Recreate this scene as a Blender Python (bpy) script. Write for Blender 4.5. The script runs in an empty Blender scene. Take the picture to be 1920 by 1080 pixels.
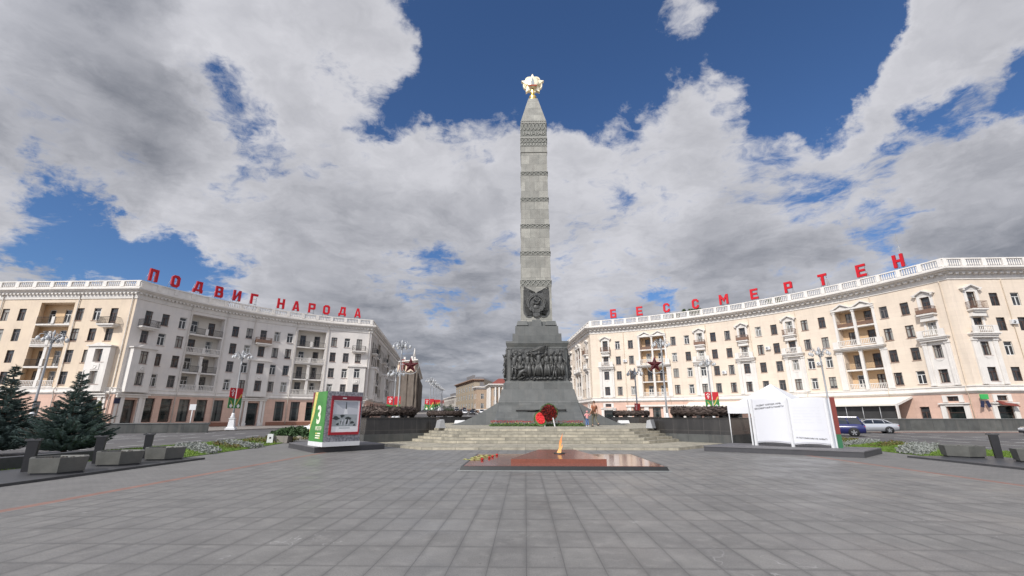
import bpy, bmesh, math, random
from mathutils import Vector, Matrix, noise as mnoise
random.seed(7)
R = math.radians
PI = math.pi
sc = bpy.context.scene
COL = sc.collection

# ------------------------------------------------------------------ camera
cam_d = bpy.data.cameras.new("camera")
cam_d.sensor_width = 36.0
cam_d.lens = 36.0 * 845 / 1920
cam_d.clip_start = 0.1
cam_d.clip_end = 6000
cam = bpy.data.objects.new("camera", cam_d)
cam.location = (0, 0, 1.6)
cam.rotation_euler = (R(90 + 15.856), 0, R(1.630))
COL.objects.link(cam)
sc.camera = cam
# ------------------------------------------------------------------ exposure
sc.view_settings.view_transform = 'Standard'
sc.view_settings.look = 'None'
sc.view_settings.exposure = -0.02
sc.view_settings.gamma = 1.0
sc.view_settings.use_curve_mapping = False
sc.cycles.max_bounces = 6
sc.cycles.use_denoising = True
# ------------------------------------------------------------------ sun
SUN_AZ, SUN_EL = R(212.0), R(39.0)     # azimuth clockwise from +Y
sdir = Vector((math.sin(SUN_AZ) * math.cos(SUN_EL), math.cos(SUN_AZ) * math.cos(SUN_EL), math.sin(SUN_EL)))
sun_d = bpy.data.lights.new("sun", 'SUN')
sun_d.energy = 3.7
sun_d.angle = R(0.6)
sun_d.color = (1.0, 0.965, 0.915)
sun = bpy.data.objects.new("sun", sun_d)
sun.rotation_euler = sdir.to_track_quat('Z', 'Y').to_euler()
sun.location = (-40, -60, 80)
COL.objects.link(sun)


# ------------------------------------------------------------------ node helpers
class NT:
    def __init__(s, tree):
        s.t = tree
        s.n = tree.nodes
        s.l = tree.links

    def node(s, typ, **kw):
        n = s.n.new(typ)
        for k, v in kw.items():
            setattr(n, k, v)
        return n

    def put(s, sock, v):
        if hasattr(v, 'links'):
            s.l.new(v, sock)
        elif v is not None:
            sock.default_value = v

    def math(s, op, a, b=None, c=None, clamp=False):
        n = s.node('ShaderNodeMath', operation=op, use_clamp=clamp)
        for i, v in enumerate((a, b, c)):
            if v is not None:
                s.put(n.inputs[i], v)
        return n.outputs[0]

    def vmath(s, op, a, b=None, out=0):
        n = s.node('ShaderNodeVectorMath', operation=op)
        s.put(n.inputs[0], a)
        if b is not None:
            s.put(n.inputs['Scale'] if op == 'SCALE' else n.inputs[1], b)
        return n.outputs[out]

    def mapr(s, v, a, b, c=0.0, d=1.0, smooth=True):
        n = s.node('ShaderNodeMapRange', interpolation_type='SMOOTHSTEP' if smooth else 'LINEAR')
        for i, x in enumerate((v, a, b, c, d)):
            s.put(n.inputs[i], x)
        return n.outputs[0]

    def noise(s, vec, scale, detail=4, rough=.55, dist=0.0, color=False):
        n = s.node('ShaderNodeTexNoise')
        s.put(n.inputs['Vector'], vec)
        n.inputs['Scale'].default_value = scale
        n.inputs['Detail'].default_value = detail
        n.inputs['Roughness'].default_value = rough
        n.inputs['Distortion'].default_value = dist
        return n.outputs[1 if color else 0]

    def mix(s, f, a, b, mode='MIX'):
        n = s.node('ShaderNodeMix', data_type='RGBA', blend_type=mode)
        s.put(n.inputs[0], f)
        for i, v in ((6, a), (7, b)):
            if isinstance(v, tuple) and len(v) == 3:
                v = (*v, 1)
            s.put(n.inputs[i], v)
        return n.outputs[2]

    def comb(s, x, y, z):
        n = s.node('ShaderNodeCombineXYZ')
        for i, v in enumerate((x, y, z)):
            s.put(n.inputs[i], v)
        return n.outputs[0]

    def sep(s, v):
        n = s.node('ShaderNodeSeparateXYZ')
        s.put(n.inputs[0], v)
        return n.outputs


# ------------------------------------------------------------------ sky with clouds
SKY_STRENGTH = 0.1
world = bpy.data.worlds.new("World")
sc.world = world
world.use_nodes = True
w = NT(world.node_tree)
w.n.clear()
tc = w.node('ShaderNodeTexCoord')
D = w.vmath('NORMALIZE', tc.outputs['Generated'])
skyt = w.node('ShaderNodeTexSky', sky_type='NISHITA', sun_disc=False)
skyt.sun_elevation = SUN_EL
skyt.sun_rotation = SUN_AZ
skyt.altitude = 200
skyt.air_density = 1.0
skyt.dust_density = 0.6
skyt.ozone_density = 1.6
dx, dy, dz = w.sep(D)
den = w.math('ADD', w.math('MAXIMUM', dz, 0.0), 0.16)
P = w.comb(w.math('DIVIDE', dx, den), w.math('DIVIDE', dy, den), 0.0)      # a flat cloud deck seen in perspective
warp = w.noise(P, 1.3, 5, .6, color=True)
Pw = w.vmath('ADD', P, w.vmath('SCALE', w.vmath('SUBTRACT', warp, (.5, .5, .5)), 0.45))
n1 = w.noise(Pw, 1.25, 12, .60)
n2 = w.noise(Pw, 4.6, 12, .66)


def dirv(az, el):
    az, el = R(az), R(el)
    return (math.sin(az) * math.cos(el), math.cos(az) * math.cos(el), math.sin(el))


def blob(az, el, rad, wt, inner=0.0, src=None):
    d = w.vmath('DOT_PRODUCT', src or Dn, dirv(az, el), out=1)
    return w.mapr(d, math.cos(R(rad * 1.3)), math.cos(R(rad * inner)), 0.0, wt)


# the direction, itself roughened by noise, so that cloud banks have torn edges
wd = w.noise(D, 2.6, 10, .62, color=True)
Dn = w.vmath('NORMALIZE', w.vmath('ADD', D, w.vmath('SCALE', w.vmath('SUBTRACT', wd, (.5, .5, .5)), 0.42)))
BL = [(0.5, 48, 15, -.98), (13, 42, 9, -.75), (-8.5, 43, 7, -.62), (24, 47, 9, -.55), (22.6, 44.6, 4.4, 1.0), (7, 36, 5, -.40),
      (-51.5, 17.0, 4.2, -.85), (-46.5, 16.0, 3.6, -.70), (-41, 15.2, 3.6, -.66), (-35, 14.8, 3.0, -.5), (-11.0, 18.6, 3.6, -.55), (-16.5, 18.0, 3.2, -.42),
      (-37.4, 31.8, 3.2, -.48), (-41.6, 32.8, 2.4, -.4), (-31.5, 39.2, 4, -.42), (-24.5, 37.5, 5.0, -.45), (-19, 36, 3.4, -.35), (-34, 29.5, 2.6, -.35),
      (40.4, 20.0, 3.4, -.62), (36.0, 36.0, 5.5, -.62), (30, 37.5, 5.5, -.5), (47.2, 29.4, 3.4, -.56), (52.0, 28.0, 3.0, -.45), (36.0, 42, 8, -.75),
      (47.5, 33.6, 4.6, .62), (42.0, 31.6, 4.0, .5), (36.5, 29.8, 4, .35), (52, 38, 6, .35), (18.6, 14.8, 2.8, -.40), (5.2, 27.5, 2.6, -.28), (1, 17.4, 2.6, -.25),
      (-50, 34, 16, .42), (-32, 46, 11, .40), (-21, 45, 6, .2), (-26.9, 25.5, 17, .36), (-8, 27, 10, .25), (16, 26, 15, .34), (43.4, 24.5, 8, .3), (30, 16.5, 11, .2), (-8.4, 9.5, 14, .35),
      (-51, 11.6, 4, .5), (-27, 12, 7, .3), (50, 19.5, 8, .25), (52, 13, 7, .25)]
cov = None
for b in BL:
    v = blob(*b)
    cov = v if cov is None else w.math('ADD', cov, v)
n3 = w.noise(Pw, 13.0, 8, .65)
dens = w.math('ADD', w.math('MULTIPLY', w.math('SUBTRACT', n1, .5), 3.0), w.math('MULTIPLY', w.math('SUBTRACT', n2, .5), 1.9))
dens = w.math('ADD', dens, w.math('MULTIPLY', w.math('SUBTRACT', n3, .5), 0.8))
dens = w.math('ADD', w.math('ADD', dens, cov), w.mapr(dz, .08, .26, .46, .27))
alpha = w.mapr(dens, -0.12, 0.46)
alpha = w.math('POWER', alpha, 0.8)
thick = w.mapr(dens, 0.20, 1.0)
# grey undersides: big soft patches and the thick middles
dk = None
for b in [(-50, 27.5, 9, .85), (-54, 37, 6, .75), (-42, 26.5, 6, .40), (-52, 15, 3.5, .6), (-8, 22, 5, .35), (-17, 23.0, 6, .25), (50, 18.5, 8, .48), (38, 17.0, 6, .30), (24, 20.5, 5, .30), (44, 25, 4, .22),
          (-8, 8.5, 12, .80), (-20, 10, 7, .45), (-24, 21, 7, .25), (14, 9, 9, .55), (30, 11.5, 8, .50), (50, 13, 8, .6)]:
    v = blob(*b)
    dk = v if dk is None else w.math('ADD', dk, v)
fine = w.noise(w.vmath('ADD', Pw, (0.05, 0.20, 0)), 1.5, 10, .60)
fine2 = w.noise(w.vmath('ADD', Pw, (0.03, 0.09, 0)), 5.0, 8, .6)
shade = w.math('ADD', w.math('MULTIPLY', thick, 0.20), w.math('MULTIPLY', w.mapr(fine, .34, .68), 0.38))
shade = w.math('ADD', shade, w.math('MULTIPLY', w.mapr(fine2, .35, .7), 0.16))
shade = w.math('ADD', shade, w.math('MULTIPLY', dk, 0.58))
shade = w.math('SUBTRACT', shade, 0.17, clamp=True)
k = 1.0 / SKY_STRENGTH
bright = (0.66 * k, 0.66 * k, 0.70 * k)
grey = (0.205 * k, 0.216 * k, 0.250 * k)
ccol = w.mix(shade, bright, grey)
# sun-side clouds scatter forward; brightened here as added fill for the shaded facades
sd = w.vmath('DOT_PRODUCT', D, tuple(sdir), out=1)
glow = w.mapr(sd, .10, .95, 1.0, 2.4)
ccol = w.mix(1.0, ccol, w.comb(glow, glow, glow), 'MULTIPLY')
skyc = w.mix(1.0, skyt.outputs[0], (.60, .82, 1.12), 'MULTIPLY')
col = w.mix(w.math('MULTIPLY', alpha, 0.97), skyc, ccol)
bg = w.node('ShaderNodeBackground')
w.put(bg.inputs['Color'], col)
bg.inputs['Strength'].default_value = SKY_STRENGTH
wo = w.node('ShaderNodeOutputWorld')
w.l.new(bg.outputs[0], wo.inputs['Surface'])


# ------------------------------------------------------------------ materials
def pmat(name, col, rough=.7, metal=0.0, var=0.12, scale=3.0, streak=0.0, bump=0.0, bscale=30.0, spec=.4, coord='Object', col2=None, c2scale=8.0, coat=0.0):
    m = bpy.data.materials.new(name)
    m.use_nodes = True
    t = NT(m.node_tree)
    b = t.n['Principled BSDF']
    tcn = t.node('ShaderNodeTexCoord')
    co = tcn.outputs[coord]
    c = (*col, 1)
    cur = None
    if col2 is not None:
        f = t.mapr(t.noise(co, c2scale, 5, .6), .4, .62)
        cur = t.mix(f, col, col2)
    if var:
        f = t.mapr(t.noise(co, scale, 6, .6), .25, .75, 1 - var, 1 + var, False)
        cur = t.mix(1.0, cur if cur is not None else c, t.comb(f, f, f), 'MULTIPLY')
    if streak:
        mp = t.node('ShaderNodeMapping')
        t.put(mp.inputs[0], co)
        mp.inputs['Scale'].default_value = (1.3, 1.3, .10)
        f = t.mapr(t.noise(mp.outputs[0], 1.6, 6, .62), .45, .72, 0, streak)
        cur = t.mix(f, cur if cur is not None else c, (.19, .175, .155))
    t.put(b.inputs['Base Color'], cur if cur is not None else c)
    b.inputs['Roughness'].default_value = rough
    b.inputs['Metallic'].default_value = metal
    b.inputs['Specular IOR Level'].default_value = spec
    b.inputs['Coat Weight'].default_value = coat
    if bump:
        bn = t.node('ShaderNodeBump')
        bn.inputs['Strength'].default_value = bump
        bn.inputs['Distance'].default_value = 0.02
        t.put(bn.inputs['Height'], t.noise(co, bscale, 5, .6))
        t.l.new(bn.outputs[0], b.inputs['Normal'])
    return m


def blockmat(name, c1, c2, mortar, bw, bh, ms=.012, offset=.5, rough=.6, var=.15, vscale=2.0, bump=.25, streak=0.0, spec=.4, bias=0.0, flake=0.0):
    """courses of stone blocks laid out in metres by the mesh's UVs"""
    m = bpy.data.materials.new(name)
    m.use_nodes = True
    t = NT(m.node_tree)
    b = t.n['Principled BSDF']
    tcn = t.node('ShaderNodeTexCoord')
    uv = tcn.outputs['UV']
    br = t.node('ShaderNodeTexBrick')
    br.offset = offset
    br.offset_frequency = 2
    br.squash = 1.0
    t.put(br.inputs['Vector'], uv)
    br.inputs['Color1'].default_value = (*c1, 1)
    br.inputs['Color2'].default_value = (*c2, 1)
    br.inputs['Mortar'].default_value = (*mortar, 1)
    br.inputs['Scale'].default_value = 1.0
    br.inputs['Brick Width'].default_value = bw
    br.inputs['Row Height'].default_value = bh
    br.inputs['Mortar Size'].default_value = ms
    br.inputs['Mortar Smooth'].default_value = 0.3
    br.inputs['Bias'].default_value = bias
    f = t.mapr(t.noise(tcn.outputs['Object'], vscale, 7, .62), .25, .75, 1 - var, 1 + var, False)
    cur = t.mix(1.0, br.outputs['Color'], t.comb(f, f, f), 'MULTIPLY')
    if streak:
        mp = t.node('ShaderNodeMapping')
        t.put(mp.inputs[0], tcn.outputs['Object'])
        mp.inputs['Scale'].default_value = (1.3, 1.3, .10)
        f = t.mapr(t.noise(mp.outputs[0], 1.6, 6, .62), .45, .72, 0, streak)
        cur = t.mix(f, cur, (.19, .17, .15))
    if flake:
        f = t.mapr(t.noise(tcn.outputs['Object'], 60, 3, .7), .4, .6, 1 - flake, 1 + flake, False)
        cur = t.mix(1.0, cur, t.comb(f, f, f), 'MULTIPLY')
    t.put(b.inputs['Base Color'], cur)
    b.inputs['Roughness'].default_value = rough
    b.inputs['Specular IOR Level'].default_value = spec
    if bump:
        bn = t.node('ShaderNodeBump')
        bn.inputs['Strength'].default_value = bump
        bn.inputs['Distance'].default_value = 0.02
        h = t.math('SUBTRACT', t.math('MULTIPLY', t.noise(tcn.outputs['Object'], 40, 4, .6), .3), br.outputs['Fac'])
        t.put(bn.inputs['Height'], h)
        t.l.new(bn.outputs[0], b.inputs['Normal'])
    return m


def panemat(name, dark, curtain):
    m = bpy.data.materials.new(name)
    m.use_nodes = True
    t = NT(m.node_tree)
    b = t.n['Principled BSDF']
    tcn = t.node('ShaderNodeTexCoord')
    oi = t.node('ShaderNodeObjectInfo')
    rnd = oi.outputs['Random']
    x, y, z = t.sep(tcn.outputs['Generated'])
    ax = t.math('ABSOLUTE', t.math('SUBTRACT', x, .5))
    r2 = t.math('FRACT', t.math('MULTIPLY', rnd, 17.31))
    r3 = t.math('FRACT', t.math('MULTIPLY', rnd, 53.7))
    edge = t.mapr(r2, 0, 1, .02, .62, False)
    side = t.mapr(ax, edge, t.math('ADD', edge, .04))
    fold = t.mapr(t.noise(t.comb(t.math('MULTIPLY', x, 14), t.math('MULTIPLY', z, .6), rnd), 1.0, 2), .3, .7, .55, 1.0, False)
    low = t.mapr(z, t.math('SUBTRACT', r3, .75), t.math('SUBTRACT', r3, .7))
    f = t.math('MULTIPLY', t.math('MULTIPLY', side, low), curtain)
    cc = t.mix(1.0, (.34, .33, .30, 1), t.comb(fold, fold, fold), 'MULTIPLY')
    dk = t.mix(t.mapr(t.noise(tcn.outputs['Object'], 1.3, 3), .3, .7), tuple(c * .5 for c in dark), tuple(c * 1.5 for c in dark))
    t.put(b.inputs['Base Color'], t.mix(f, dk, cc))
    b.inputs['Roughness'].default_value = .04
    b.inputs['IOR'].default_value = 1.5
    b.inputs['Specular IOR Level'].default_value = .45
    bn = t.node('ShaderNodeBump')
    bn.inputs['Strength'].default_value = .05
    bn.inputs['Distance'].default_value = .03
    t.put(bn.inputs['Height'], t.noise(tcn.outputs['Object'], 1.2, 2))
    t.l.new(bn.outputs[0], b.inputs['Normal'])
    return m


M = {}
M['asphalt'] = pmat('asphalt', (.115, .109, .105), .85, var=.22, scale=.35, bump=.3, bscale=60, col2=(.095, .091, .092), c2scale=.15)
M['paint'] = pmat('road_paint', (.55, .55, .53), .7, var=.2, scale=6)
def pavingmat():
    m = blockmat('granite_paving', (.160, .154, .146), (.190, .183, .172), (.098, .094, .090), .425, .80, .006, 0.0, .62, .22, 1.3, .25, flake=.16)
    t = NT(m.node_tree)
    b = t.n['Principled BSDF']
    cur = b.inputs['Base Color'].links[0].from_socket
    tcn = t.node('ShaderNodeTexCoord')
    uv = tcn.outputs['UV']
    br = t.node('ShaderNodeTexBrick')          # worn, paler middles and a damp darker rim to each slab
    br.offset = 0.0
    t.put(br.inputs['Vector'], t.vmath('ADD', uv, t.vmath('SCALE', t.vmath('SUBTRACT', t.noise(uv, 9, 4, .6, color=True), (.5, .5, .5)), .09)))
    for nm, v in (('Scale', 1.0), ('Brick Width', .425), ('Row Height', .80), ('Mortar Size', .075), ('Mortar Smooth', 1.0)):
        br.inputs[nm].default_value = v
    rim = t.math('MULTIPLY', br.outputs['Fac'], t.mapr(t.noise(uv, .8, 3), .35, .65, .18, .48))
    cur = t.mix(rim, cur, (.086, .083, .079))
    pale = t.mapr(t.noise(uv, 3.1, 7, .66), .48, .70, 0, .85)
    cur = t.mix(t.math('MULTIPLY', pale, t.math('SUBTRACT', 1.0, br.outputs['Fac'])), cur, (.225, .216, .202))
    # scuffs, dried puddles and spots
    st = t.mapr(t.noise(uv, .33, 6, .6, .6), .54, .66, 0, .22)
    cur = t.mix(st, cur, (.090, .088, .086))
    wv = t.noise(t.vmath('ADD', uv, t.vmath('SCALE', t.noise(uv, .7, 3, .5, color=True), 3.0)), 1.1, 2, .5)
    scr = t.math('MULTIPLY', t.mapr(t.math('ABSOLUTE', t.math('SUBTRACT', wv, .5)), .0, .005, 1, 0), t.mapr(t.noise(uv, .55, 2), .54, .64, 0, .75))
    cur = t.mix(scr, cur, (.36, .35, .34))
    vo = t.node('ShaderNodeTexVoronoi')
    t.put(vo.inputs['Vector'], uv)
    vo.inputs['Scale'].default_value = 2.6
    cur = t.mix(t.mapr(vo.outputs['Distance'], .035, .05, .55, 0), cur, (.06, .06, .06))
    t.put(b.inputs['Base Color'], cur)
    t.put(b.inputs['Roughness'], t.mapr(t.noise(uv, .6, 5), .35, .65, .36, .60))
    return m


M['paving'] = pavingmat()
M['small_paving'] = blockmat('small_paving', (.158, .152, .145), (.185, .178, .168), (.12, .115, .11), .2, .1, .006, .5, .7, .15, .9, .2, flake=.1)
M['red_paving'] = blockmat('red_paving', (.225, .125, .098), (.265, .150, .120), (.15, .12, .11), .3, .3, .008, .5, .7, .15, 2, .2)
M['kerb'] = pmat('dark_granite_kerb', (.060, .060, .063), .45, var=.25, scale=5, bump=.1)
M['walk'] = blockmat('pavement_slabs', (.235, .210, .190), (.27, .245, .22), (.14, .13, .12), .5, .5, .01, .5, .75, .12, 1)
M['step'] = blockmat('step_stone', (.27, .25, .20), (.42, .38, .295), (.14, .13, .105), 1.15, .15, .012, .37, .75, .36, 3.2, .3, flake=.08)
M['shaft'] = blockmat('shaft_granite', (.235, .230, .205), (.345, .335, .295), (.15, .148, .135), .92, 1.02, .012, .5, .6, .25, 1.5, .25, streak=.35, flake=.08)
M['band'] = pmat('carved_granite', (.165, .168, .150), .7, var=.3, scale=6, bump=.3, bscale=20)
M['carve'] = pmat('carving_granite', (.31, .305, .275), .7, var=.2, scale=6)
M['dgranite'] = blockmat('dark_granite', (.092, .096, .092), (.128, .131, .125), (.064, .068, .066), 1.1, .95, .010, .5, .48, .2, 1.3, .15, streak=.18, flake=.10)
M['lgranite'] = pmat('grey_granite', (.17, .175, .170), .5, var=.2, scale=3, bump=.1)
M['black_granite'] = blockmat('black_granite', (.026, .024, .022), (.034, .031, .028), (.075, .068, .06), .95, .78, .012, 0.0, .22, .3, 1.2, .1, streak=.10)
M['wall_granite'] = blockmat('wall_granite', (.070, .073, .070), (.095, .097, .090), (.04, .04, .04), 1.25, 1.6, .012, 0.0, .45, .35, .9, .1, streak=.25)
M['planter'] = pmat('planter_granite', (.105, .105, .095), .55, var=.25, scale=3, streak=.3, bump=.15)
M['soil'] = pmat('soil', (.045, .038, .032), .95, var=.4, scale=9, bump=.6)
M['bronze'] = pmat('dark_bronze', (.085, .085, .081), .45, .2, var=.35, scale=5, bump=.25, bscale=14)
M['wbronze'] = pmat('brown_bronze', (.082, .060, .050), .55, .35, var=.45, scale=7, bump=.4, bscale=25)
M['gold'] = pmat('gold', (.95, .66, .22), .25, 1.0, var=.1)
M['palegold'] = pmat('pale_gold', (.95, .84, .60), .38, .6, var=.08)
M['redenamel'] = pmat('red_enamel', (.42, .10, .05), .3, var=.1)
M['rgranite'] = pmat('polished_red_granite', (.215, .080, .060), .09, var=.18, scale=14, col2=(.16, .058, .045), c2scale=9, spec=.45)
M['slab_edge'] = pmat('black_slab_edge', (.018, .019, .018), .35, var=.2, scale=8)
M['rgranite2'] = pmat('red_granite', (.215, .072, .047), .16, var=.2, scale=20, spec=.6)
M['cream'] = pmat('cream_stucco', (.69, .570, .435), .85, var=.09, scale=.30, streak=.10, bump=.1, col2=(.655, .54, .42), c2scale=.55)
M['creamR'] = blockmat('cream_rusticated', (.70, .595, .485), (.72, .615, .50), (.62, .525, .43), 60, .62, .012, 0, .85, .09, .30, .1, streak=.11)
M['offwhite'] = pmat('offwhite_stucco', (.71, .665, .62), .85, var=.07, scale=.30, streak=.09, bump=.1, col2=(.665, .63, .595), c2scale=.5)
M['greystucco'] = pmat('grey_stucco', (.50, .465, .42), .85, var=.1, scale=.4, streak=.2, bump=.1)
M['white'] = pmat('white_stucco', (.70, .665, .62), .8, var=.07, scale=.8, streak=.16, bump=.08)
M['pink'] = blockmat('pink_stone', (.60, .405, .32), (.64, .435, .345), (.49, .33, .26), 1.3, .66, .010, .5, .7, .09, .8, .1, streak=.15)
M['brownstone'] = pmat('brown_stone_base', (.25, .115, .075), .6, var=.15, scale=2)
M['loggia'] = pmat('ochre_loggia', (.62, .44, .27), .85, var=.1, scale=.6)
M['ceiling'] = pmat('loggia_stucco', (.60, .56, .50), .85, var=.08, scale=.6)
M['roof'] = pmat('roof_sheet', (.16, .15, .15), .6, var=.15, scale=.6)
M['redroof'] = pmat('red_roof_sheet', (.20, .055, .042), .55, var=.2, scale=.3)
M['frame_brown'] = pmat('brown_window_frame', (.085, .050, .040), .5, var=.1)
M['frame_white'] = pmat('white_window_frame', (.72, .72, .70), .5, var=.05)
M['frame_grey'] = pmat('grey_window_frame', (.16, .14, .135), .5, var=.1)
M['sill'] = pmat('sill_tin', (.36, .20, .15), .5, var=.2)
M['pane'] = panemat('window_glass', (.045, .047, .050), 1.0)
M['shop_pane'] = panemat('shop_glass', (.016, .022, .022), .25)
M['pipe'] = pmat('downpipe_tin', (.60, .56, .51), .55, .2, var=.2, scale=2)
M['pipe_cream'] = pmat('cream_downpipe', (.62, .52, .40), .6, var=.15, scale=2)
M['iron'] = pmat('wrought_iron', (.035, .033, .032), .5, .3, var=.1)
M['brownrail'] = pmat('brown_balcony_sheet', (.20, .120, .085), .6, var=.15)
M['letter'] = pmat('red_letter_enamel', (.53, .010, .020), .45, var=.05, spec=.3)
M['letter_side'] = pmat('letter_edge', (.36, .02, .025), .5, var=.05)
M['steel'] = pmat('grey_steel', (.33, .33, .33), .45, .5, var=.1)
M['lamp_paint'] = pmat('lamp_post_paint', (.44, .45, .46), .45, .1, var=.1, scale=4)
M['lamp_glass'] = pmat('lamp_glass', (.80, .79, .75), .25, var=.03)
M['ban_red'] = pmat('banner_red', (.48, .018, .025), .6, var=.06)
M['ban_green'] = pmat('banner_green', (.04, .19, .05), .6, var=.06)
M['ban_yel'] = pmat('banner_yellow', (.55, .42, .10), .6, var=.06)
M['ban_white'] = pmat('banner_white', (.82, .80, .78), .6, var=.03)
M['star_red'] = pmat('star_red', (.070, .009, .011), .35, var=.15)
M['panel_green'] = pmat('panel_green', (.060, .230, .055), .42, var=.22, scale=2.2)
M['panel_yel'] = pmat('panel_wheat', (.66, .55, .17), .45, var=.35, scale=12)
M['panel_cream'] = pmat('panel_cream', (.80, .80, .62), .45, var=.06)
M['marble'] = pmat('grey_marble_print', (.17, .17, .19), .35, var=.2, scale=9, col2=(.34, .34, .36), c2scale=11)
M['redframe'] = pmat('red_frame', (.36, .018, .028), .35, var=.1)
M['darkred'] = pmat('dark_red_band', (.19, .02, .035), .35, var=.2, scale=3)
M['ph_light'] = pmat('print_pale', (.56, .57, .60), .3, var=.05)
M['ph_mid'] = pmat('print_grey', (.35, .38, .385), .3, var=.15, scale=9)
M['ph_sky'] = pmat('print_sky', (.40, .42, .46), .3, var=.06)
M['ph_dark'] = pmat('print_dark', (.045, .055, .055), .3, var=.3, scale=12)
M['ph_white'] = pmat('print_white', (.80, .80, .80), .3, var=.03)
M['whitepaint'] = pmat('white_paint', (.68, .68, .68), .5, var=.03)
M['page'] = pmat('white_page', (.64, .64, .665), .5, var=.02, scale=1.2)
M['pagegrey'] = pmat('page_block', (.36, .38, .42), .6, var=.15, scale=4)
M['ink'] = pmat('ink', (.05, .05, .055), .6, var=0)
M['greyink'] = pmat('grey_ink', (.60, .60, .63), .6, var=0)
M['cover_red'] = pmat('cover_red', (.185, .040, .030), .5, var=.1)
M['cover_green'] = pmat('cover_green', (.03, .13, .06), .5, var=.1)
M['deck'] = pmat('grey_deck', (.135, .13, .135), .6, var=.1, scale=3)
M['deck_side'] = pmat('deck_side', (.055, .054, .058), .5, var=.15, scale=3)
M['canvas'] = pmat('white_canvas', (.66, .66, .67), .7, var=.03, scale=2)
M['awning'] = pmat('awning_canvas', (.72, .68, .60), .8, var=.06, scale=1)
M['grass'] = pmat('grass', (.125, .195, .026), .9, var=.4, scale=6, col2=(.085, .145, .020), c2scale=2.5)
M['leaf_silver'] = pmat('silver_leaves', (.245, .255, .235), .8, var=.3, scale=8)
M['leaf_dark'] = pmat('shrub_leaves', (.045, .085, .030), .7, var=.4, scale=5)
M['leaf_rust'] = pmat('rusty_ground_leaves', (.105, .135, .032), .8, var=.4, scale=5, col2=(.14, .085, .030), c2scale=4)
M['leaf_yel'] = pmat('yellow_green_leaves', (.13, .15, .03), .7, var=.3, scale=5)
M['needle'] = pmat('spruce_needles', (.085, .125, .118), .75, var=.4, scale=3, col2=(.050, .082, .066), c2scale=2.2)
M['bark'] = pmat('bark', (.09, .065, .05), .9, var=.3, scale=12)
M['tree_leaf'] = pmat('tree_leaves', (.06, .095, .025), .7, var=.4, scale=1.2)
M['fl_red'] = pmat('red_petals', (.45, .02, .015), .6, var=.3, scale=20)
M['fl_bright'] = pmat('bright_red_petals', (.62, .012, .015), .5, var=.15, scale=10)
M['fl_maroon'] = pmat('maroon_petals', (.105, .015, .012), .7, var=.5, scale=25)
M['fl_leaf'] = pmat('flower_leaves', (.10, .17, .05), .7, var=.4, scale=10)
M['fl_white'] = pmat('white_petals', (.75, .75, .70), .6, var=.05)
M['stalk'] = pmat('pale_stalk', (.36, .35, .13), .7, var=.2, scale=20)
M['skin'] = pmat('skin', (.55, .33, .24), .55, var=.05)
M['hair'] = pmat('hair', (.10, .06, .04), .6, var=.2, scale=30)
M['shirt'] = pmat('rust_shirt', (.33, .125, .065), .8, var=.12, scale=9)
M['trousers'] = pmat('olive_trousers', (.135, .125, .090), .8, var=.12, scale=9)
M['shoe'] = pmat('black_shoe', (.02, .02, .02), .5, var=.1)
M['pinkcloth'] = pmat('pink_jacket', (.72, .32, .33), .8, var=.1, scale=9)
M['jeans'] = pmat('blue_jeans', (.10, .17, .34), .8, var=.15, scale=9)
M['bag'] = pmat('leather_bag', (.10, .055, .03), .6, var=.1)
M['tyre'] = pmat('tyre', (.018, .018, .018), .8, var=.1)
M['rim'] = pmat('alloy', (.45, .45, .46), .3, .9, var=.05)
M['carglass'] = pmat('car_glass', (.015, .017, .02), .05, var=0, spec=.8)
M['taillight'] = pmat('taillight_red', (.45, .01, .012), .2, var=0)
M['headlight'] = pmat('headlight_clear', (.7, .72, .75), .1, var=0)
M['plate'] = pmat('number_plate', (.8, .8, .8), .4, var=0)
M['blackplastic'] = pmat('black_plastic', (.02, .02, .022), .5, var=.1)
for nm, c in (('blue', (.018, .022, .11)), ('silver', (.42, .43, .45)), ('white', (.78, .78, .78)), ('black', (.015, .015, .017)), ('red', (.35, .02, .02)), ('grey', (.15, .15, .16))):
    M['car_' + nm] = pmat('car_paint_' + nm, c, .22, .3 if nm == 'silver' else 0, var=.03, coat=.8)
M['sign_green'] = pmat('sign_green', (.05, .40, .10), .4, var=0)
M['sign_navy'] = pmat('sign_navy', (.02, .025, .06), .5, var=0)
M['netting'] = pmat('scaffold_netting', (.13, .105, .085), .9, var=.3, scale=.5, streak=.5)
M['yellowhouse'] = pmat('ochre_house', (.38, .315, .235), .85, var=.1, scale=.2, streak=.2)
M['tanhouse'] = pmat('tan_house', (.42, .31, .22), .85, var=.1, scale=.2, streak=.2)
M['orangehouse'] = pmat('orange_brick', (.31, .20, .145), .85, var=.12, scale=.3, streak=.2)
M['farwin'] = pmat('far_window_glass', (.05, .05, .05), .15, var=.3, scale=.4)
M['lumin'] = pmat('grey_metal_case', (.42, .42, .42), .45, .3, var=.1)
fm = bpy.data.materials.new('flame')
fm.use_nodes = True
_t = NT(fm.node_tree)
_b = _t.n['Principled BSDF']
_g = _t.sep(_t.node('ShaderNodeTexCoord').outputs['Generated'])[2]
_t.put(_b.inputs['Emission Color'], _t.mix(_t.mapr(_g, .05, .9), (1.0, .55, .20), (1.0, .26, .05)))
_b.inputs['Base Color'].default_value = (.0, .0, .0, 1)
_b.inputs['Emission Strength'].default_value = 1.25
_lw = _t.node('ShaderNodeLayerWeight')
_lw.inputs[0].default_value = .35
_t.put(_b.inputs['Alpha'], _t.math('SUBTRACT', 1.0, _t.mapr(_lw.outputs[1], .35, 1.0, 0, .85)))
M['flame'] = fm


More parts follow.
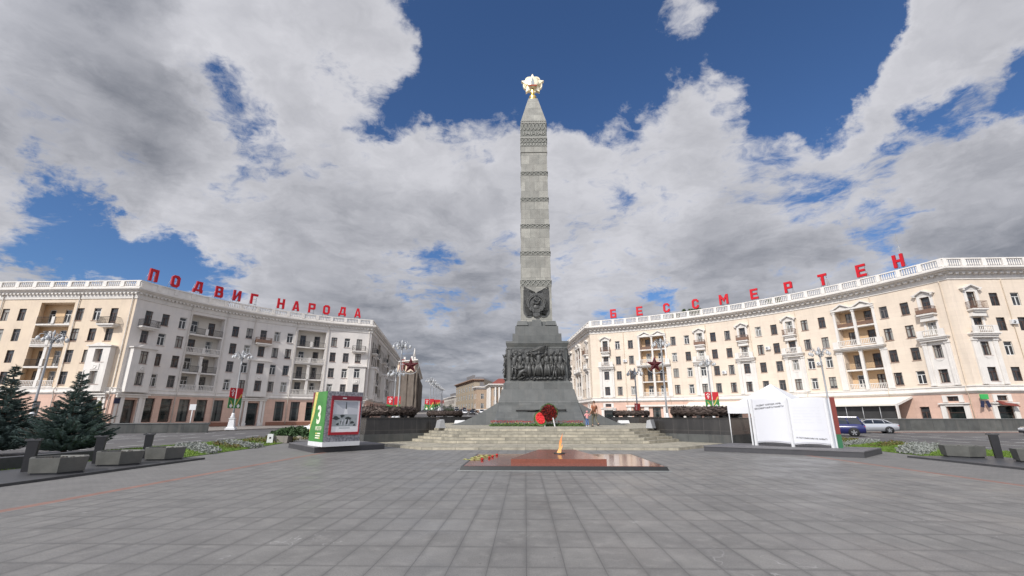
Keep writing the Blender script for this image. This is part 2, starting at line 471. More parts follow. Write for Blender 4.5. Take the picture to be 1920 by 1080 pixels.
# ------------------------------------------------------------------ mesh builder
class MB:
    def __init__(s):
        s.v, s.f, s.m, s.sm, s.uv = [], [], [], [], []

    def add(s, verts, faces, mi=0, smooth=False, M4=None, uvs=None):
        o = len(s.v)
        for p in verts:
            s.v.append(tuple(M4 @ Vector(p)) if M4 is not None else tuple(p))
        for i, f in enumerate(faces):
            s.f.append([o + k for k in f])
            s.m.append(mi)
            s.sm.append(smooth)
            s.uv.append(uvs[i] if uvs else None)

    def quad(s, a, b, c, d, mi=0, uv=None, M4=None):
        s.add((a, b, c, d), ((0, 1, 2, 3),), mi, False, M4, [uv] if uv else None)

    def box(s, c, size, mi=0, M4=None, rz=0.0, taper=1.0):
        hx, hy, hz = size[0] / 2, size[1] / 2, size[2] / 2
        vs = []
        for z, k in ((-hz, 1.0), (hz, taper)):
            for x, y in ((-hx, -hy), (hx, -hy), (hx, hy), (-hx, hy)):
                x, y = x * k, y * k
                if rz:
                    x, y = x * math.cos(rz) - y * math.sin(rz), x * math.sin(rz) + y * math.cos(rz)
                vs.append((c[0] + x, c[1] + y, c[2] + z))
        s.add(vs, ((3, 2, 1, 0), (4, 5, 6, 7), (0, 1, 5, 4), (1, 2, 6, 5), (2, 3, 7, 6), (3, 0, 4, 7)), mi, False, M4)

    def frustum(s, cx, cy, z0, z1, h0, h1, mi=0, d0=None, d1=None, M4=None):
        d0 = h0 if d0 is None else d0
        d1 = h1 if d1 is None else d1
        vs = [(cx + a * h0, cy + b * d0, z0) for a, b in ((-1, -1), (1, -1), (1, 1), (-1, 1))] + [(cx + a * h1, cy + b * d1, z1) for a, b in ((-1, -1), (1, -1), (1, 1), (-1, 1))]
        s.add(vs, ((3, 2, 1, 0), (4, 5, 6, 7), (0, 1, 5, 4), (1, 2, 6, 5), (2, 3, 7, 6), (3, 0, 4, 7)), mi, False, M4)

    def prism(s, poly, z0, z1, mi=0, M4=None, mi_side=None):
        """poly in xy, extruded along z; counter-clockwise"""
        n = len(poly)
        if sum(poly[i][0] * poly[(i + 1) % n][1] - poly[(i + 1) % n][0] * poly[i][1] for i in range(n)) < 0:
            poly = poly[::-1]
        vs = [(p[0], p[1], z0) for p in poly] + [(p[0], p[1], z1) for p in poly]
        s.add(vs, [list(range(n - 1, -1, -1)), list(range(n, 2 * n))], mi, False, M4)
        o = len(s.v) - 2 * n
        for i in range(n):
            j = (i + 1) % n
            s.f.append([o + i, o + j, o + n + j, o + n + i])
            s.m.append(mi if mi_side is None else mi_side)
            s.sm.append(False)
            s.uv.append(None)

    def tube(s, pts, rad, n=8, mi=0, cap=True, M4=None, smooth=True):
        pts = [Vector(p) for p in pts]
        if not hasattr(rad, '__len__'):
            rad = [rad] * len(pts)
        vs, fs = [], []
        for i, p in enumerate(pts):
            t = (pts[min(i + 1, len(pts) - 1)] - pts[max(i - 1, 0)]).normalized()
            a = Vector((0, 0, 1)) if abs(t.z) < .9 else Vector((1, 0, 0))
            u = t.cross(a).normalized()
            v = t.cross(u)
            for k in range(n):
                an = 2 * PI * k / n
                vs.append(p + (u * math.cos(an) + v * math.sin(an)) * rad[i])
        for i in range(len(pts) - 1):
            for k in range(n):
                k2 = (k + 1) % n
                fs.append((i * n + k, i * n + k2, (i + 1) * n + k2, (i + 1) * n + k))
        if cap:
            fs.append(list(range(n - 1, -1, -1)))
            fs.append([(len(pts) - 1) * n + k for k in range(n)])
        s.add(vs, fs, mi, smooth, M4)

    def lathe(s, prof, n=16, c=(0, 0, 0), mi=0, M4=None, smooth=True, sx=1.0, sy=1.0, rot=0.0):
        vs, fs = [], []
        for r, z in prof:
            for k in range(n):
                a = 2 * PI * k / n + rot
                vs.append((c[0] + r * math.cos(a) * sx, c[1] + r * math.sin(a) * sy, c[2] + z))
        for i in range(len(prof) - 1):
            for k in range(n):
                k2 = (k + 1) % n
                fs.append((i * n + k, i * n + k2, (i + 1) * n + k2, (i + 1) * n + k))
        fs.append(list(range(n - 1, -1, -1)))
        fs.append([(len(prof) - 1) * n + k for k in range(n)])
        s.add(vs, fs, mi, smooth, M4)

    def ball(s, c, r, n=8, mi=0, M4=None, sz=1.0, sx=1.0, sy=1.0):
        m = max(4, n // 2 + 1)
        prof = [(r * math.sin(PI * i / m) + .0005, -r * sz * math.cos(PI * i / m)) for i in range(m + 1)]
        s.lathe(prof, n, c, mi, M4, True, sx, sy)

    def build(s, name, mats, parent=None, world=False):
        me = bpy.data.meshes.new(name)
        me.from_pydata(s.v, [], s.f)
        if not isinstance(mats, (list, tuple)):
            mats = [mats]
        for m in mats:
            me.materials.append(M[m] if isinstance(m, str) else m)
        me.polygons.foreach_set('material_index', s.m)
        me.polygons.foreach_set('use_smooth', s.sm)
        uvl = me.uv_layers.new(name='uv')
        data = []
        for p, uv in zip(me.polygons, s.uv):
            if uv:
                for q in uv:
                    data += q
                continue
            n = p.normal
            for vi in p.vertices:
                x, y, z = s.v[vi]
                if abs(n.z) > .75:
                    data += (x, y)
                elif abs(n.y) > abs(n.x):
                    data += (x, z)
                else:
                    data += (y, z)
        uvl.data.foreach_set('uv', data)
        me.update()
        return link(name, me, parent, world)


def link(name, me, parent=None, world=False):
    o = bpy.data.objects.new(name, me)
    COL.objects.link(o)
    if parent is not None:
        o.parent = parent
        if world:
            o.location = -Vector(parent.location)
    return o


def thing(name, label, cat, loc=(0, 0, 0), rz=0.0, group=None):
    o = bpy.data.objects.new(name, None)
    o.empty_display_size = .3
    COL.objects.link(o)
    o.location = loc
    o.rotation_euler = (0, 0, rz)
    o['label'] = label
    o['category'] = cat
    if group:
        o['group'] = group
    return o


def tag(o, label, cat, group=None):
    o['label'] = label
    o['category'] = cat
    if group:
        o['group'] = group
    return o


def kind(o, k):
    o['kind'] = k
    return o


def dup(root, loc, rz, label, group=None):
    r = root.copy()
    COL.objects.link(r)
    r.location = loc
    r.rotation_euler = (0, 0, rz)
    r['label'] = label
    if group:
        r['group'] = group
    for ch in list(root.children):
        c = ch.copy()
        COL.objects.link(c)
        c.parent = r
        for g in list(ch.children):
            d = g.copy()
            COL.objects.link(d)
            d.parent = c
    return r


_tx = {}


def text_mesh(body, size, ext=.01, off=0.0, key=None):
    """centred lettering in the xz plane, facing -y"""
    k = (body, size, ext, off)
    if k in _tx:
        return _tx[k]
    cu = bpy.data.curves.new('lettering', 'FONT')
    cu.body = body
    cu.size = size
    cu.extrude = ext
    cu.offset = off
    cu.align_x = 'CENTER'
    cu.resolution_u = 3
    o = bpy.data.objects.new('lettering', cu)
    COL.objects.link(o)
    dg = bpy.context.evaluated_depsgraph_get()
    dg.update()
    me = bpy.data.meshes.new_from_object(o.evaluated_get(dg))
    bpy.data.objects.remove(o)
    me.transform(Matrix.Rotation(R(90), 4, 'X'))
    _tx[k] = me
    return me


def text_part(name, body, size, mat, parent, loc, rz=0, ext=.006, off=0.0):
    me = text_mesh(body, size, ext, off).copy()
    me.materials.clear()
    me.materials.append(M[mat])
    o = link(name, me, parent)
    o.location = loc
    o.rotation_euler = (0, 0, rz)
    return o


# ================================================================== SETTING
AX, AY = 1.15, 42.0            # centre of the square
ROAD_Z = -0.12
m = MB()
m.add([(-1800, -600, ROAD_Z), (1800, -600, ROAD_Z), (1800, 3000, ROAD_Z), (-1800, 3000, ROAD_Z)], [(0, 1, 2, 3)])
kind(m.build('road', 'asphalt'), 'structure')


def ellipse(cx, cy, rx, ry, a0, a1, n):
    return [(cx + rx * math.cos(R(a0 + (a1 - a0) * i / n)), cy + ry * math.sin(R(a0 + (a1 - a0) * i / n))) for i in range(n + 1)]


# the paved island: straight sides beside the plaza, rounded behind the monument
isl = [(-20.3, -40), (22.7, -40)] + [(22.7, 33)] + ellipse(AX, 40, 21.55, 24.5, 8, 172, 40) + [(-20.3, 33)]
m = MB()
m.prism(isl, -.5, -0.006, 0)
kind(m.build('pavement', 'small_paving'), 'structure')
m = MB()
m.prism([(-9.05, -30), (11.75, -30), (11.75, 23.4), (-9.05, 23.4)], -.2, 0.0)
kind(m.build('plaza', 'paving'), 'structure')
m = MB()
for x in (-9.30, 11.76):
    m.prism([(x, -30), (x + .24, -30), (x + .24, 23.4), (x, 23.4)], -.2, -0.001)
kind(m.build('paving_stripe', 'red_paving'), 'structure')
# kerb strips that carry the planters
m = MB()
m.prism([(-15.4, -20), (-12.35, -20), (-12.35, 18.15), (-15.4, 18.15)], -.1, .06)
m.prism([(15.35, -20), (18.6, -20), (18.6, 19.75), (15.35, 19.75)], -.1, .06)
kind(m.build('kerb', 'kerb'), 'structure')
# island edge kerb
m = MB()
k2 = [(-20.3, -40), (-20.3, 33)] + ellipse(AX, 40, 21.55, 24.5, 172, 8, 40) + [(22.7, 33), (22.7, -40)]
for i in range(len(k2) - 1):
    a, b = Vector(k2[i]), Vector(k2[i + 1])
    t = (b - a).normalized()
    nn = Vector((-t.y, t.x)) * .16
    m.prism([tuple(a), tuple(b), tuple(b + nn), tuple(a + nn)], -.14, .012)
kind(m.build('kerb', 'lgranite'), 'structure')
# pavements along the buildings
m = MB()
lw = [(-120, 45), (-55, 45), (-43.5, 45.2), (-36, 51)] + [(-36 + 12.5 * (1 - math.cos(R(a))), 51 + 27 * math.sin(R(a))) for a in range(10, 91, 10)] + [(-27.5, 120), (-60, 420), (-200, 420), (-200, 45)]
m.prism(lw[::-1], -.4, .0)
rw = [(140, 53.6), (37, 53.6), (31, 58), (27, 66), (20, 78), (11.5, 90), (8.2, 128), (-36, 420), (200, 420), (200, 53.6)]
m.prism(rw, -.4, .0)
kind(m.build('pavement', 'walk'), 'structure')
def zr(y):
    return 0.0 if y < 85 else (min(y, 420) - 85) ** 1.3 / 130 ** 1.3 * 4.6


def axx(y):
    return -2.5 - (y - 78) * .165


m = MB()
for i in range(48):
    y0, y1 = 85 + i * 7, 92 + i * 7
    for x0, x1, dz_ in ((-22, -11, .02), (-11, 12, -.10), (12, 24, .02)):
        m.quad((axx(y0) + x0, y0, zr(y0) + dz_), (axx(y0) + x1, y0, zr(y0) + dz_), (axx(y1) + x1, y1, zr(y1) + dz_), (axx(y1) + x0, y1, zr(y1) + dz_), 0 if dz_ < 0 else 1)
    for x0, sg in ((-11, 1), (12, -1)):
        q = [(axx(y0) + x0, y0, zr(y0) - .10), (axx(y1) + x0, y1, zr(y1) - .10), (axx(y1) + x0, y1, zr(y1) + .02), (axx(y0) + x0, y0, zr(y0) + .02)]
        m.quad(*(q if sg < 0 else q[::-1]), 1)
kind(m.build('avenue', ['asphalt', 'walk']), 'structure')
# road markings
m = MB()


def mark(x0, y0, x1, y1, wd=.14):
    a, b = Vector((x0, y0)), Vector((x1, y1))
    t = (b - a).normalized()
    nn = Vector((-t.y, t.x)) * wd / 2
    m.add([(*(a + nn), ROAD_Z + .004), (*(b + nn), ROAD_Z + .004), (*(b - nn), ROAD_Z + .004), (*(a - nn), ROAD_Z + .004)], [(3, 2, 1, 0)])


for s_, xs in ((-1, (-23.6, -27.2, -30.8, -34.4)), (1, (26.0, 29.6, 33.2, 36.8))):
    for i, x in enumerate(xs):
        for kk in range(-6, 16):
            y = kk * 4.5 + i * 1.1
            bend = 0 if y < 30 else (y - 30) ** 2 * .006 * -s_
            bend2 = 0 if y + 2.6 < 30 else (y + 2.6 - 30) ** 2 * .006 * -s_
            if y < 50:
                mark(x - bend, y, x - bend2, y + 2.6)
    for y in (33.0, 37.5, 41.5):
        for kk in range(6):
            x = (-31 - kk * 5.0) if s_ < 0 else (33 + kk * 5.0)
            mark(x, y, x - s_ * -2.6, y + .25, .22)
for kk in range(40):
    y = 86 + kk * 8
    for x0 in (-7.5, -4.0, 4.0, 8.0):
        m.quad((axx(y) + x0 - .09, y, zr(y) - .094), (axx(y) + x0 + .09, y, zr(y) - .094), (axx(y + 4) + x0 + .09, y + 4, zr(y + 4) - .094), (axx(y + 4) + x0 - .09, y + 4, zr(y + 4) - .094))
    m.quad((axx(y) - .14, y, zr(y) - .093), (axx(y) + .14, y, zr(y) - .093), (axx(y + 8) + .14, y + 8, zr(y + 8) - .093), (axx(y + 8) - .14, y + 8, zr(y + 8) - .093))
kind(m.build('road_marking', 'paint'), 'structure')
# red brick strip of the far pavement edges
m = MB()
m.prism([(-62, 43.4), (-44, 43.4), (-44, 44.6), (-62, 44.6)], ROAD_Z - .2, ROAD_Z + .02)
m.prism([(38, 51.9), (95, 51.9), (95, 53.2), (38, 53.2)], ROAD_Z - .2, ROAD_Z + .02)
kind(m.build('brick_strip', 'red_paving'), 'structure')


# ------------------------------------------------------------------ lawns, beds
def inside(poly, x, y):
    c = False
    n = len(poly)
    for i in range(n):
        x0, y0 = poly[i]
        x1, y1 = poly[(i + 1) % n]
        if (y0 > y) != (y1 > y) and x < (x1 - x0) * (y - y0) / (y1 - y0) + x0:
            c = not c
    return c


def scatter(poly, n):
    xs = [p[0] for p in poly]
    ys = [p[1] for p in poly]
    out = []
    while len(out) < n:
        x, y = random.uniform(min(xs), max(xs)), random.uniform(min(ys), max(ys))
        if inside(poly, x, y):
            out.append((x, y))
    return out


def blades(m, poly, n, h, wd, lean=.5, mi=0, z=0.0):
    for x, y in scatter(poly, n):
        a = random.uniform(0, 2 * PI)
        hh = h * random.uniform(.5, 1.2)
        ca, sa = math.cos(a) * wd, math.sin(a) * wd
        lx, ly = random.uniform(-lean, lean) * hh, random.uniform(-lean, lean) * hh
        m.add([(x - ca, y - sa, z), (x + ca, y + sa, z), (x + lx, y + ly, z + hh)], [(0, 1, 2)], mi)


lawnL = [(-20.1, -20), (-15.4, -20), (-15.4, 18.15), (-13.6, 18.15), (-14.1, 24.5), (-14.9, 29.0), (-16.9, 34.4), (-19.5, 34.4), (-20.1, 31.5)]
lawnR = [(18.6, -20), (22.5, -20), (22.5, 33), (21.5, 35), (17.2, 27.0), (16.5, 19.75), (18.6, 19.75)]
m = MB()
m.prism(lawnL, -.05, .02)
m.prism(lawnR, -.05, .02)
nearL = [(-20.1, 8), (-15.4, 8), (-15.4, 18.15), (-13.6, 18.15), (-14.1, 24.5), (-14.9, 29.0), (-16.9, 34.4), (-19.5, 34.4), (-20.1, 31.5)]
nearR = [(18.6, 10), (22.5, 10), (22.5, 33), (21.5, 35), (17.2, 27.0), (16.5, 19.75), (18.6, 19.75)]
blades(m, nearL, 24000, .06, .014, .8, 0, .02)
blades(m, nearR, 18000, .06, .014, .8, 0, .02)
kind(m.build('grass', 'grass'), 'stuff')


def leafclump(m, x, y, z, r, n, size, mi=0):
    for _ in range(n):
        a, e = random.uniform(0, 2 * PI), random.uniform(.1, 1.5)
        d = r * random.uniform(.35, 1)
        c = Vector((x + d * math.cos(a) * math.cos(e), y + d * math.sin(a) * math.cos(e), z + d * math.sin(e)))
        u = Vector((random.gauss(0, 1), random.gauss(0, 1), random.gauss(0, 1))).normalized() * size
        v = u.cross(Vector((random.gauss(0, 1), random.gauss(0, 1), random.gauss(0, 1)))).normalized() * size * .5
        m.add([c - u, c + v, c + u, c - v], [(0, 1, 2, 3)], mi)


m = MB()
for poly, n in (([(-18.9, 25.1), (-18.6, 26.6), (-14.0, 21.6), (-13.5, 20.1)], 260), ([(-18.7, 28.0), (-18.5, 29.3), (-13.9, 25.0), (-13.9, 23.7)], 230),
                ([(16.6, 20.4), (16.7, 22.1), (23.0 - .6, 28.2), (22.4, 26.3)], 300), ([(17.1, 26.1), (17.3, 27.1), (22.3, 31.6), (22.3, 30.6)], 190)):
    for x, y in scatter(poly, n):
        leafclump(m, x, y, .02, random.uniform(.13, .24), 13, .055)
kind(m.build('silver_ground_cover', 'leaf_silver'), 'stuff')
m = MB()
for poly, n in (([(-18.9, 29.5), (-18.9, 33.8), (-15.3, 33.6), (-14.6, 29.3), (-15.4, 28.2)], 190), ([(18.6, 26.5), (22.3, 29.6), (22.3, 28.4), (18.9, 25.6)], 60),
                ([(17.6, 28.4), (21.9, 33.6), (22.3, 32.2)], 90), ([(-18.2, 26.9), (-18.0, 27.7), (-14.4, 23.9), (-14.4, 23.1)], 35)):
    for x, y in scatter(poly, n):
        leafclump(m, x, y, .02, random.uniform(.12, .26), 12, .05)
kind(m.build('rusty_ground_cover', 'leaf_rust'), 'stuff')


# ------------------------------------------------------------------ terrace and steps
def octa(yf, hw):
    a = AY - yf
    c = a - hw
    pts = [(AX - hw, yf), (AX + hw, yf), (AX + hw + c, yf + c), (AX + hw + c, 2 * AY - yf - c), (AX + hw, 2 * AY - yf), (AX - hw, 2 * AY - yf), (AX - hw - c, 2 * AY - yf - c), (AX - hw - c, yf + c)]
    return pts


m = MB()
lev = [(23.35, 6.25, -.1, .12), (26.55, 5.7, .0, .27), (26.97, 5.53, .1, .42), (27.39, 5.36, .2, .57), (27.81, 5.19, .3, .72), (28.23, 5.02, .4, .87)]
for yf, hw, z0, z1 in lev:
    p = octa(yf, hw)
    n = len(p)
    m.add([(q[0], q[1], z1) for q in p], [list(range(n))])
    for i in range(n):
        a, b = Vector(p[i]), Vector(p[(i + 1) % n])
        L = (b - a).length
        m.add([(*a, z0), (*b, z0), (*b, z1), (*a, z1)], [(0, 1, 2, 3)], 0, False, None, [((a.x, z0 - .12), (a.x + L, z0 - .12), (a.x + L, z1 - .12), (a.x, z1 - .12))])
kind(m.build('steps', 'step'), 'structure')

# ------------------------------------------------------------------ wreath pedestals and bronze wreaths
WC = [(-9.2, 30.35, 'front left'), (11.5, 30.35, 'front right'), (-9.25, 53.65, 'back left'), (12.05, 53.65, 'back right')]


def torus_mesh(name, Rm, r, nu, nv, mats, seed, leaves=1400):
    m = MB()
    vs, fs = [], []
    rnd = random.Random(seed)
    for i in range(nu):
        for j in range(nv):
            a, b = 2 * PI * i / nu, 2 * PI * j / nv
            p = Vector(((Rm + r * math.cos(b)) * math.cos(a), (Rm + r * math.cos(b)) * math.sin(a), r * math.sin(b)))
            nrm = Vector((math.cos(b) * math.cos(a), math.cos(b) * math.sin(a), math.sin(b)))
            d = .09 * mnoise.fractal(p * 2.6 + Vector((seed, 0, 0)), 1.0, 2.0, 3) + .03 * mnoise.noise(p * 9)
            vs.append(p + nrm * d)
    for i in range(nu):
        for j in range(nv):
            i2, j2 = (i + 1) % nu, (j + 1) % nv
            fs.append((i * nv + j, i2 * nv + j, i2 * nv + j2, i * nv + j2))
    m.add(vs, fs, 0, True)
    for _ in range(leaves):
        a, b = rnd.uniform(0, 2 * PI), rnd.uniform(-1.2, 4.3)
        nrm = Vector((math.cos(b) * math.cos(a), math.cos(b) * math.sin(a), math.sin(b)))
        c = Vector((math.cos(a) * Rm, math.sin(a) * Rm, 0)) + nrm * (r + rnd.uniform(.0, .05))
        tg = Vector((-math.sin(a), math.cos(a), 0))
        u = (tg * rnd.choice((-1, 1)) + nrm * rnd.uniform(.1, .5) + Vector((rnd.gauss(0, .4), rnd.gauss(0, .4), rnd.gauss(0, .4)))).normalized() * .15
        v = u.cross(nrm).normalized() * .05
        m.add([c - u, c + v + nrm * .02, c + u, c - v + nrm * .02], [(0, 1, 2, 3)])
    return m


wmesh = torus_mesh('wreath', 1.76, .245, 96, 14, 'wbronze', 3)
w0 = None
for i, (x, y, nm) in enumerate(WC):
    t = thing('granite_pedestal', 'black granite block under the bronze wreath at the %s corner of the terrace' % nm, 'pedestal', (x, y, 0), R(45), 'black granite wreath pedestals')
    m = MB()
    hs = 2.5
    m.box((0, 0, .285), (2 * hs + .12, 2 * hs + .12, .57))
    m.build('plinth', 'wall_granite', t)
    m = MB()
    m.frustum(0, 0, .57, 1.44, hs - .02, hs - .10)
    m.box((0, 0, 1.47), (2 * hs - .14, 2 * hs - .14, .06))
    m.build('block', 'black_granite', t)
    t = thing('bronze_wreath', 'brown bronze laurel wreath lying on the %s granite block' % nm, 'wreath', (x, y, 1.5), 0, 'bronze wreaths around the monument')
    if w0 is None:
        w0 = wmesh.build('ring', 'wbronze', t)
        w0.location = (0, 0, .38)
        m = MB()
        for k_ in range(8):
            a = 2 * PI * (k_ + .3) / 8
            m.box((1.76 * math.cos(a), 1.76 * math.sin(a), .08), (.34, .24, .17), 0, None, a)
        f0 = m.build('feet', 'iron', t)
    else:
        for o in (w0, f0):
            c = o.copy()
            COL.objects.link(c)
            c.parent = t
            if o is w0:
                c.rotation_euler = (0, 0, i * 1.3)

# flood lamps beside the wreath blocks
for (x, y, rz, nm) in ((-5.35, 29.55, R(35), 'left'), (7.85, 29.75, R(-35), 'right')):
    t = thing('flood_lamp', 'grey wedge shaped flood lamp beside the %s granite block' % nm, 'flood lamp', (x, y, .87), rz, 'flood lamps on the terrace')
    m = MB()
    m.prism([(-.22, 0), (.22, 0), (.10, .52), (-.12, .46)], -.3, .3, 0, Matrix.Rotation(R(90), 4, 'X'))
    m.build('housing', 'lumin', t)
    m = MB()
    m.lathe([(.14, 0), (.15, .03), (.0, .05)], 12, (0, 0, 0), 0, Matrix.Translation((.19 if x < 0 else -.19, -.02, .30)) @ Matrix.Rotation(R(90 if x < 0 else -90), 4, 'Y'))
    m.build('lens', 'blackplastic', t)
for i, (x, y) in enumerate(((-6.2, 44.6), (9.3, 44.9))):
    t = thing('flood_lamp', 'low white flood lamp case on the terrace, %s of the obelisk base' % ('left' if i == 0 else 'right'), 'flood lamp', (x, y, .87), 0, 'flood lamps on the terrace')
    m = MB()
    m.box((0, 0, .2), (1.1, .5, .28), 0, None, 0, .85)
    m.build('case', 'whitepaint', t)
    m = MB()
    m.box((0, 0, .03), (.9, .4, .06))
    m.build('foot', 'blackplastic', t)


# ================================================================== MONUMENT
OX, OY = 1.10, 42.5
mon = thing('obelisk_monument', 'tall grey granite obelisk on a dark stepped base with bronze reliefs', 'monument', (OX, OY, .87))
Zb = -.87            # parts are built with world heights and lowered by the base level


def mpart(m, name, mats, parent=None):
    o = m.build(name, mats, parent or mon)
    if parent is None:
        o.location = (0, 0, Zb)
    return o


m = MB()
# cross-shaped skirt arms: concave slopes to each side
prof = [(3.0, 2.70), (3.46, 2.66), (4.35, 2.12), (5.4, 1.55), (6.4, 1.12), (7.1, .935), (7.3, .89), (7.3, .80), (3.0, .80)]
for k_ in range(4):
    Mx = Matrix.Rotation(R(90 * k_), 4, 'Z')
    n = len(prof)
    hw = lambda p: 3.30 + (2.7 - p[1]) * .16
    vs = [(p[0], -hw(p), p[1]) for p in prof] + [(p[0], hw(p), p[1]) for p in prof]
    fs = [list(range(n)), list(range(2 * n - 1, n - 1, -1))] + [(i, n + i, n + (i + 1) % n, (i + 1) % n) for i in range(n)]
    m.add(vs, fs, 0, False, Mx)
m.frustum(0, 0, 2.68, 3.80, 3.38, 3.08)
mpart(m, 'base', 'dgranite')
m = MB()
m.frustum(0, 0, 3.80, 4.34, 2.99, 2.96)
m.frustum(0, 0, 4.34, 4.56, 2.90, 2.70)
m.frustum(0, 0, 4.56, 7.34, 2.60, 2.58)
m.frustum(0, 0, 7.34, 7.44, 2.66, 2.66)
m.frustum(0, 0, 7.44, 7.78, 2.62, 2.76)
m.frustum(0, 0, 7.78, 7.98, 2.78, 2.78)
m.frustum(0, 0, 7.98, 8.76, 2.22, 2.20)
m.frustum(0, 0, 8.76, 9.50, 1.97, 1.95)
for a in (-1, 1):
    for b in (-1, 1):
        m.frustum(a * 1.32, b * 1.32, 9.50, 9.60, .40, .50)
        m.frustum(a * 1.32, b * 1.32, 9.60, 10.02, .53, .42)
m.frustum(0, 0, 9.503, 10.00, 1.62, 1.56)
for k_ in range(4):
    m.frustum(0, -1.72, 9.497, 10.1, .46, .42, 0, .10, .05, Matrix.Rotation(R(90 * k_), 4, 'Z'))
mpart(m, 'pedestal', 'dgranite')
# shaft with set-backs
m = MB()
SH = [(10.0, 1.47), (13.35, 1.415)]


def hwz(z):
    return 1.47 - (z - 10) * .0082 if z < 28 else 1.355 - (z - 28.6) * .012


segs = [(10.0, 13.4, 0), (14.06, 16.54, 0), (16.98, 19.39, 0), (19.84, 22.27, 0), (22.75, 25.21, 0), (25.69, 27.86, 0), (28.12, 28.62, 0), (31.45, 31.6, 0)]
for a, b, _ in segs:
    m.frustum(0, 0, a, b, hwz(a), hwz(b))
m.frustum(0, 0, 10.0, 31.7, 1.40, 1.26)
m.frustum(0, 0, 27.90, 28.12, 1.385, 1.385)
m.frustum(0, 0, 31.6, 31.85, 1.31, 1.31)
m.frustum(0, 0, 31.85, 35.18, 1.295, .50)
mpart(m, 'shaft', 'shaft')
bands = [(13.4, 14.06), (16.54, 16.98), (19.39, 19.84), (22.27, 22.75), (25.21, 25.69), (28.62, 29.62), (29.72, 31.45)]
for a, b in bands:
    m = MB()
    hw = hwz(a) + .012
    m.frustum(0, 0, a, b, hw - .03, hw - .03)
    m.frustum(0, 0, a, a + .05, hw + .02, hw + .02, 1)
    m.frustum(0, 0, b - .05, b, hw + .02, hw + .02, 1)
    if b > 30:
        m.frustum(0, 0, 29.62, 29.72, hw + .04, hw + .04, 1)
    rows = [(a + .07, b - .07)] if b - a < .8 else ([(a + .42, b - .08)] if b < 30 else [(a + .86, b - .08)])
    for k_ in range(4):
        Mx = Matrix.Rotation(R(90 * k_), 4, 'Z')
        for za, zb in rows:
            nd = 6 if b - a < 1 else 7
            cw = 2 * hw / nd
            for i in range(nd):
                x0 = -hw + cw * i
                for sx in (0, 1):
                    xa, xb = (x0 + .03, x0 + cw - .03) if sx == 0 else (x0 + cw - .03, x0 + .03)
                    m.tube([(xa, -hw + .005 - sx * .012, za), (xb, -hw + .005 - sx * .012, zb)], .045, 4, 1, True, Mx, False)
                m.box((x0 + cw / 2, -hw + .012, (za + zb) / 2), (.10, .06, .10), 1, Mx)
            if 28 < b < 30:
                for i in range(9):
                    m.box((-hw + 2 * hw * (i + .5) / 9, -hw + .01, a + .22), (.16, .05, .20), 1, Mx)
    o = mpart(m, 'ornament_band', ['band', 'carve'])
    if b > 30:
        for k_ in range(4):
            text_part('date', '1941-1945', .56, 'carve', o, Vector((math.sin(R(90 * k_)) * (hw - .02), -math.cos(R(90 * k_)) * (hw - .02), 29.98)), R(90 * k_), .05, .012)
# small crown of teeth under the pyramid
m = MB()
for k_ in range(4):
    Mx = Matrix.Rotation(R(90 * k_), 4, 'Z')
    for i in range(11):
        m.box((-1.2 + .24 * i, -1.33, 31.70), (.14, .06, .14), 0, Mx)
mpart(m, 'dentil_row', 'carve')


# ---- relief figures
def fig(m, x, z, h, lean=0.0, arm=(0.3, -.6), arm2=(-.3, -.6), coat=0.0, depth=.16, step=.16):
    """one figure of the bronze relief, facing -y; x across, z up; h height"""
    s = h / 1.75
    P = lambda a, b, c=0.0: (x + a * s + lean * b * s, -depth * (1 + c), z + b * s)
    m.tube([P(-step, 0), P(-step * .7, .45, .3), P(-.08, .9, .2)], [.055 * s, .08 * s, .11 * s], 7)
    m.tube([P(step, 0, .2), P(step * .8, .45, .5), P(.08, .9, .3)], [.055 * s, .08 * s, .11 * s], 7)
    m.lathe([(.02, .84), (.15, .86), (.155, 1.0), (.135, 1.12), (.19, 1.36), (.17, 1.44), (.06, 1.50), (.055, 1.55)], 10, (x + lean * s, -depth, z), 0, Matrix.Diagonal((1, 1, 1, 1)), True, s, s * .75) if s == 1 else \
        m.tube([P(0, .84), P(0, 1.0), P(0, 1.12), P(0, 1.36), P(0, 1.45), P(0, 1.53)], [.13 * s, .155 * s, .14 * s, .19 * s, .15 * s, .055 * s], 9)
    m.ball(P(.01, 1.65, .25), .105 * s, 9, 0, None, 1.2)
    for sg, (ax, az) in ((1, arm), (-1, arm2)):
        sh = (.2 * sg, 1.38)
        el = (sh[0] + ax * .5 + .06 * sg, sh[1] + az * .45)
        ha = (sh[0] + ax, sh[1] + az * .95)
        m.tube([P(*sh, .1), P(*el, .6), P(*ha, 1.0)], [.06 * s, .05 * s, .038 * s], 6)
        m.ball(P(*ha, 1.0), .05 * s, 6)
    if coat:
        for q in range(6):
            f = -1 + q * .4
            m.tube([P(f * .13, 1.05, .2), P(f * .2 * coat, .6, .4 + .2 * (q % 2)), P(f * .27 * coat, .12, .3)], [.05 * s, .06 * s, .055 * s], 5)


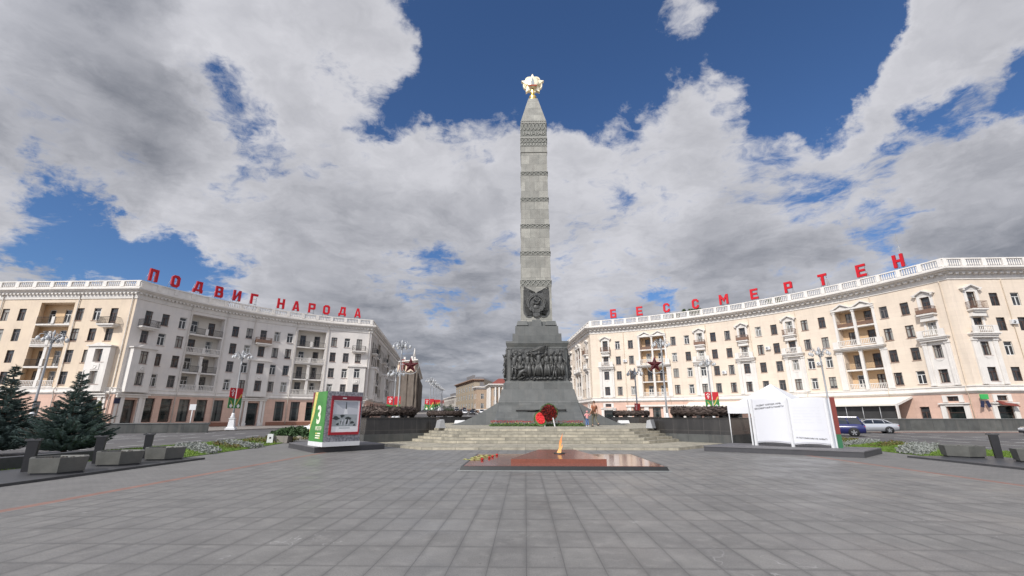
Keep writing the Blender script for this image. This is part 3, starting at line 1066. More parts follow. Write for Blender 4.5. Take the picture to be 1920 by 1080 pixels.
def relief(seed):
    rnd = random.Random(seed)
    m = MB()
    nx, nz = 40, 24
    vs, fs = [], []
    for i in range(nx + 1):
        for j in range(nz + 1):
            x, z = -2.33 + 4.66 * i / nx, 4.60 + 2.70 * j / nz
            d = -.02 - .09 * abs(mnoise.fractal(Vector((x * 1.9 + seed, z * 1.9, 0)), 1, 2, 3))
            vs.append((x, d, z))
    for i in range(nx):
        for j in range(nz):
            a = i * (nz + 1) + j
            fs.append((a, a + nz + 1, a + nz + 2, a + 1))
    m.add(vs, fs, 0, True)
    # rocky ground
    for i in range(26):
        m.ball((-2.2 + 4.4 * i / 25 + rnd.uniform(-.1, .1), -.12 - rnd.uniform(0, .1), 4.66 + rnd.uniform(-.02, .12)), rnd.uniform(.10, .22), 7, 0, None, .6)
    # standing figures, left to right
    fig(m, -2.08, 4.80, 2.05, .03, (.45, -.5), (-.12, .25), 0, .14)
    fig(m, -1.92, 5.15, 1.9, 0, (.1, .4), (-.1, .3), 0, .08)
    fig(m, -1.45, 4.95, 2.0, -.04, (-.35, -.3), (-.4, -.4), .5, .12)
    fig(m, -.86, 4.82, 2.12, .0, (.25, -.62), (-.22, -.62), .9, .20, .12)
    fig(m, -.50, 4.9, 1.95, .0, (.2, -.6), (-.2, -.6), 1.0, .10)
    fig(m, .06, 4.86, 2.20, .03, (.33, .35), (-.42, .42), .45, .26, .30)
    fig(m, .42, 4.9, 1.9, .0, (.2, -.6), (-.2, -.6), .8, .08)
    fig(m, .82, 4.86, 2.10, .0, (.2, -.45), (.25, -.42), .35, .22, .20)
    fig(m, 1.20, 4.95, 2.0, .0, (.22, -.5), (-.3, -.3), .7, .12)
    fig(m, 1.44, 4.72, 1.30, .05, (.40, -.35), (-.25, -.6), 0, .26, .18)
    fig(m, 1.62, 4.95, 1.98, .0, (.2, -.6), (-.2, -.6), .9, .12)
    fig(m, 1.98, 4.90, 2.05, .0, (.2, -.55), (-.2, -.6), 1.2, .18)
    # crouching figure with a heap of cloth
    m.tube([(-1.75, -.2, 4.75), (-1.45, -.3, 5.25), (-1.15, -.32, 5.42), (-.95, -.3, 5.2)], [.12, .2, .17, .08], 8)
    m.ball((-1.28, -.36, 5.68), .12, 8)
    m.tube([(-1.3, -.3, 5.2), (-1.1, -.34, 4.85), (-1.55, -.3, 4.72)], [.14, .10, .07], 7)
    # flag, staff and weapons
    m.prism([(-1.05, 6.92), (-.35, 7.36), (.2, 7.55), (.82, 7.58), (.78, 7.0), (.2, 6.95), (-.3, 6.78)], .08, .20, 0, Matrix.Rotation(R(90), 4, 'X'))
    for q in range(6):
        m.tube([(-.95 + q * .1, -.22, 6.98 + q * .05), (-.1 + q * .12, -.27, 7.15 + q * .07), (.78, -.22, 7.06 + q * .09)], .035, 5)
    m.tube([(.44, -.30, 5.6), (.60, -.24, 6.5), (.86, -.20, 7.66)], .035, 6)
    for a, b, c, d in ((-2.1, 6.3, -2.02, 7.2), (-1.75, 6.4, -1.85, 7.25), (1.75, 6.6, 1.95, 7.28), (2.05, 6.5, 2.12, 7.2), (1.1, 6.7, 1.5, 7.12), (-1.5, 6.9, -1.2, 7.1)):
        m.tube([(a, -.16, b), (c, -.14, d)], .028, 5)
    m.tube([(-2.3, -.30, 5.75), (-1.9, -.32, 5.55), (-1.15, -.30, 5.60)], .05, 6)
    # frame
    for c, s_ in (((-2.36, -.05, 5.95), (.08, .14, 2.8)), ((2.36, -.05, 5.95), (.08, .14, 2.8)), ((0, -.05, 4.58), (4.8, .14, .06))):
        m.box(c, s_)
    return m


for k_ in range(4):
    m = relief(k_ * 7 + 1)
    o = mpart(m, 'bronze_relief', 'bronze')
    a = R(90 * k_)
    o.rotation_euler = (0, 0, a)
    o.location = (math.sin(a) * 2.60, -math.cos(a) * 2.60, Zb)


# ---- coat of arms on the shaft
def emblem():
    m = MB()
    Rx = Matrix.Rotation(R(90), 4, 'X')
    # draped banners behind
    m.prism([(-1.20, 13.05), (-1.22, 11.2), (-1.18, 10.78), (-.95, 10.45), (-.6, 10.38), (-.2, 10.62), (.2, 10.62), (.6, 10.38), (.95, 10.45), (1.18, 10.78), (1.22, 11.2), (1.20, 13.05), (.75, 13.2), (0, 12.72), (-.75, 13.2)], .0, .10, 0, Rx)
    for sg in (-1, 1):
        for q in range(5):
            x = 1.12 - q * .11
            m.tube([(sg * x, -.12, 13.0 + .02 * q), (sg * (x + .02), -.16, 11.9), (sg * (x - .06), -.17, 11.1), (sg * (x * .74), -.17, 10.62 + .03 * q), (sg * .25, -.13, 10.66 + q * .05)], .045, 5)
        m.tube([(sg * 1.05, -.12, 13.28), (sg * .1, -.16, 12.78)], .035, 5)
        m.tube([(sg * 1.18, -.10, 13.22), (sg * .3, -.14, 12.74)], .03, 5)
        m.ball((sg * 1.08, -.14, 13.3), .07, 6, 0, None, 1.5)
    # wheat wreath: broken ring with ribbon wraps
    cz = 11.72
    for q in range(44):
        a = R(112 + 316 * q / 43)
        for rr in (.70, .83):
            m.ball((rr * math.cos(a), -.20, cz + rr * math.sin(a)), .085, 6, 0, None, 1.3)
    for a in (200, 225, 250, 290, 315, 340):
        m.box((.77 * math.cos(R(a)), -.24, cz + .77 * math.sin(R(a))), (.14, .14, .34), 0, Matrix.Translation((0, 0, 0)))
    m.lathe([(.66, 0), (.66, .06), (.0, .065)], 24, (0, 0, 0), 0, Matrix.Translation((0, -.10, cz)) @ Matrix.Rotation(R(90), 4, 'X'), False)
    # globe with rays below, hammer and sickle above
    m.ball((0, -.15, cz - .36), .30, 12, 0, None, .9, 1, .35)
    for q in range(11):
        a = R(20 + 14 * q)
        m.tube([(.33 * math.cos(a), -.17, cz - .36 + .28 * math.sin(a)), (.60 * math.cos(a), -.165, cz - .36 + .55 * math.sin(a))], .018, 4)
    sk = [(.03 + .29 * math.cos(R(a)), -.30, cz + .24 + .29 * math.sin(R(a))) for a in range(-140, 86, 15)]
    m.tube(sk, [.03 + .055 * math.sin(PI * i / (len(sk) - 1)) for i in range(len(sk))], 6)
    m.tube([(-.18, -.30, cz + .05), (-.32, -.30, cz - .10)], .055, 6)
    m.tube([(.27, -.34, cz - .04), (-.14, -.34, cz + .40)], .045, 6)
    m.box((0, 0, 0), (.34, .12, .15), 0, Matrix.Translation((-.16, -.35, cz + .42)) @ Matrix.Rotation(R(-42), 4, 'Y'))
    # star on top, ribbon knot under
    st = [((.13 if i % 2 == 0 else .055) * math.sin(R(36 * i)), cz + .80 + (.13 if i % 2 == 0 else .055) * math.cos(R(36 * i))) for i in range(10)]
    m.prism(st, .18, .30, 0, Rx)
    m.box((0, -.17, cz - .98), (.62, .16, .42))
    m.box((0, -.20, cz - 1.22), (.34, .12, .14))
    return m


for k_ in (0, 2):
    a = R(90 * k_)
    o = mpart(emblem(), 'coat_of_arms', 'bronze')
    o.rotation_euler = (0, 0, a)
    o.location = (math.sin(a) * 1.43, -math.cos(a) * 1.43, Zb)
# sword with a laurel branch on the front slope
m = MB()
Mx = Matrix.Translation((-.10, -4.72, 2.02)) @ Matrix.Rotation(R(58), 4, 'X')
m.tube([(-1.75, 0, .02), (1.9, 0, .08)], .055, 6, 0, True, Mx)
m.box((1.55, 0, .07), (.10, .12, .46), 0, Mx)
m.tube([(1.6, 0, .07), (2.2, 0, .08)], .06, 6, 0, True, Mx)
m.ball((2.24, 0, .08), .09, 7, 0, Mx)
m.tube([(-1.4, -.05, -.28), (-.6, -.06, .05), (.4, -.05, .22)], .03, 5, 0, True, Mx)
for q in range(16):
    t_ = q / 15
    c = Vector((-1.3 + 1.9 * t_, -.06, -.24 + .5 * t_ ** .8))
    for sg in (-1, 1):
        u = Vector((.16, -.02, .13 * sg))
        v = Vector((-.05, 0, .05 * sg))
        m.add([c, c + u * .5 + v, c + u, c + u * .5 - v], [(0, 1, 2, 3), (3, 2, 1, 0)], 0, False, Mx)
mpart(m, 'sword_and_laurel', 'iron')
# the order on top: gold star with scalloped rays, disc with tower, stem
m = MB()
m.lathe([(.50, 35.15), (.52, 35.28), (.42, 35.34), (.30, 35.50), (.42, 35.72), (.36, 35.80), (.20, 35.90), (.16, 36.2), (.26, 36.5), (.20, 36.7)], 16)
fin = mpart(m, 'finial', 'gold')
Rx = Matrix.Rotation(R(90), 4, 'X')
cz = 37.36
m = MB()
rays = []
for i in range(90):
    a = 2 * PI * i / 90
    q = abs(math.sin(2.5 * (a - PI / 2)))
    rays.append((math.cos(a) * (.86 + .24 * q), cz + math.sin(a) * (.86 + .24 * q)))
m.prism(rays, -.16, .16, 0, Rx)
for i in range(60):
    a = 2 * PI * i / 60
    m.tube([(.55 * math.cos(a), -.17, cz + .55 * math.sin(a)), (.98 * math.cos(a), -.17, cz + .98 * math.sin(a))], .03, 4)
m.build('ray_disc', 'palegold', fin)
m = MB()
pts = [((1.32 if i % 2 == 0 else .62) * math.sin(R(36 * i)), cz + (1.32 if i % 2 == 0 else .62) * math.cos(R(36 * i))) for i in range(10)]
n = 10
vs = [(p[0], -.20, p[1]) for p in pts] + [(0, -.24, cz), (0, .24, cz)] + [(p[0], .20, p[1]) for p in pts]
fs = [((i + 1) % n, i, 10) for i in range(n)] + [(12 + i, 12 + (i + 1) % n, 11) for i in range(n)] + [(i, (i + 1) % n, 12 + (i + 1) % n, 12 + i) for i in range(n)]
m.add(vs, fs)
m.build('star', 'palegold', fin)
m = MB()
m.lathe([(.66, .0), (.66, .46), (.58, .50), (.0, .50)], 28, (0, 0, 0), 0, Matrix.Translation((0, 0, cz + .02)) @ Rx)
m.build('disc', 'palegold', fin)
m = MB()
m.prism([(-.17, cz - .40), (.17, cz - .40), (.17, cz + .05), (.10, cz + .08), (.10, cz + .25), (0, cz + .55), (-.10, cz + .25), (-.10, cz + .08), (-.17, cz + .05)], .50, .56, 0, Rx)
m.build('tower', 'ph_mid', fin)
m = MB()
m.box((0, -.50, cz - .48), (.92, .10, .16))
m.build('ribbon', 'redenamel', fin)

# ------------------------------------------------------------------ flowers at the foot
m = MB()
bed = [(-2.6, 34.45), (4.25, 34.45), (4.25, 35.1), (-2.6, 35.1)]
for x, y in scatter(bed, 520):
    leafclump(m, x, y, .86, random.uniform(.14, .28), 10, .05, 0)
for x, y in scatter([(-2.6, 34.5), (4.25, 34.5), (4.25, 35.1), (-2.6, 35.1)], 520):
    z = .86 + random.uniform(.26, .40)
    leafclump(m, x, y, z, .04, 3, .028, 1)
for x, y in scatter(bed, 60):
    leafclump(m, x, y, .86 + random.uniform(.16, .3), .04, 3, .035, 2)
kind(m.build('flower_bed', ['fl_leaf', 'fl_red', 'panel_yel']), 'stuff')
# wreath on an easel and a heart-shaped cushion of red flowers
t = thing('flower_wreath', 'round dark red flower wreath on a white legged easel', 'wreath', (1.70, 34.1, .87))
m = MB()
for q in range(900):
    a, rr = random.uniform(0, 2 * PI), .58 * math.sqrt(random.random())
    leafclump(m, rr * math.cos(a), -.05 - .14 * (1 - (rr / .58) ** 2), .92 + rr * math.sin(a), .05, 3, .045, 0 if random.random() < .8 else 1)
m.ball((0, .02, .92), .52, 14, 0, None, 1, 1, .2)
m.build('flowers', ['fl_maroon', 'fl_red'], t)
m = MB()
for q in range(260):
    a = random.uniform(0, 2 * PI)
    leafclump(m, .60 * math.cos(a), .03, .92 + .60 * math.sin(a), .10, 3, .06)
m.build('leaves', 'fl_leaf', t)
for x in (-.30, .42):
    m = MB()
    m.box((0, -.12, .30), (.07, .05, .64), 0, Matrix.Translation((x, 0, 0)) @ Matrix.Rotation(R(-6 if x < 0 else -12), 4, 'Y'))
    m.build('leg', 'whitepaint', t)
t = thing('flower_cushion', 'tilted oval cushion of bright red flowers with a pale green rim', 'wreath', (1.02, 34.05, .87))
m = MB()
hp = []
for i in range(28):
    a = 2 * PI * i / 28
    hp.append((.36 * math.copysign(abs(math.cos(a)) ** .8, math.cos(a)), .50 * math.copysign(abs(math.sin(a)) ** .9, math.sin(a)) * (1 + .18 * math.cos(a))))
Mh = Matrix.Translation((.02, 0, .48)) @ Matrix.Rotation(R(-24), 4, 'Y') @ Matrix.Rotation(R(78), 4, 'X')
m.prism([(p[0] * .82 + .05, p[1] * .80 + .05) for p in hp], .03, .11, 0, Mh)
for q in range(200):
    a, rr = random.uniform(0, 6.28), math.sqrt(random.random())
    leafclump(m, *(Mh @ Vector((.05 + .29 * rr * math.cos(a), .05 + .38 * rr * math.sin(a), .11))), .03, 2, .035)
m.build('cushion', 'fl_bright', t)
m = MB()
m.prism(hp, -.06, .028, 0, Mh)
for p in hp:
    for q in range(3):
        leafclump(m, *(Mh @ Vector((p[0], p[1], .0))), .08, 3, .06)
m.build('rim', 'fl_leaf', t)

# ------------------------------------------------------------------ eternal flame
t = thing('eternal_flame_slab', 'low polished red granite slab with a raised wedge and black edge', 'memorial slab', (1.15, 17.0, 0))
m = MB()
m.frustum(0, 0, 0, .125, 3.17, 3.12, 0, 2.37, 2.32)
m.frustum(0, 0, -.02, .02, 3.24, 3.22, 1, 2.44, 2.42)
m.build('border', ['slab_edge', 'lgranite'], t)
m = MB()
m.box((0, 0, .10), (6.10, 4.50, .066))
m.build('slab', 'rgranite', t)
m = MB()
vs = [(-1.62, -1.78, .12), (1.40, -1.78, .12), (1.40, -1.78, .29), (-1.62, -1.78, .29), (-.66, 1.12, .12), (.72, 1.12, .12), (.72, 1.12, .38), (-.66, 1.12, .38)]
m.add(vs, ((0, 1, 2, 3), (3, 2, 6, 7), (1, 5, 6, 2), (4, 0, 3, 7), (5, 4, 7, 6), (0, 4, 5, 1)))
m.build('raised_wedge', 'rgranite2', t)
m = MB()
m.lathe([(.20, .30), (.20, .365), (.12, .37), (.10, .35)], 16, (.03, -.25, 0))
m.build('burner', 'iron', t)
m = MB()
for ox, oy, hgt, r0 in ((0, 0, .66, .060), (-.035, .02, .42, .050), (.03, -.03, .30, .045)):
    pts, rad = [], []
    for i in range(14):
        f = i / 13
        pts.append((ox + .13 * f - ox * f + .012 * math.sin(f * 8 + ox * 40), oy + .012 * math.sin(f * 7), .0 + hgt * f))
        rad.append(r0 * (.55 + .75 * f - 1.25 * f * f) * (1 - f ** 6) + .003)
    m.tube(pts, rad, 12)
o = m.build('flame', 'flame')
o.location = (1.16, 16.75, .345)
tag(o, 'orange gas flame burning on the red granite slab', 'flame')
# carnations lying on the slab
for i, (x, y, a) in enumerate(((-1.50, 16.55, 165), (-1.30, 17.15, 172), (-1.22, 17.70, 178), (-1.10, 18.40, 184))):
    t = thing('carnation', ('red carnation with a pale stem, nearest the front of the slab' if i == 0 else 'red carnation with a pale stem lying among others on the red slab'), 'flower', (x, y, .122), R(a), 'carnations on the slab')
    m = MB()
    m.tube([(.05, 0, .03), (.45, .02, .02), (.72, -.02, .015)], .012, 5)
    for q in range(4):
        m.add([(.2 + q * .12, 0, .03), (.28 + q * .12, .05 * (-1) ** q, .05), (.34 + q * .12, .02, .03)], [(0, 1, 2)])
    m.build('stem', 'stalk', t)
    m = MB()
    leafclump(m, 0, 0, .02, .055, 30, .03)
    m.ball((0, 0, .045), .045, 7)
    m.build('blossom', 'fl_red', t)


# ================================================================== BUILDINGS
class Path:
    def __init__(s, pts):
        s.p = [Vector(q) for q in pts]
        n = len(s.p)
        s.cum = [0.0]
        for i in range(n - 1):
            s.cum.append(s.cum[-1] + (s.p[i + 1] - s.p[i]).length)
        s.off = []
        for i in range(n):
            ns = []
            for a in (i - 1, i):
                if 0 <= a < n - 1:
                    t = (s.p[a + 1] - s.p[a]).normalized()
                    ns.append(Vector((t.y, -t.x)))
            nn = sum(ns, Vector((0, 0))).normalized()
            s.off.append(nn / max(.3, nn.dot(ns[0])))

    def seg(s, x):
        x = max(0.0, min(s.cum[-1] - 1e-6, x))
        lo = 0
        for i in range(len(s.cum) - 1):
            if s.cum[i] <= x:
                lo = i
        return lo, (x - s.cum[lo]) / (s.cum[lo + 1] - s.cum[lo])

    def at(s, x, z, d=0.0):
        i, f = s.seg(x)
        a = s.p[i] + s.off[i] * d
        b = s.p[i + 1] + s.off[i + 1] * d
        q = a.lerp(b, f)
        return Vector((q.x, q.y, z))

    def ang(s, x):
        i, f = s.seg(x)
        t = s.p[i + 1] - s.p[i]
        return math.atan2(t.y, t.x)


def arc_pts(cx, cy, r, a0, a1, step):
    n = max(2, int(abs(a1 - a0) * PI / 180 * r / step))
    return [(cx + r * math.cos(R(a0 + (a1 - a0) * i / n)), cy + r * math.sin(R(a0 + (a1 - a0) * i / n))) for i in range(n + 1)]


def cuts(path, s0, s1, extra=()):
    return sorted(set([s0, s1] + [c for c in path.cum if s0 < c < s1] + [e for e in extra if s0 < e < s1]))


def wall(mb, path, s0, s1, z0, z1, ops, d=0.0, mi=0, mi_rev=None):
    """wall strip with real openings (sa, sb, za, zb, depth)"""
    ops = [o for o in ops if o[0] < s1 and o[1] > s0 and o[2] < z1 and o[3] > z0]
    S = cuts(path, s0, s1, [e for o in ops for e in o[:2]])
    Z = sorted(set([z0, z1] + [e for o in ops for e in o[2:4] if z0 < e < z1]))
    mr = mi if mi_rev is None else mi_rev
    for i in range(len(S) - 1):
        a, b = S[i], S[i + 1]
        if b - a < 1e-4:
            continue
        ms = (a + b) / 2
        run = None
        cells = []
        for j in range(len(Z) - 1):
            mz = (Z[j] + Z[j + 1]) / 2
            hole = any(o[0] < ms < o[1] and o[2] < mz < o[3] for o in ops)
            if not hole:
                if cells and abs(cells[-1][1] - Z[j]) < 1e-6:
                    cells[-1][1] = Z[j + 1]
                else:
                    cells.append([Z[j], Z[j + 1]])
        for za, zb in cells:
            mb.quad(path.at(a, za, d), path.at(b, za, d), path.at(b, zb, d), path.at(a, zb, d), mi, ((a, za), (b, za), (b, zb), (a, zb)))
    for sa, sb, za, zb, dep in ops:
        e = d - dep
        for s_, fl in ((sa, 0), (sb, 1)):
            q = [path.at(s_, za, d), path.at(s_, za, e), path.at(s_, zb, e), path.at(s_, zb, d)]
            mb.quad(*(q if fl else q[::-1]), mr)
        SS = cuts(path, sa, sb)
        for i in range(len(SS) - 1):
            a, b = SS[i], SS[i + 1]
            mb.quad(path.at(a, za, d), path.at(b, za, d), path.at(b, za, e), path.at(a, za, e), mr)
            mb.quad(path.at(a, zb, e), path.at(b, zb, e), path.at(b, zb, d), path.at(a, zb, d), mr)


def sweep(mb, path, s0, s1, prof, mi=0, caps=True):
    """prof: [(d, z)...] open outline going outward and down"""
    S = cuts(path, s0, s1)
    for i in range(len(S) - 1):
        for j in range(len(prof) - 1):
            (d0, z0), (d1, z1) = prof[j], prof[j + 1]
            mb.quad(path.at(S[i], z0, d0), path.at(S[i], z1, d1), path.at(S[i + 1], z1, d1), path.at(S[i + 1], z0, d0), mi)
    if caps:
        for s_, fl in ((s0, 1), (s1, 0)):
            q = [path.at(s_, z, d) for d, z in prof]
            mb.add(q if fl else q[::-1], [list(range(len(q)))], mi)


def sbox(mb, path, s0, s1, z0, z1, d0, d1, mi=0):
    sweep(mb, path, s0, s1, [(d0, z1), (d1, z1), (d1, z0), (d0, z0), (d0, z1)], mi)


def xf(path, s_, z, d):
    return Matrix.Translation(path.at(s_, z, d)) @ Matrix.Rotation(path.ang(s_), 4, 'Z')


_wm = {}


def win_meshes(wd, h, style, door):
    k_ = (wd, h, style, door)
    if k_ in _wm:
        return _wm[k_]
    m = MB()
    fr = .075
    dp = .07
    m.box((-wd / 2 + fr / 2, .0, h / 2), (fr, dp, h))
    m.box((wd / 2 - fr / 2, .0, h / 2), (fr, dp, h))
    m.box((0, 0, h - fr / 2), (wd - 2 * fr, dp, fr))
    m.box((0, 0, fr / 2), (wd - 2 * fr, dp, fr))
    if wd < 1.4:
        th = h * .70
        m.box((0, -.003, th), (wd - 2 * fr, dp * .9, .07))
        m.box((0, -.006, (th - .035 + fr) / 2), (.10, dp * .85, th - .035 - fr))
        if door:
            m.box((-(wd - 2 * fr + .1) / 4, .003, .30), ((wd - 2 * fr - .1) / 2, .03, .45))
            m.box(((wd - 2 * fr + .1) / 4, .003, .30), ((wd - 2 * fr - .1) / 2, .03, .45))
    else:
        m.box((0, -.003, h * .72), (wd - 2 * fr, dp * .8, .05))
    mat = ('frame_brown', 'frame_white', 'frame_grey')[style]
    o = m.build('window', mat)
    wm = o.data
    bpy.data.objects.remove(o)
    m = MB()
    m.quad((-wd / 2 + .02, .012, .02), (wd / 2 - .02, .012, .02), (wd / 2 - .02, .012, h - .02), (-wd / 2 + .02, .012, h - .02))
    o = m.build('pane', 'pane' if wd < 1.4 else 'shop_pane')
    pm = o.data
    bpy.data.objects.remove(o)
    m = MB()
    m.add([(-wd / 2 - .06, -.30, -.035), (wd / 2 + .06, -.30, -.035), (wd / 2 + .06, .03, .0), (-wd / 2 - .06, .03, .0), (-wd / 2 - .06, -.30, -.06), (wd / 2 + .06, -.30, -.06), (wd / 2 + .06, .03, -.06), (-wd / 2 - .06, .03, -.06)],
          ((0, 1, 2, 3), (4, 5, 1, 0), (5, 6, 2, 1), (7, 4, 0, 3), (7, 6, 5, 4)))
    o = m.build('sill', 'sill')
    sm = o.data
    bpy.data.objects.remove(o)
    _wm[k_] = (wm, pm, sm)
    return _wm[k_]


class Building:
    def __init__(s, name, label, path, base, seed):
        s.path = path
        s.root = thing(name, label, 'building', base)
        s.ops = []
        s.wins = []
        s.rnd = random.Random(seed)

    def place(s, name, me, sv, z, d, parent=None):
        o = bpy.data.objects.new(name, me)
        COL.objects.link(o)
        o.parent = s.root
        o.location = s.path.at(sv, z, d) - Vector(s.root.location)
        o.rotation_euler = (0, 0, s.path.ang(sv))
        return o

    def build(s, mb, name, mats):
        return mb.build(name, mats, s.root, True)

    def hole(s, sv, z, wd, h, depth=.24):
        s.ops.append((sv - wd / 2, sv + wd / 2, z, z + h, depth))

    def win(s, sv, z, wd=1.05, h=1.75, d=0.0, style=None, door=False, hole=True, name='window'):
        if style is None:
            style = s.rnd.choices((0, 1, 2), (5, 3, 3))[0]
        if hole:
            s.hole(sv, z, wd, h)
        P = s.path.at(sv, z, d - (.19 if hole else -.02))
        dist2 = P.x ** 2 + P.y ** 2
        tn = s.path.ang(sv)
        face = abs((P.x * math.sin(tn) - P.y * math.cos(tn)) / math.sqrt(dist2))
        # what the camera sees; far outside the frame counts least
        vis = 1.0 if abs(P.x) < P.y * 1.25 else .01
        s.wins.append((wd * h * face / dist2 * vis, sv, z, wd, h, d - (.19 if hole else -.02), style, door, name))

    def finish_windows(s, limit=100):
        s.wins.sort(key=lambda q: -q[0])
        rest = MB()
        for i, (_, sv, z, wd, h, d, st, door, nm) in enumerate(s.wins):
            wm, pm, sm = win_meshes(wd, h, st, door)
            if i < limit:
                o = s.place(nm, wm, sv, z, d)
                link('pane', pm, o)
                if not door and wd < 1.4:
                    link('sill', sm, o)
            else:
                X = xf(s.path, sv, z, d)
                mi = st
                for me, k_ in ((wm, st), (pm, 3)):
                    rest.add([v.co for v in me.vertices], [list(p.vertices) for p in me.polygons], k_, False, X)
        if rest.v:
            o = s.build(rest, 'window', ['frame_brown', 'frame_white', 'frame_grey', 'pane'])
            o['kind'] = 'stuff'


def balcony_mesh(wd, dp, typ):
    """slab with brackets, and its railing"""
    a = MB()
    a.box((0, -dp / 2, -.09), (wd, dp, .18))
    a.box((0, -dp / 2 + .03, -.21), (wd - .12, dp - .10, .06))
    a.prism([(-wd / 2 + .1, -.24), (wd / 2 - .1, -.24), (wd / 2 - .35, -.42), (-wd / 2 + .35, -.42)], 0.0, dp - .2, 0, Matrix.Rotation(R(90), 4, 'X'))
    b = MB()
    hh = .95
    if typ == 'stone':
        b.box((0, -dp + .09, hh - .06), (wd, .16, .12))
        b.box((0, -dp + .09, .06), (wd, .16, .12))
        n = int(wd / .22)
        for i in range(n):
            b.lathe([(.045, .12), (.07, .3), (.04, .5), (.05, hh - .12)], 6, (-wd / 2 + wd * (i + .5) / n, -dp + .09, 0))
        for sx in (-1, 1):
            b.box((sx * (wd / 2 - .11), -dp + .09, hh / 2 + .01), (.22, .20, hh))
    else:
        for c, s_ in (((0, -dp + .04, hh), (wd, .05, .05)), ((0, -dp + .04, .08), (wd, .04, .04))):
            b.box(c, s_)
        for sx in (-1, 1):
            b.box((sx * (wd / 2 - .03), -dp / 2, hh), (.05, dp - .1, .05))
            b.box((sx * (wd / 2 - .03), -dp / 2, .08), (.04, dp - .1, .04))
            for q in range(int(dp / .14)):
                b.box((sx * (wd / 2 - .03), -.08 - q * .14, hh / 2), (.022, .022, hh))
        n = int(wd / .13)
        for i in range(n + 1):
            b.box((-wd / 2 + .03 + (wd - .06) * i / n, -dp + .04, hh / 2), (.024, .024, hh))
        if typ == 'sheet':
            b.box((0, -dp + .005, hh * .36), (wd - .04, .015, hh * .55))
            for sx in (-1, 1):
                b.box((sx * (wd / 2 - .005), -dp / 2, hh * .36), (.012, dp - .12, hh * .55))
        else:
            for i in range(n // 2):
                x = -wd / 2 + .16 + (wd - .32) * i / max(1, n // 2 - 1)
                b.tube([(x - .05, -dp + .03, .35), (x, -dp + .03, .48), (x + .05, -dp + .03, .6)], .014, 4)
    return a, b


_bm = {}


def balcony(B, sv, z, wd, dp, typ, d=0.0, slab='white', rail=None):
    k_ = (wd, dp, typ, slab, rail)
    if k_ not in _bm:
        a, b = balcony_mesh(wd, dp, typ)
        oa = a.build('balcony', slab)
        ob = b.build('railing', rail or {'stone': 'white', 'sheet': 'brownrail', 'iron': 'iron'}[typ])
        _bm[k_] = (oa.data, ob.data)
        bpy.data.objects.remove(oa)
        bpy.data.objects.remove(ob)
    o = B.place('balcony', _bm[k_][0], sv, z, d)
    link('railing', _bm[k_][1], o)
    return o


def loggia(B, sa, sb, z0, z1, floors, cols, dep=1.35, pillar='white', wallm=0):
    """recess with storey slabs, railings and doors"""
    B.ops.append((sa, sb, z0, z1, dep))
    mid = (sa + sb) / 2
    p = B.path
    mb = MB()
    # back wall with door openings
    ops = []
    for z, typ in floors:
        for c in cols:
            ops.append((c - .5, c + .5, z + .02, z + 2.30, .18))
            B.win(c, z + .02, 1.0, 2.28, -dep - .17, None, True, False)
    wall(mb, p, sa, sb, z0, z1, ops, -dep, 0)
    B.build(mb, 'loggia_wall', 'loggia' if wallm else 'ceiling')
    for z, typ in floors:
        if z > z0 + .3:
            mb = MB()
            sbox(mb, p, sa + .01, sb - .01, z - .22, z, -dep + .005, .02)
            B.build(mb, 'loggia_slab', 'white')
        for c0, c1 in ((sa + .02, mid - .22), (mid + .22, sb - .02)):
            wd = c1 - c0
            mb = MB()
            ce = (c0 + c1) / 2
            X = xf(p, ce, z, 0)
            if typ == 'stone':
                mb.box((0, -.02, .86), (wd, .16, .10), 0, X)
                mb.box((0, -.02, .08), (wd, .16, .14), 0, X)
                n = int(wd / .22)
                for i in range(n):
                    mb.lathe([(.045, .15), (.07, .32), (.04, .5), (.05, .81)], 6, (-wd / 2 + wd * (i + .5) / n, -.02, 0), 0, X)
                B.build(mb, 'balustrade', 'white')
            else:
                mb.box((0, -.04, .95), (wd, .05, .05), 0, X)
                mb.box((0, -.04, .10), (wd, .04, .04), 0, X)
                n = int(wd / .13)
                for i in range(n + 1):
                    mb.box((-wd / 2 + wd * i / n, -.04, .5), (.022, .022, .92), 0, X)
                if typ == 'sheet':
                    mb.box((0, -.012, .36), (wd, .012, .48), 0, X)
                B.build(mb, 'railing', 'iron' if typ == 'iron' else 'brownrail')
        mb = MB()
        X = xf(p, mid, z, 0)
        mb.box((0, -.03, .5), (.42, .22, 1.0), 0, X)
        B.build(mb, 'balcony_post', 'white')


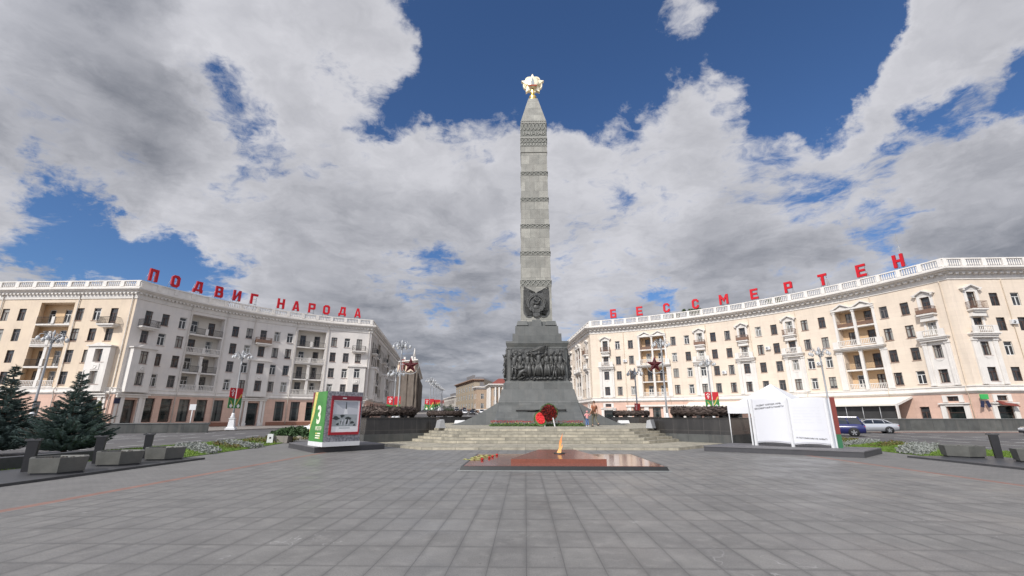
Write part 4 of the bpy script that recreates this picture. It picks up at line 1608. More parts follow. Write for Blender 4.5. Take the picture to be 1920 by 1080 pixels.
def roofline(B, s0, s1, zw, zc, zb, zt, over, mats, n_open=6, dent=.55, solid=()):
    """frieze, dentils, cornice, balustrade; zw wall top, zc cornice top, zb balustrade base, zt top"""
    p = B.path
    mb = MB()
    h = zc - zw
    prof = [(0.0, zc), (over, zc), (over, zc - .22), (over - .10, zc - .24), (over - .28, zc - .42), (over * .45, zc - .46), (over * .42, zc - .62), (.16, zc - .66), (.14, zw + .20), (.10, zw + .16), (.12, zw), (0, zw - .02)]
    sweep(mb, p, s0, s1, prof)
    n = int((s1 - s0) / dent)
    for i in range(n):
        sv = s0 + (s1 - s0) * (i + .5) / n
        mb.box((0, 0, 0), (dent * .5, over * .42, .20), 0, xf(p, sv, zc - .74, .12 + over * .21))
    B.build(mb, 'cornice', mats[0])
    mb = MB()
    sbox(mb, p, s0, s1, zc + .003, zb, -.25, .12)
    B.build(mb, 'parapet', mats[0])
    mb = MB()
    sbox(mb, p, s0, s1, zt - .16, zt, -.12, .14)
    L = s1 - s0
    nb = max(1, int(round(L / 2.6)))
    for i in range(nb + 1):
        sv = s0 + L * i / nb
        sv = min(max(sv, s0 + .25), s1 - .25)
        mb.box((0, 0, 0), (.50, .36, zt - .16 - zb), 0, xf(p, sv, (zb + zt - .16) / 2, .0))
    for i in range(nb):
        a, b = s0 + L * i / nb + .3, s0 + L * (i + 1) / nb - .3
        if any(q0 < (a + b) / 2 < q1 for q0, q1 in solid):
            sbox(mb, p, a - .04, b + .04, zb + .003, zt - .163, -.02, .06)
            continue
        nn = int((b - a) / .27)
        for q in range(nn):
            sv = a + (b - a) * (q + .5) / nn
            X = xf(p, sv, zb, 0)
            hh = zt - .16 - zb
            mb.lathe([(.06, 0), (.095, hh * .3), (.05, hh * .62), (.06, hh)], 6, (0, 0, 0), 0, X)
    B.build(mb, 'balustrade', mats[0])


def band(B, s0, s1, prof, mat, name='string_course'):
    mb = MB()
    sweep(mb, B.path, s0, s1, prof)
    return B.build(mb, name, mat)


# ------------------------------------------------------------------ left building
LC, LR = (-17.2, 53.0), 38.17
aS = 112.7 / LR * 180 / PI
aE = 73.75 / LR * 180 / PI
arcL = arc_pts(*LC, LR, aS, aE, 1.0)
lp = [(-104, 60.6)] + arcL + [(arcL[-1][0] - .1725 * 54, arcL[-1][1] + 54 * .985)]
pL = Path(lp)
sA = pL.cum[1]
sB = pL.cum[len(arcL)]
sEnd = pL.cum[-1]
BL_ = Building('apartment_building', 'white and cream apartment building with bays curving along the left of the square', pL, (-54.6, 59.7, 0), 3)
ZG, ZW, ZC, ZB, ZT = 4.62, 17.6, 19.05, 19.38, 20.28
RZ = (14.5, 11.6, 8.62, 5.68)
p = pL


def bayL(sv, kd):
    """balcony and window above a projecting bay with two windows"""
    BL_.win(sv, 13.88, 1.05, 2.35, door=True)
    balcony(BL_, sv, 13.84, 2.5, 1.0, kd)
    BL_.win(sv, RZ[1])
    mb = MB()
    hw, d = 1.55, .85
    X = xf(p, sv, 0, 0)
    ops = []
    zt = 10.72
    # front face around the two windows
    for x0, x1, z0, z1 in ((-hw, -.55, 4.75, zt), (.55, hw, 4.75, zt), (-.55, .55, 4.75, RZ[3]), (-.55, .55, RZ[3] + 1.75, RZ[2]), (-.55, .55, RZ[2] + 1.75, zt)):
        mb.box(((x0 + x1) / 2, -d / 2, (z0 + z1) / 2), (x1 - x0, d, z1 - z0), 0, X)
    mb.prism([(-hw - .22, zt), (hw + .22, zt), (hw + .22, zt + .14), (.95, zt + .20), (.45, zt + .42), (0, zt + .50), (-.45, zt + .42), (-.95, zt + .20), (-hw - .22, zt + .14)], -.05, d + .2, 0, X @ Matrix.Rotation(R(90), 4, 'X'))
    mb.box((0, -d - .03, 7.98), (1.15, .06, .78), 0, X)
    mb.lathe([(.26, 0), (.27, .06), (.16, .06), (.14, .02), (.0, .05)], 14, (0, 0, 0), 0, X @ Matrix.Translation((0, -d - .05, 7.98)) @ Matrix.Rotation(R(90), 4, 'X'))
    BL_.build(mb, 'bay', 'white')
    for z in (RZ[2], RZ[3]):
        BL_.win(sv, z, 1.05, 1.75, d - .26, hole=False)


def portalL(sv):
    BL_.hole(sv, .05, 1.7, 3.7, .5)
    BL_.win(sv, .06, 1.7, 3.68, -.40, 0, False, False, 'entrance_door')
    mb = MB()
    X = xf(p, sv, 0, 0)
    for sx in (-1, 1):
        mb.box((sx * 1.18, -.18, 2.02), (.46, .36, 4.04), 0, X)
        mb.box((sx * 1.18, -.26, .25), (.58, .5, .5), 0, X)
        mb.box((sx * 1.72, -.10, 2.02), (.34, .2, 4.03), 0, X)
    mb.box((0, -.22, 4.2), (4.0, .44, .34), 0, X)
    mb.box((0, -.34, 4.44), (4.3, .68, .14), 0, X)
    BL_.build(mb, 'portal', 'white')


COLS_B = [4.5, 7.05, 15.2, 17.45, 22.05, 24.25, 32.1, 34.5]
for c in COLS_B:
    for z in RZ:
        BL_.win(sA + c, z)
bayL(sA + 2.1, 'iron')
bayL(sA + 19.75, 'sheet')
bayL(sB - 2.2, 'iron')
for a, c1, c2 in ((8.3, 9.55, 12.05), (25.55, 26.8, 29.25)):
    loggia(BL_, sA + a, sA + a + 5.0, 5.30, 17.1, ((14.05, 'iron'), (11.05, 'stone'), (8.15, 'iron'), (5.32, 'stone')), (sA + c1, sA + c2))
    mb = MB()
    X = xf(p, sA + a + 2.5, 0, -.25)
    mb.frustum(0, 0, 5.32, 10.45, .24, .20, 0, .2, .18, X)
    mb.box((0, 0, 10.55), (.56, .5, .2), 0, X)
    BL_.build(mb, 'pillar', 'white')
for c in (4.6, 7.0, 9.5, 12.0, 14.4, 24.0, 26.6, 29.2, 31.7, 34.2):
    BL_.win(sA + c, .75, 1.55, 3.3, 0, 0, name='shop_window')
portalL(sA + 2.1)
portalL(sA + 19.75)
portalL(sB - 2.2)
# outer wing at the far left
for c in (5.35, 7.85, 16.35, 18.83, 25.5, 28.0, 35, 37.5):
    for z in RZ:
        BL_.win(sA - c, z)
bayL(sA - 2.9, 'iron')
bayL(sA - 22.2, 'iron')
loggia(BL_, sA - 13.9, sA - 8.95, 5.30, 17.1, ((14.05, 'iron'), (11.05, 'stone'), (8.15, 'iron'), (5.32, 'stone')), (sA - 12.5, sA - 10.1), wallm=1)
mb = MB()
X = xf(p, sA - 11.4, 0, -.25)
mb.frustum(0, 0, 5.32, 13.0, .24, .20, 0, .2, .18, X)
BL_.build(mb, 'pillar', 'white')
for c in (5.2, 7.6, 10.5, 13.2, 16, 18.8, 25, 28):
    BL_.win(sA - c, 1.6, 1.05, 1.9, 0, 0)
portalL(sA - 2.9)
portalL(sA - 22.2)
# street side
for c in (6.0, 8.2, 15.2, 17.4, 22.6, 24.8, 32.6, 34.8, 40, 42.3, 47, 49.3):
    for z in RZ:
        BL_.win(sB + c, z)
bayL(sB + 3.2, 'iron')
bayL(sB + 20.0, 'iron')
bayL(sB + 37.4, 'iron')
for a in (9.4, 27.0):
    loggia(BL_, sB + a, sB + a + 4.6, 5.30, 17.1, ((14.05, 'iron'), (11.05, 'stone'), (8.15, 'iron'), (5.32, 'stone')), (sB + a + 1.2, sB + a + 3.4))
for c in (6, 8.5, 11, 13.5, 16, 23, 25.5, 28, 31, 34):
    BL_.win(sB + c, .75, 1.55, 3.3, 0, 0, name='shop_window')
mb = MB()
wall(mb, p, 0, sA, ZG, ZW, BL_.ops, 0, 1)
wall(mb, p, sA, sB, ZG, ZW, BL_.ops, 0, 0)
wall(mb, p, sB, sEnd, ZG, ZW, BL_.ops, 0, 2)  # street side: its shade is put into the colour as a greyer stucco
BL_.build(mb, 'wall', ['offwhite', 'cream', 'greystucco'])
mb = MB()
wall(mb, p, 0, sEnd, -.2, ZG, BL_.ops, .06)
BL_.build(mb, 'ground_floor', 'pink')
for a, b in ((0, sA - 24.6), (sA - 19.8, sA - 5.2), (sA - .6, sA + .1), (sA + 4.4, sA + 17.4), (sA + 22.1, sB - 4.5), (sB + .0, sEnd)):
    band(BL_, a, b, [(.061, .62), (.14, .60), (.14, -.1)], 'brownstone', 'plinth')
band(BL_, 0, sEnd, [(0, 5.28), (.16, 5.28), (.16, 5.16), (.08, 5.12), (.08, 4.84), (.30, 4.76), (.30, 4.62), (.14, 4.56), (.061, 4.40)], 'white')
roofline(BL_, 0, sA, ZW, ZC, ZB, ZT, .85, ['white'])
roofline(BL_, sA, sB, ZW, ZC, ZB, ZT, .85, ['white'], solid=((sA, sA + 13.2),))
roofline(BL_, sB, sEnd, ZW, ZC, ZB, ZT, .85, ['white'])
mb = MB()
back = [(-56, 144), (-49, 100), (-62, 80), (-104, 80)]
mb.prism([tuple(q) for q in pL.p] + back, 18.3, 18.9)
BL_.build(mb, 'roof', 'roof')
mb = MB()
bk = [tuple(pL.p[-1])] + back + [tuple(pL.p[0])]
for i in range(len(bk) - 1):
    mb.quad((*bk[i], -.2), (*bk[i + 1], -.2), (*bk[i + 1], 18.4), (*bk[i], 18.4))
BL_.build(mb, 'rear_wall', 'cream')
for sv in (sA - 19.6, sA - 8.3, sA - .5, sA + 8.0, sA + 13.6, sA + 18.1, sA + 25.2, sA + 30.9, sB - .4, sB + 8.9, sB + 26.4):
    mb = MB()
    X = xf(p, sv, 0, 0)
    mb.tube([(0, -.30, 18.2), (0, -.14, 17.4), (0, -.12, 5.5), (0, -.36, 5.1), (0, -.36, 4.5), (0, -.2, 4.2), (0, -.2, .3)], .065, 6, 0, True, X)
    mb.lathe([(.07, 18.0), (.15, 18.35), (.15, 18.42)], 8, (0, -.30, 0), 0, X)
    BL_.build(mb, 'downpipe', 'pipe')
# house number plate on the corner
mb = MB()
mb.box((0, -.1, 0), (.9, .06, .7), 0, xf(p, sA + .45, 3.55, .08))
BL_.build(mb, 'number_plate', 'sign_navy')
BL_.finish_windows(100)

# ------------------------------------------------------------------ right building
RC, RR = (-5.72, 37.34), 65.93
arcR = arc_pts(*RC, RR, 82.95 / RR * 180 / PI, 22.35 / RR * 180 / PI, 1.0)
rp = [(arcR[0][0] - 2.6, arcR[0][1] + 29)] + arcR + [(104, 58.6)]
pR = Path(rp)
tA = pR.cum[1]
tB = pR.cum[len(arcR)]
tEnd = pR.cum[-1]
BR = Building('apartment_building', 'cream apartment building with pedimented balconies curving along the right of the square', pR, (56, 59.5, 0), 5)
ZG, ZW, ZC, ZB, ZT = 4.62, 19.15, 20.62, 21.02, 22.15
RZ = (15.5, 12.2, 9.05, 5.82)
p = pR
A = lambda v: tA + 82.95 - v       # from the measured arc length

def pedcol(sv):
    BR.win(sv, 15.05, 1.05, 2.35, door=True)
    balcony(BR, sv, 15.0, 2.0, .95, BR.rnd.choice(('sheet', 'iron')), 0, 'white', 'brownrail')
    X = xf(p, sv, 0, 0)
    mb = MB()
    for sx in (-1, 1):
        mb.box((sx * .74, -.07, 16.35), (.36, .14, 2.7), 0, X)
        mb.box((sx * 1.02, -.25, 17.66), (.20, .5, .2), 0, X)
    mb.box((0, -.07, 17.56), (1.12, .14, .28), 0, X)
    Q = X @ Matrix.Rotation(R(90), 4, 'X')
    mb.prism([(-.92, 17.72), (.92, 17.72), (.6, 17.98), (0, 18.2), (-.6, 17.98)], 0, .16, 0, Q)
    mb.prism([(-1.3, 17.76), (-.92, 17.78), (0, 18.24), (.92, 17.78), (1.3, 17.76), (1.3, 17.90), (.95, 17.93), (0, 18.42), (-.95, 17.93), (-1.3, 17.90)], .003, .5, 0, Q)
    BR.build(mb, 'window_surround', 'white')
    BR.win(sv, RZ[1], 1.05, 1.75)
    mb = MB()
    for sx in (-1, 1):
        mb.box((sx * .70, -.05, 13.1), (.26, .1, 1.9), 0, X)
    mb.prism([(-.9, 14.05), (.9, 14.05), (.8, 14.6), (-.8, 14.6)], 0, .55, 0, Q)
    mb.box((0, -.45, 11.80), (3.5, .9, .16), 0, X)
    mb.box((0, -.40, 11.64), (3.3, .76, .16), 0, X)
    mb.box((0, -.30, 11.42), (3.1, .58, .28), 0, X)
    BR.build(mb, 'window_ledge', 'white')
    mb = MB()
    mb.box((0, -.72, 12.75), (3.1, .18, .12), 0, X)
    for sx in (-1, 1):
        mb.box((sx * 1.22, -.72, 12.285), (.66, .22, .81), 0, X)
    for i in range(8):
        mb.lathe([(.05, 11.88), (.08, 12.15), (.045, 12.4), (.05, 12.69)], 6, (-.78 + .223 * i, -.72, 0), 0, X)
    BR.build(mb, 'balustrade', 'white')
    mb = MB()
    for x0, x1, z0, z1 in ((-1.0, -.53, 5.4, 11.26), (.53, 1.0, 5.4, 11.26), (-.53, .53, RZ[3] + 1.75, RZ[2]), (-.53, .53, RZ[2] + 1.75, 11.26), (-.53, .53, 5.4, RZ[3])):
        mb.box(((x0 + x1) / 2, -.04, (z0 + z1) / 2), (x1 - x0, .08, z1 - z0), 0, X)
    mb.prism([(-.5, 8.98), (.5, 8.98), (.3, 8.75), (0, 8.66), (-.3, 8.75)], .08, .13, 0, Q)
    BR.build(mb, 'window_panel', 'white')
    mb = MB()
    for sx in (-1, 1):
        mb.box((sx * 1.28, -.12, 8.2), (.54, .24, 5.5), 0, X)
        mb.box((sx * 1.28, -.15, 5.55), (.62, .30, .22), 0, X)
        mb.box((sx * 1.28, -.17, 11.1), (.66, .34, .34), 0, X)
        for q in (-.13, .13):
            mb.box((sx * 1.28 + q, -.25, 8.2), (.08, .03, 5.2), 0, X)
    BR.build(mb, 'pilaster', 'white')
    for z in (RZ[2], RZ[3]):
        BR.win(sv, z)


def grand_loggia(s1, s2):
    mid = (s1 + s2) / 2
    a, b = mid - 2.55, mid + 2.55
    loggia(BR, a, b, 12.05, 17.62, ((15.05, 'sheet'), (12.08, 'stone')), (s1, s2), wallm=1)
    loggia(BR, a + .1, b - .1, 5.35, 11.25, ((8.45, 'iron'), (5.37, 'stone')), (s1, s2), wallm=1)
    X = xf(p, mid, 0, 0)
    Q = X @ Matrix.Rotation(R(90), 4, 'X')
    mb = MB()
    mb.box((0, -.22, 17.78), (5.9, .5, .26), 0, X)
    for sx in (-1, 1):
        c = sx * 1.42
        mb.prism([(c - 1.1, 17.91), (c + 1.1, 17.91), (c, 18.5)], 0.0, .25, 0, Q)
        mb.prism([(c - 1.55, 17.94), (c - 1.15, 17.96), (c, 18.58), (c + 1.15, 17.96), (c + 1.55 - (.15 if sx < 0 else 0), 17.94), (c + 1.55 - (.15 if sx < 0 else 0), 18.06), (c + 1.2, 18.12), (c, 18.80), (c - 1.2, 18.12), (c - 1.55 + (.15 if sx > 0 else 0), 18.06)], .003, .55, 0, Q)
    BR.build(mb, 'pediment', 'white')
    mb = MB()
    mb.box((0, -.45, 11.74), (6.9, .9, .16), 0, X)
    mb.box((0, -.40, 11.58), (6.6, .76, .15), 0, X)
    mb.box((0, -.24, 11.40), (6.4, .46, .20), 0, X)
    BR.build(mb, 'ledge', 'white')
    for x in (-2.72, 0, 2.72):
        mb = MB()
        mb.frustum(x, -.12, 12.05, 17.35, .19, .16, 0, .17, .14, X)
        mb.box((x, -.12, 17.5), (.46, .42, .28), 0, X)
        BR.build(mb, 'column', 'white')
        mb = MB()
        if x == 0:
            mb.frustum(0, -.12, 5.37, 11.0, .22, .19, 0, .2, .18, X)
            mb.box((0, -.12, 11.14), (.5, .44, .24), 0, X)
        else:
            sx = 1 if x > 0 else -1
            mb.box((sx * 2.98, -.13, 8.2), (.86, .26, 5.6), 0, X)
            mb.box((sx * 2.98, -.17, 11.13), (.96, .34, .3), 0, X)
            for q in (-.25, 0, .25):
                mb.box((sx * 2.98 + q, -.27, 8.2), (.10, .03, 5.3), 0, X)
        BR.build(mb, 'pilaster' if x else 'column', 'white')
    mb = MB()
    for sx in (-1, 1):
        mb.box((sx * 2.95, -.62, 12.32), (.85, .4, 1.0), 0, X)
    BR.build(mb, 'balcony_post', 'white')


for v in (77.06, 74.27, 65.42, 62.73, 57.67, 55.0, 49.51, 46.85, 41.91, 39.26, 30.6, 27.93):
    for z in RZ:
        BR.win(A(v), z)
for v in (79.7, 60.17, 52.26, 44.29, 25.33):
    pedcol(A(v))
grand_loggia(A(70.97), A(68.55))
grand_loggia(A(35.85), A(33.3))
for c in (5.3, 8.0, 10.7, 18, 20.7, 26, 28.7):
    for z in RZ:
        BR.win(tB + c, z)
pedcol(tB + 2.4)
pedcol(tB + 14)
for c in (6.6, 9.0, 16.6, 19.4, 25.6, 27.8):
    for z in RZ:
        BR.win(tA - c, z)
pedcol(tA - 3.3)
pedcol(tA - 22.4)
grand_loggia(tA - 14.1, tA - 11.7)


def portalR(sv, wd=1.9, canopy=False):
    BR.hole(sv, .05, wd, 2.75, .4)
    BR.win(sv, .06, wd, 2.72, -.30, 0, False, False, 'entrance_door')
    BR.hole(sv, 3.45, 1.2, .62, .3)
    BR.win(sv, 3.45, 1.2, .62, -.05, 0, False, False)
    X = xf(p, sv, 0, .06)
    mb = MB()
    for sx in (-1, 1):
        mb.box((sx * (wd / 2 + .28), -.10, 1.5), (.56, .20, 3.0), 0, X)
        mb.box((sx * .86, -.08, 3.76), (.5, .16, .9), 0, X)
    mb.box((0, -.12, 2.93), (wd, .24, .26), 0, X)
    mb.box((0, -.20, 3.15), (wd + 1.3, .40, .16), 0, X)
    mb.box((0, -.08, 4.14), (1.22, .16, .14), 0, X)
    BR.build(mb, 'portal', 'white')


portalR(A(79.7))
portalR(A(25.0))
portalR(tB + 2.6)
portalR(tA - 3.3)
BR.win(tB + 6.2, 1.4, 1.1, 2.4, 0, 0)
BR.win(A(28.4), .5, 1.1, 2.3, 0, 0)
for v in (73.8, 69.9, 66.2, 60.2, 57.6, 55, 51, 48.3, 45.6):
    BR.win(A(v), .4, 1.6, 2.9, 0, 0, name='shop_window')
# wide entrance with white piers under the far loggia
mb = MB()
X = xf(p, A(69.8), 0, .06)
for x in (-5.6, -2.05, 1.75, 5.5):
    mb.box((x, -.2, 1.72), (.9, .4, 3.44), 0, X)
mb.box((0, -.3, 3.6), (12.4, .6, .3), 0, X)
BR.build(mb, 'portal', 'white')
mb = MB()
wall(mb, p, 0, tEnd, ZG, ZW, BR.ops, 0, 0)
BR.build(mb, 'wall', 'creamR')
mb = MB()
wall(mb, p, 0, tEnd, -.2, ZG, BR.ops, .06)
BR.build(mb, 'ground_floor', 'pink')
band(BR, 0, tEnd, [(0, 5.34), (.22, 5.34), (.22, 5.22), (.10, 5.18), (.10, 5.0), (.16, 4.96), (.16, 4.84), (.42, 4.76), (.42, 4.62), (.2, 4.56), (.061, 4.36)], 'white')
for a, b in ((0, tA), (tA, tB), (tB, tEnd)):
    roofline(BR, a, b, ZW, ZC, ZB, ZT, 1.3, ['white'], dent=.8)
mb = MB()
back = [(104, 78), (70, 80), (45, 105), (24, 132)]
mb.prism([tuple(q) for q in pR.p] + back, 19.7, 20.45)
BR.build(mb, 'roof', 'roof')
mb = MB()
bk = [tuple(pR.p[-1])] + back + [tuple(pR.p[0])]
for i in range(len(bk) - 1):
    mb.quad((*bk[i], -.2), (*bk[i + 1], -.2), (*bk[i + 1], 19.9), (*bk[i], 19.9))
BR.build(mb, 'rear_wall', 'cream')
for sv in (tA - .4, A(75.7), A(66.9), A(58.9), A(50.9), A(43.1), A(32.0), tB - .9, tB + 6.7):
    mb = MB()
    X = xf(p, sv, 0, 0)
    mb.tube([(0, -.20, 19.1), (0, -.10, 18.8), (0, -.10, 5.6), (0, -.26, 5.36), (0, -.46, 4.9), (0, -.46, 4.6), (0, -.16, 4.3), (0, -.16, .3)], .045, 6, 0, True, X)
    BR.build(mb, 'downpipe', 'pipe_cream')
for sv, z in ((A(75.6), 12.6), (A(56.3), 9.2), (A(48.2), 12.9), (A(40.6), 9.5), (tB + 6.7, 13.0)):
    mb = MB()
    X = xf(p, sv, z, 0)
    mb.box((0, -.2, .3), (.78, .34, .55), 0, X)
    mb.lathe([(.2, 0), (.2, .02), (.0, .02)], 12, (0, 0, 0), 1, X @ Matrix.Translation((-.1, -.37, .3)) @ Matrix.Rotation(R(90), 4, 'X'))
    BR.build(mb, 'air_conditioner', ['whitepaint', 'steel'])
# cafe terrace with a long canvas awning at the near end of the curve
mb = MB()
s0, s1 = A(47.5), A(29.5)
sweep(mb, p, s0, s1, [(.08, 4.25), (4.4, 3.15), (4.4, 2.95), (4.36, 2.93), (4.3, 3.08), (.08, 4.15)])
n = 18
o = BR.build(mb, 'awning', 'awning')
mb = MB()
for i in range(9):
    sv = s0 + (s1 - s0) * i / 8
    X = xf(p, sv, 0, 0)
    mb.tube([(0, -4.2, 0), (0, -4.2, 3.05)], .05, 6, 0, True, X)
    mb.tube([(0, -4.2, 3.02), (0, -.1, 4.1)], .04, 6, 0, True, X)
BR.build(mb, 'awning_frame', 'steel')
mb = MB()
X = xf(p, s1, 0, 0)
mb.prism([(-4.45, 0), (-4.05, 0), (-4.05, 2.95), (-.1, 4.0), (-.1, 4.25), (-4.45, 3.15)], -.08, .08, 0, X @ Matrix.Rotation(R(90), 4, 'Z') @ Matrix.Rotation(R(90), 4, 'X'))
BR.build(mb, 'awning_end', 'white')
mb = MB()
sbox(mb, p, s0 + .3, s1 - .6, .0, 2.98, 3.55, 3.62)
BR.build(mb, 'terrace_screen', 'farwin')
mb = MB()
s0, s1 = A(63.5), A(52)
sweep(mb, p, s0, s1, [(.08, 4.2), (3.0, 3.35), (3.0, 3.1), (2.95, 3.1), (2.95, 3.3), (.08, 4.12)])
BR.build(mb, 'awning', 'awning')
# sloping red awning over the corner shop door
mb = MB()
X = xf(p, tB + 2.7, 0, .08)
mb.add([(-1.0, -.2, 3.45), (1.0, -.2, 3.2), (1.05, -.8, 2.75), (-1.0, -.8, 3.0), (-1.0, -.2, 3.38), (1.0, -.2, 3.13), (1.05, -.8, 2.67), (-1.0, -.8, 2.92)], ((3, 2, 1, 0), (4, 5, 6, 7), (0, 1, 5, 4), (2, 3, 7, 6), (1, 2, 6, 5), (3, 0, 4, 7)), 0, False, X)
BR.build(mb, 'awning', 'cover_red')
# wall sign and little flags between the two shop doors
mb = MB()
X = xf(p, tB + .1, 0, .1)
mb.box((0, -.5, 3.9), (.9, .16, .6), 0, X)
mb.tube([(0, 0, 3.9), (0, -.5, 3.9)], .04, 6, 1, True, X)
o = BR.build(mb, 'shop_sign', ['sign_green', 'iron'])
mb = MB()
for x, a in ((-.25, 14), (.2, -16)):
    mb.box((0, 0, -.5), (.42, .03, .8), 0, X @ Matrix.Translation((x, -.45, 3.5)) @ Matrix.Rotation(R(a), 4, 'Y'))
BR.build(mb, 'small_flag', 'sign_navy')
BR.finish_windows(100)

# ------------------------------------------------------------------ roof lettering


def on_arc(x0, y0, C, Rr):
    """point of the roof edge in the compass direction of a measured bearing"""
    a = math.atan2(y0 - C[1], x0 - C[0])
    return C[0] + Rr * math.cos(a), C[1] + Rr * math.sin(a), a


def glyph(ch, w):
    """heavy block capitals as pieces set edge to edge, one unit high"""
    t = .20
    bx = lambda x0, x1, z0, z1: [(x0, z0), (x1, z0), (x1, z1), (x0, z1)]
    L, Rr = bx(0, t, 0, 1), bx(w - t, w, 0, 1)
    if ch == 'П':
        return [bx(0, w, 1 - t, 1), bx(0, t, 0, 1 - t), bx(w - t, w, 0, 1 - t)]
    if ch == 'Н':
        return [L, Rr, bx(t, w - t, .41, .60)]
    if ch == 'Г':
        return [L, bx(t, w * .95, 1 - t, 1)]
    if ch == 'Т':
        return [bx(0, w, 1 - t, 1), bx(w / 2 - .105, w / 2 + .105, 0, 1 - t)]
    if ch == 'Е':
        return [L, bx(t, w, 0, .19), bx(t, w * .9, .41, .59), bx(t, w, .81, 1)]
    if ch == 'Б':
        return [L, bx(t, w * .95, .81, 1), [(t, 0), (w - .08, 0), (w, .08), (w, .19), (t, .19)], bx(w - t, w, .19, .42), [(t, .42), (w, .42), (w, .52), (w - .08, .60), (t, .60)]]
    if ch == 'В':
        return [L, [(t, .82), (w - .05, .82), (w - .05, .92), (w - .13, 1), (t, 1)], [(t, 0), (w - .08, 0), (w, .08), (w, .18), (t, .18)], bx(w - t, w, .18, .42), [(t, .42), (w, .42), (w - .05, .51), (w - .05, .59), (t, .59)], bx(w - t - .05, w - .05, .59, .82)]
    if ch == 'Р':
        return [L, [(t, .81), (w, .81), (w, .92), (w - .08, 1), (t, 1)], bx(w - t, w, .54, .81), [(t, .36), (w - .08, .36), (w, .44), (w, .54), (t, .54)]]
    if ch in 'ОС':
        c, q = .17, .07
        o = [(c, 0), (w - c, 0), (w, c), (w, 1 - c), (w - c, 1), (c, 1), (0, 1 - c), (0, c)]
        n = [(t + q, t), (w - t - q, t), (w - t, t + q), (w - t, 1 - t - q), (w - t - q, 1 - t), (t + q, 1 - t), (t, 1 - t - q), (t, t + q)]
        ps = [[o[i], o[(i + 1) % 8], n[(i + 1) % 8], n[i]] for i in range(8) if not (ch == 'С' and i == 2)]
        if ch == 'С':
            ps += [[n[2], o[2], (w, .36), (w - t, .36)], [(w - t, .64), (w, .64), o[3], n[3]]]
        return ps
    if ch == 'А':
        k_ = w / 2
        f = lambda z: .21 + (k_ - .21) * z / .80
        return [[(0, 0), (.21, 0), (k_, .80), (k_, 1), (k_ - .12, 1)], [(w, 0), (k_ + .12, 1), (k_, 1), (k_, .80), (w - .21, 0)], [(f(.18), .18), (w - f(.18), .18), (w - f(.34), .34), (f(.34), .34)]]
    if ch == 'Д':
        return [bx(-.05, w + .05, .13, .30), bx(-.05, .13, 0, .13), bx(w - .13, w + .05, 0, .13), bx(.15, w - .02, .82, 1), bx(w - t - .02, w - .02, .30, .82), [(.04, .30), (.24, .30), (.34, .82), (.15, .82)]]
    if ch == 'И':
        return [L, Rr, [(t, 0), (t, .32), (w - t, 1), (w - t, .68)]]
    if ch == 'М':
        k_ = w / 2
        return [L, Rr, [(t, 1), (t, .66), (k_, .22), (k_, .56)], [(w - t, 1), (k_, .56), (k_, .22), (w - t, .66)]]
    return []


def letter(ch, x, y, ang, z, h, label, group):
    t = thing('roof_letter', label, 'letter', (x, y, z), ang, group)
    m = MB()
    w_ = .86 if ch == 'М' else .68
    Q = Matrix.Translation((-w_ * h / 2, .28, 0)) @ Matrix.Rotation(R(90), 4, 'X')
    for pc in glyph(ch, w_):
        m.prism([(a * h, b * h) for a, b in pc], 0, .30, 0, Q, 1)
    m.build('letter_face', ['letter', 'letter_side'], t)
    m = MB()
    for x_ in (-.48, .48):
        m.tube([(x_, .36, -.2), (x_, .36, h * .80)], .025, 5)
        m.tube([(x_, 1.6, -1.0), (x_, .38, h * .74)], .025, 5)
    m.tube([(-.6, .36, .05), (.6, .36, .05)], .03, 5)
    m.tube([(-.48, .36, h * .5), (.48, .36, h * .5)], .022, 5)
    m.build('support_frame', 'steel', t)


SL = [('П', 1.75), ('О', 5.0), ('Д', 8.45), ('В', 11.75), ('И', 14.6), ('Г', 17.45), ('Н', 22.0), ('А', 24.65), ('Р', 27.45), ('О', 30.1), ('Д', 33.05), ('А', 35.95)]
nb = ['first letter at the left end', 'between П and Д', 'between О and В', 'between Д and И', 'between В and Г', 'before the gap in the words', 'just after the gap in the words', 'between Н and Р', 'between А and О', 'between Р and Д', 'between О and А', 'last letter at the right end']
for (ch, s_), nn in zip(SL, nb):
    q = pL.at(sA + s_, 0, -.25)
    letter(ch, q.x, q.y, pL.ang(sA + s_), 20.66, 1.84, 'red capital %s on the left building roof, %s' % (ch, nn), 'red letters on the left roof')
SR = [('Б', 1153), ('Е', 1203), ('С', 1253), ('С', 1306), ('М', 1359), ('Е', 1416), ('Р', 1480), ('Т', 1546), ('Е', 1618), ('Н', 1688)]
nb = ['first letter nearest the obelisk', 'between Б and С', 'beside the first Е', 'beside М', 'between С and Е', 'between М and Р', 'between Е and Т', 'between Р and Е', 'between Т and Н', 'last letter in front of the aerial']
SRs = [77.6, 71.9, 66.2, 60.35, 54.9, 49.35, 43.5, 38.05, 32.45, 27.45]
for (ch, _), s_, nn in zip(SR, SRs, nb):
    q = pR.at(A(s_), 0, -.25)
    letter(ch, q.x, q.y, pR.ang(A(s_)), 22.52, 1.96, 'red capital %s on the right building roof, %s' % (ch, nn), 'red letters on the right roof')
# aerial behind the last letter
q = pR.at(A(28.2), 0, -3)
t = thing('roof_aerial', 'thin grey aerial mast on the right roof behind the letter Н', 'aerial', (q.x, q.y, 20.4))
m = MB()
m.tube([(0, 0, 0), (0, 0, 4.5), (0, 0, 8.2)], [.06, .045, .02], 6)
m.build('mast', 'steel', t)
m = MB()
m.lathe([(.25, 0), (.25, .1), (.08, .3)], 8)
m.build('foot', 'steel', t)


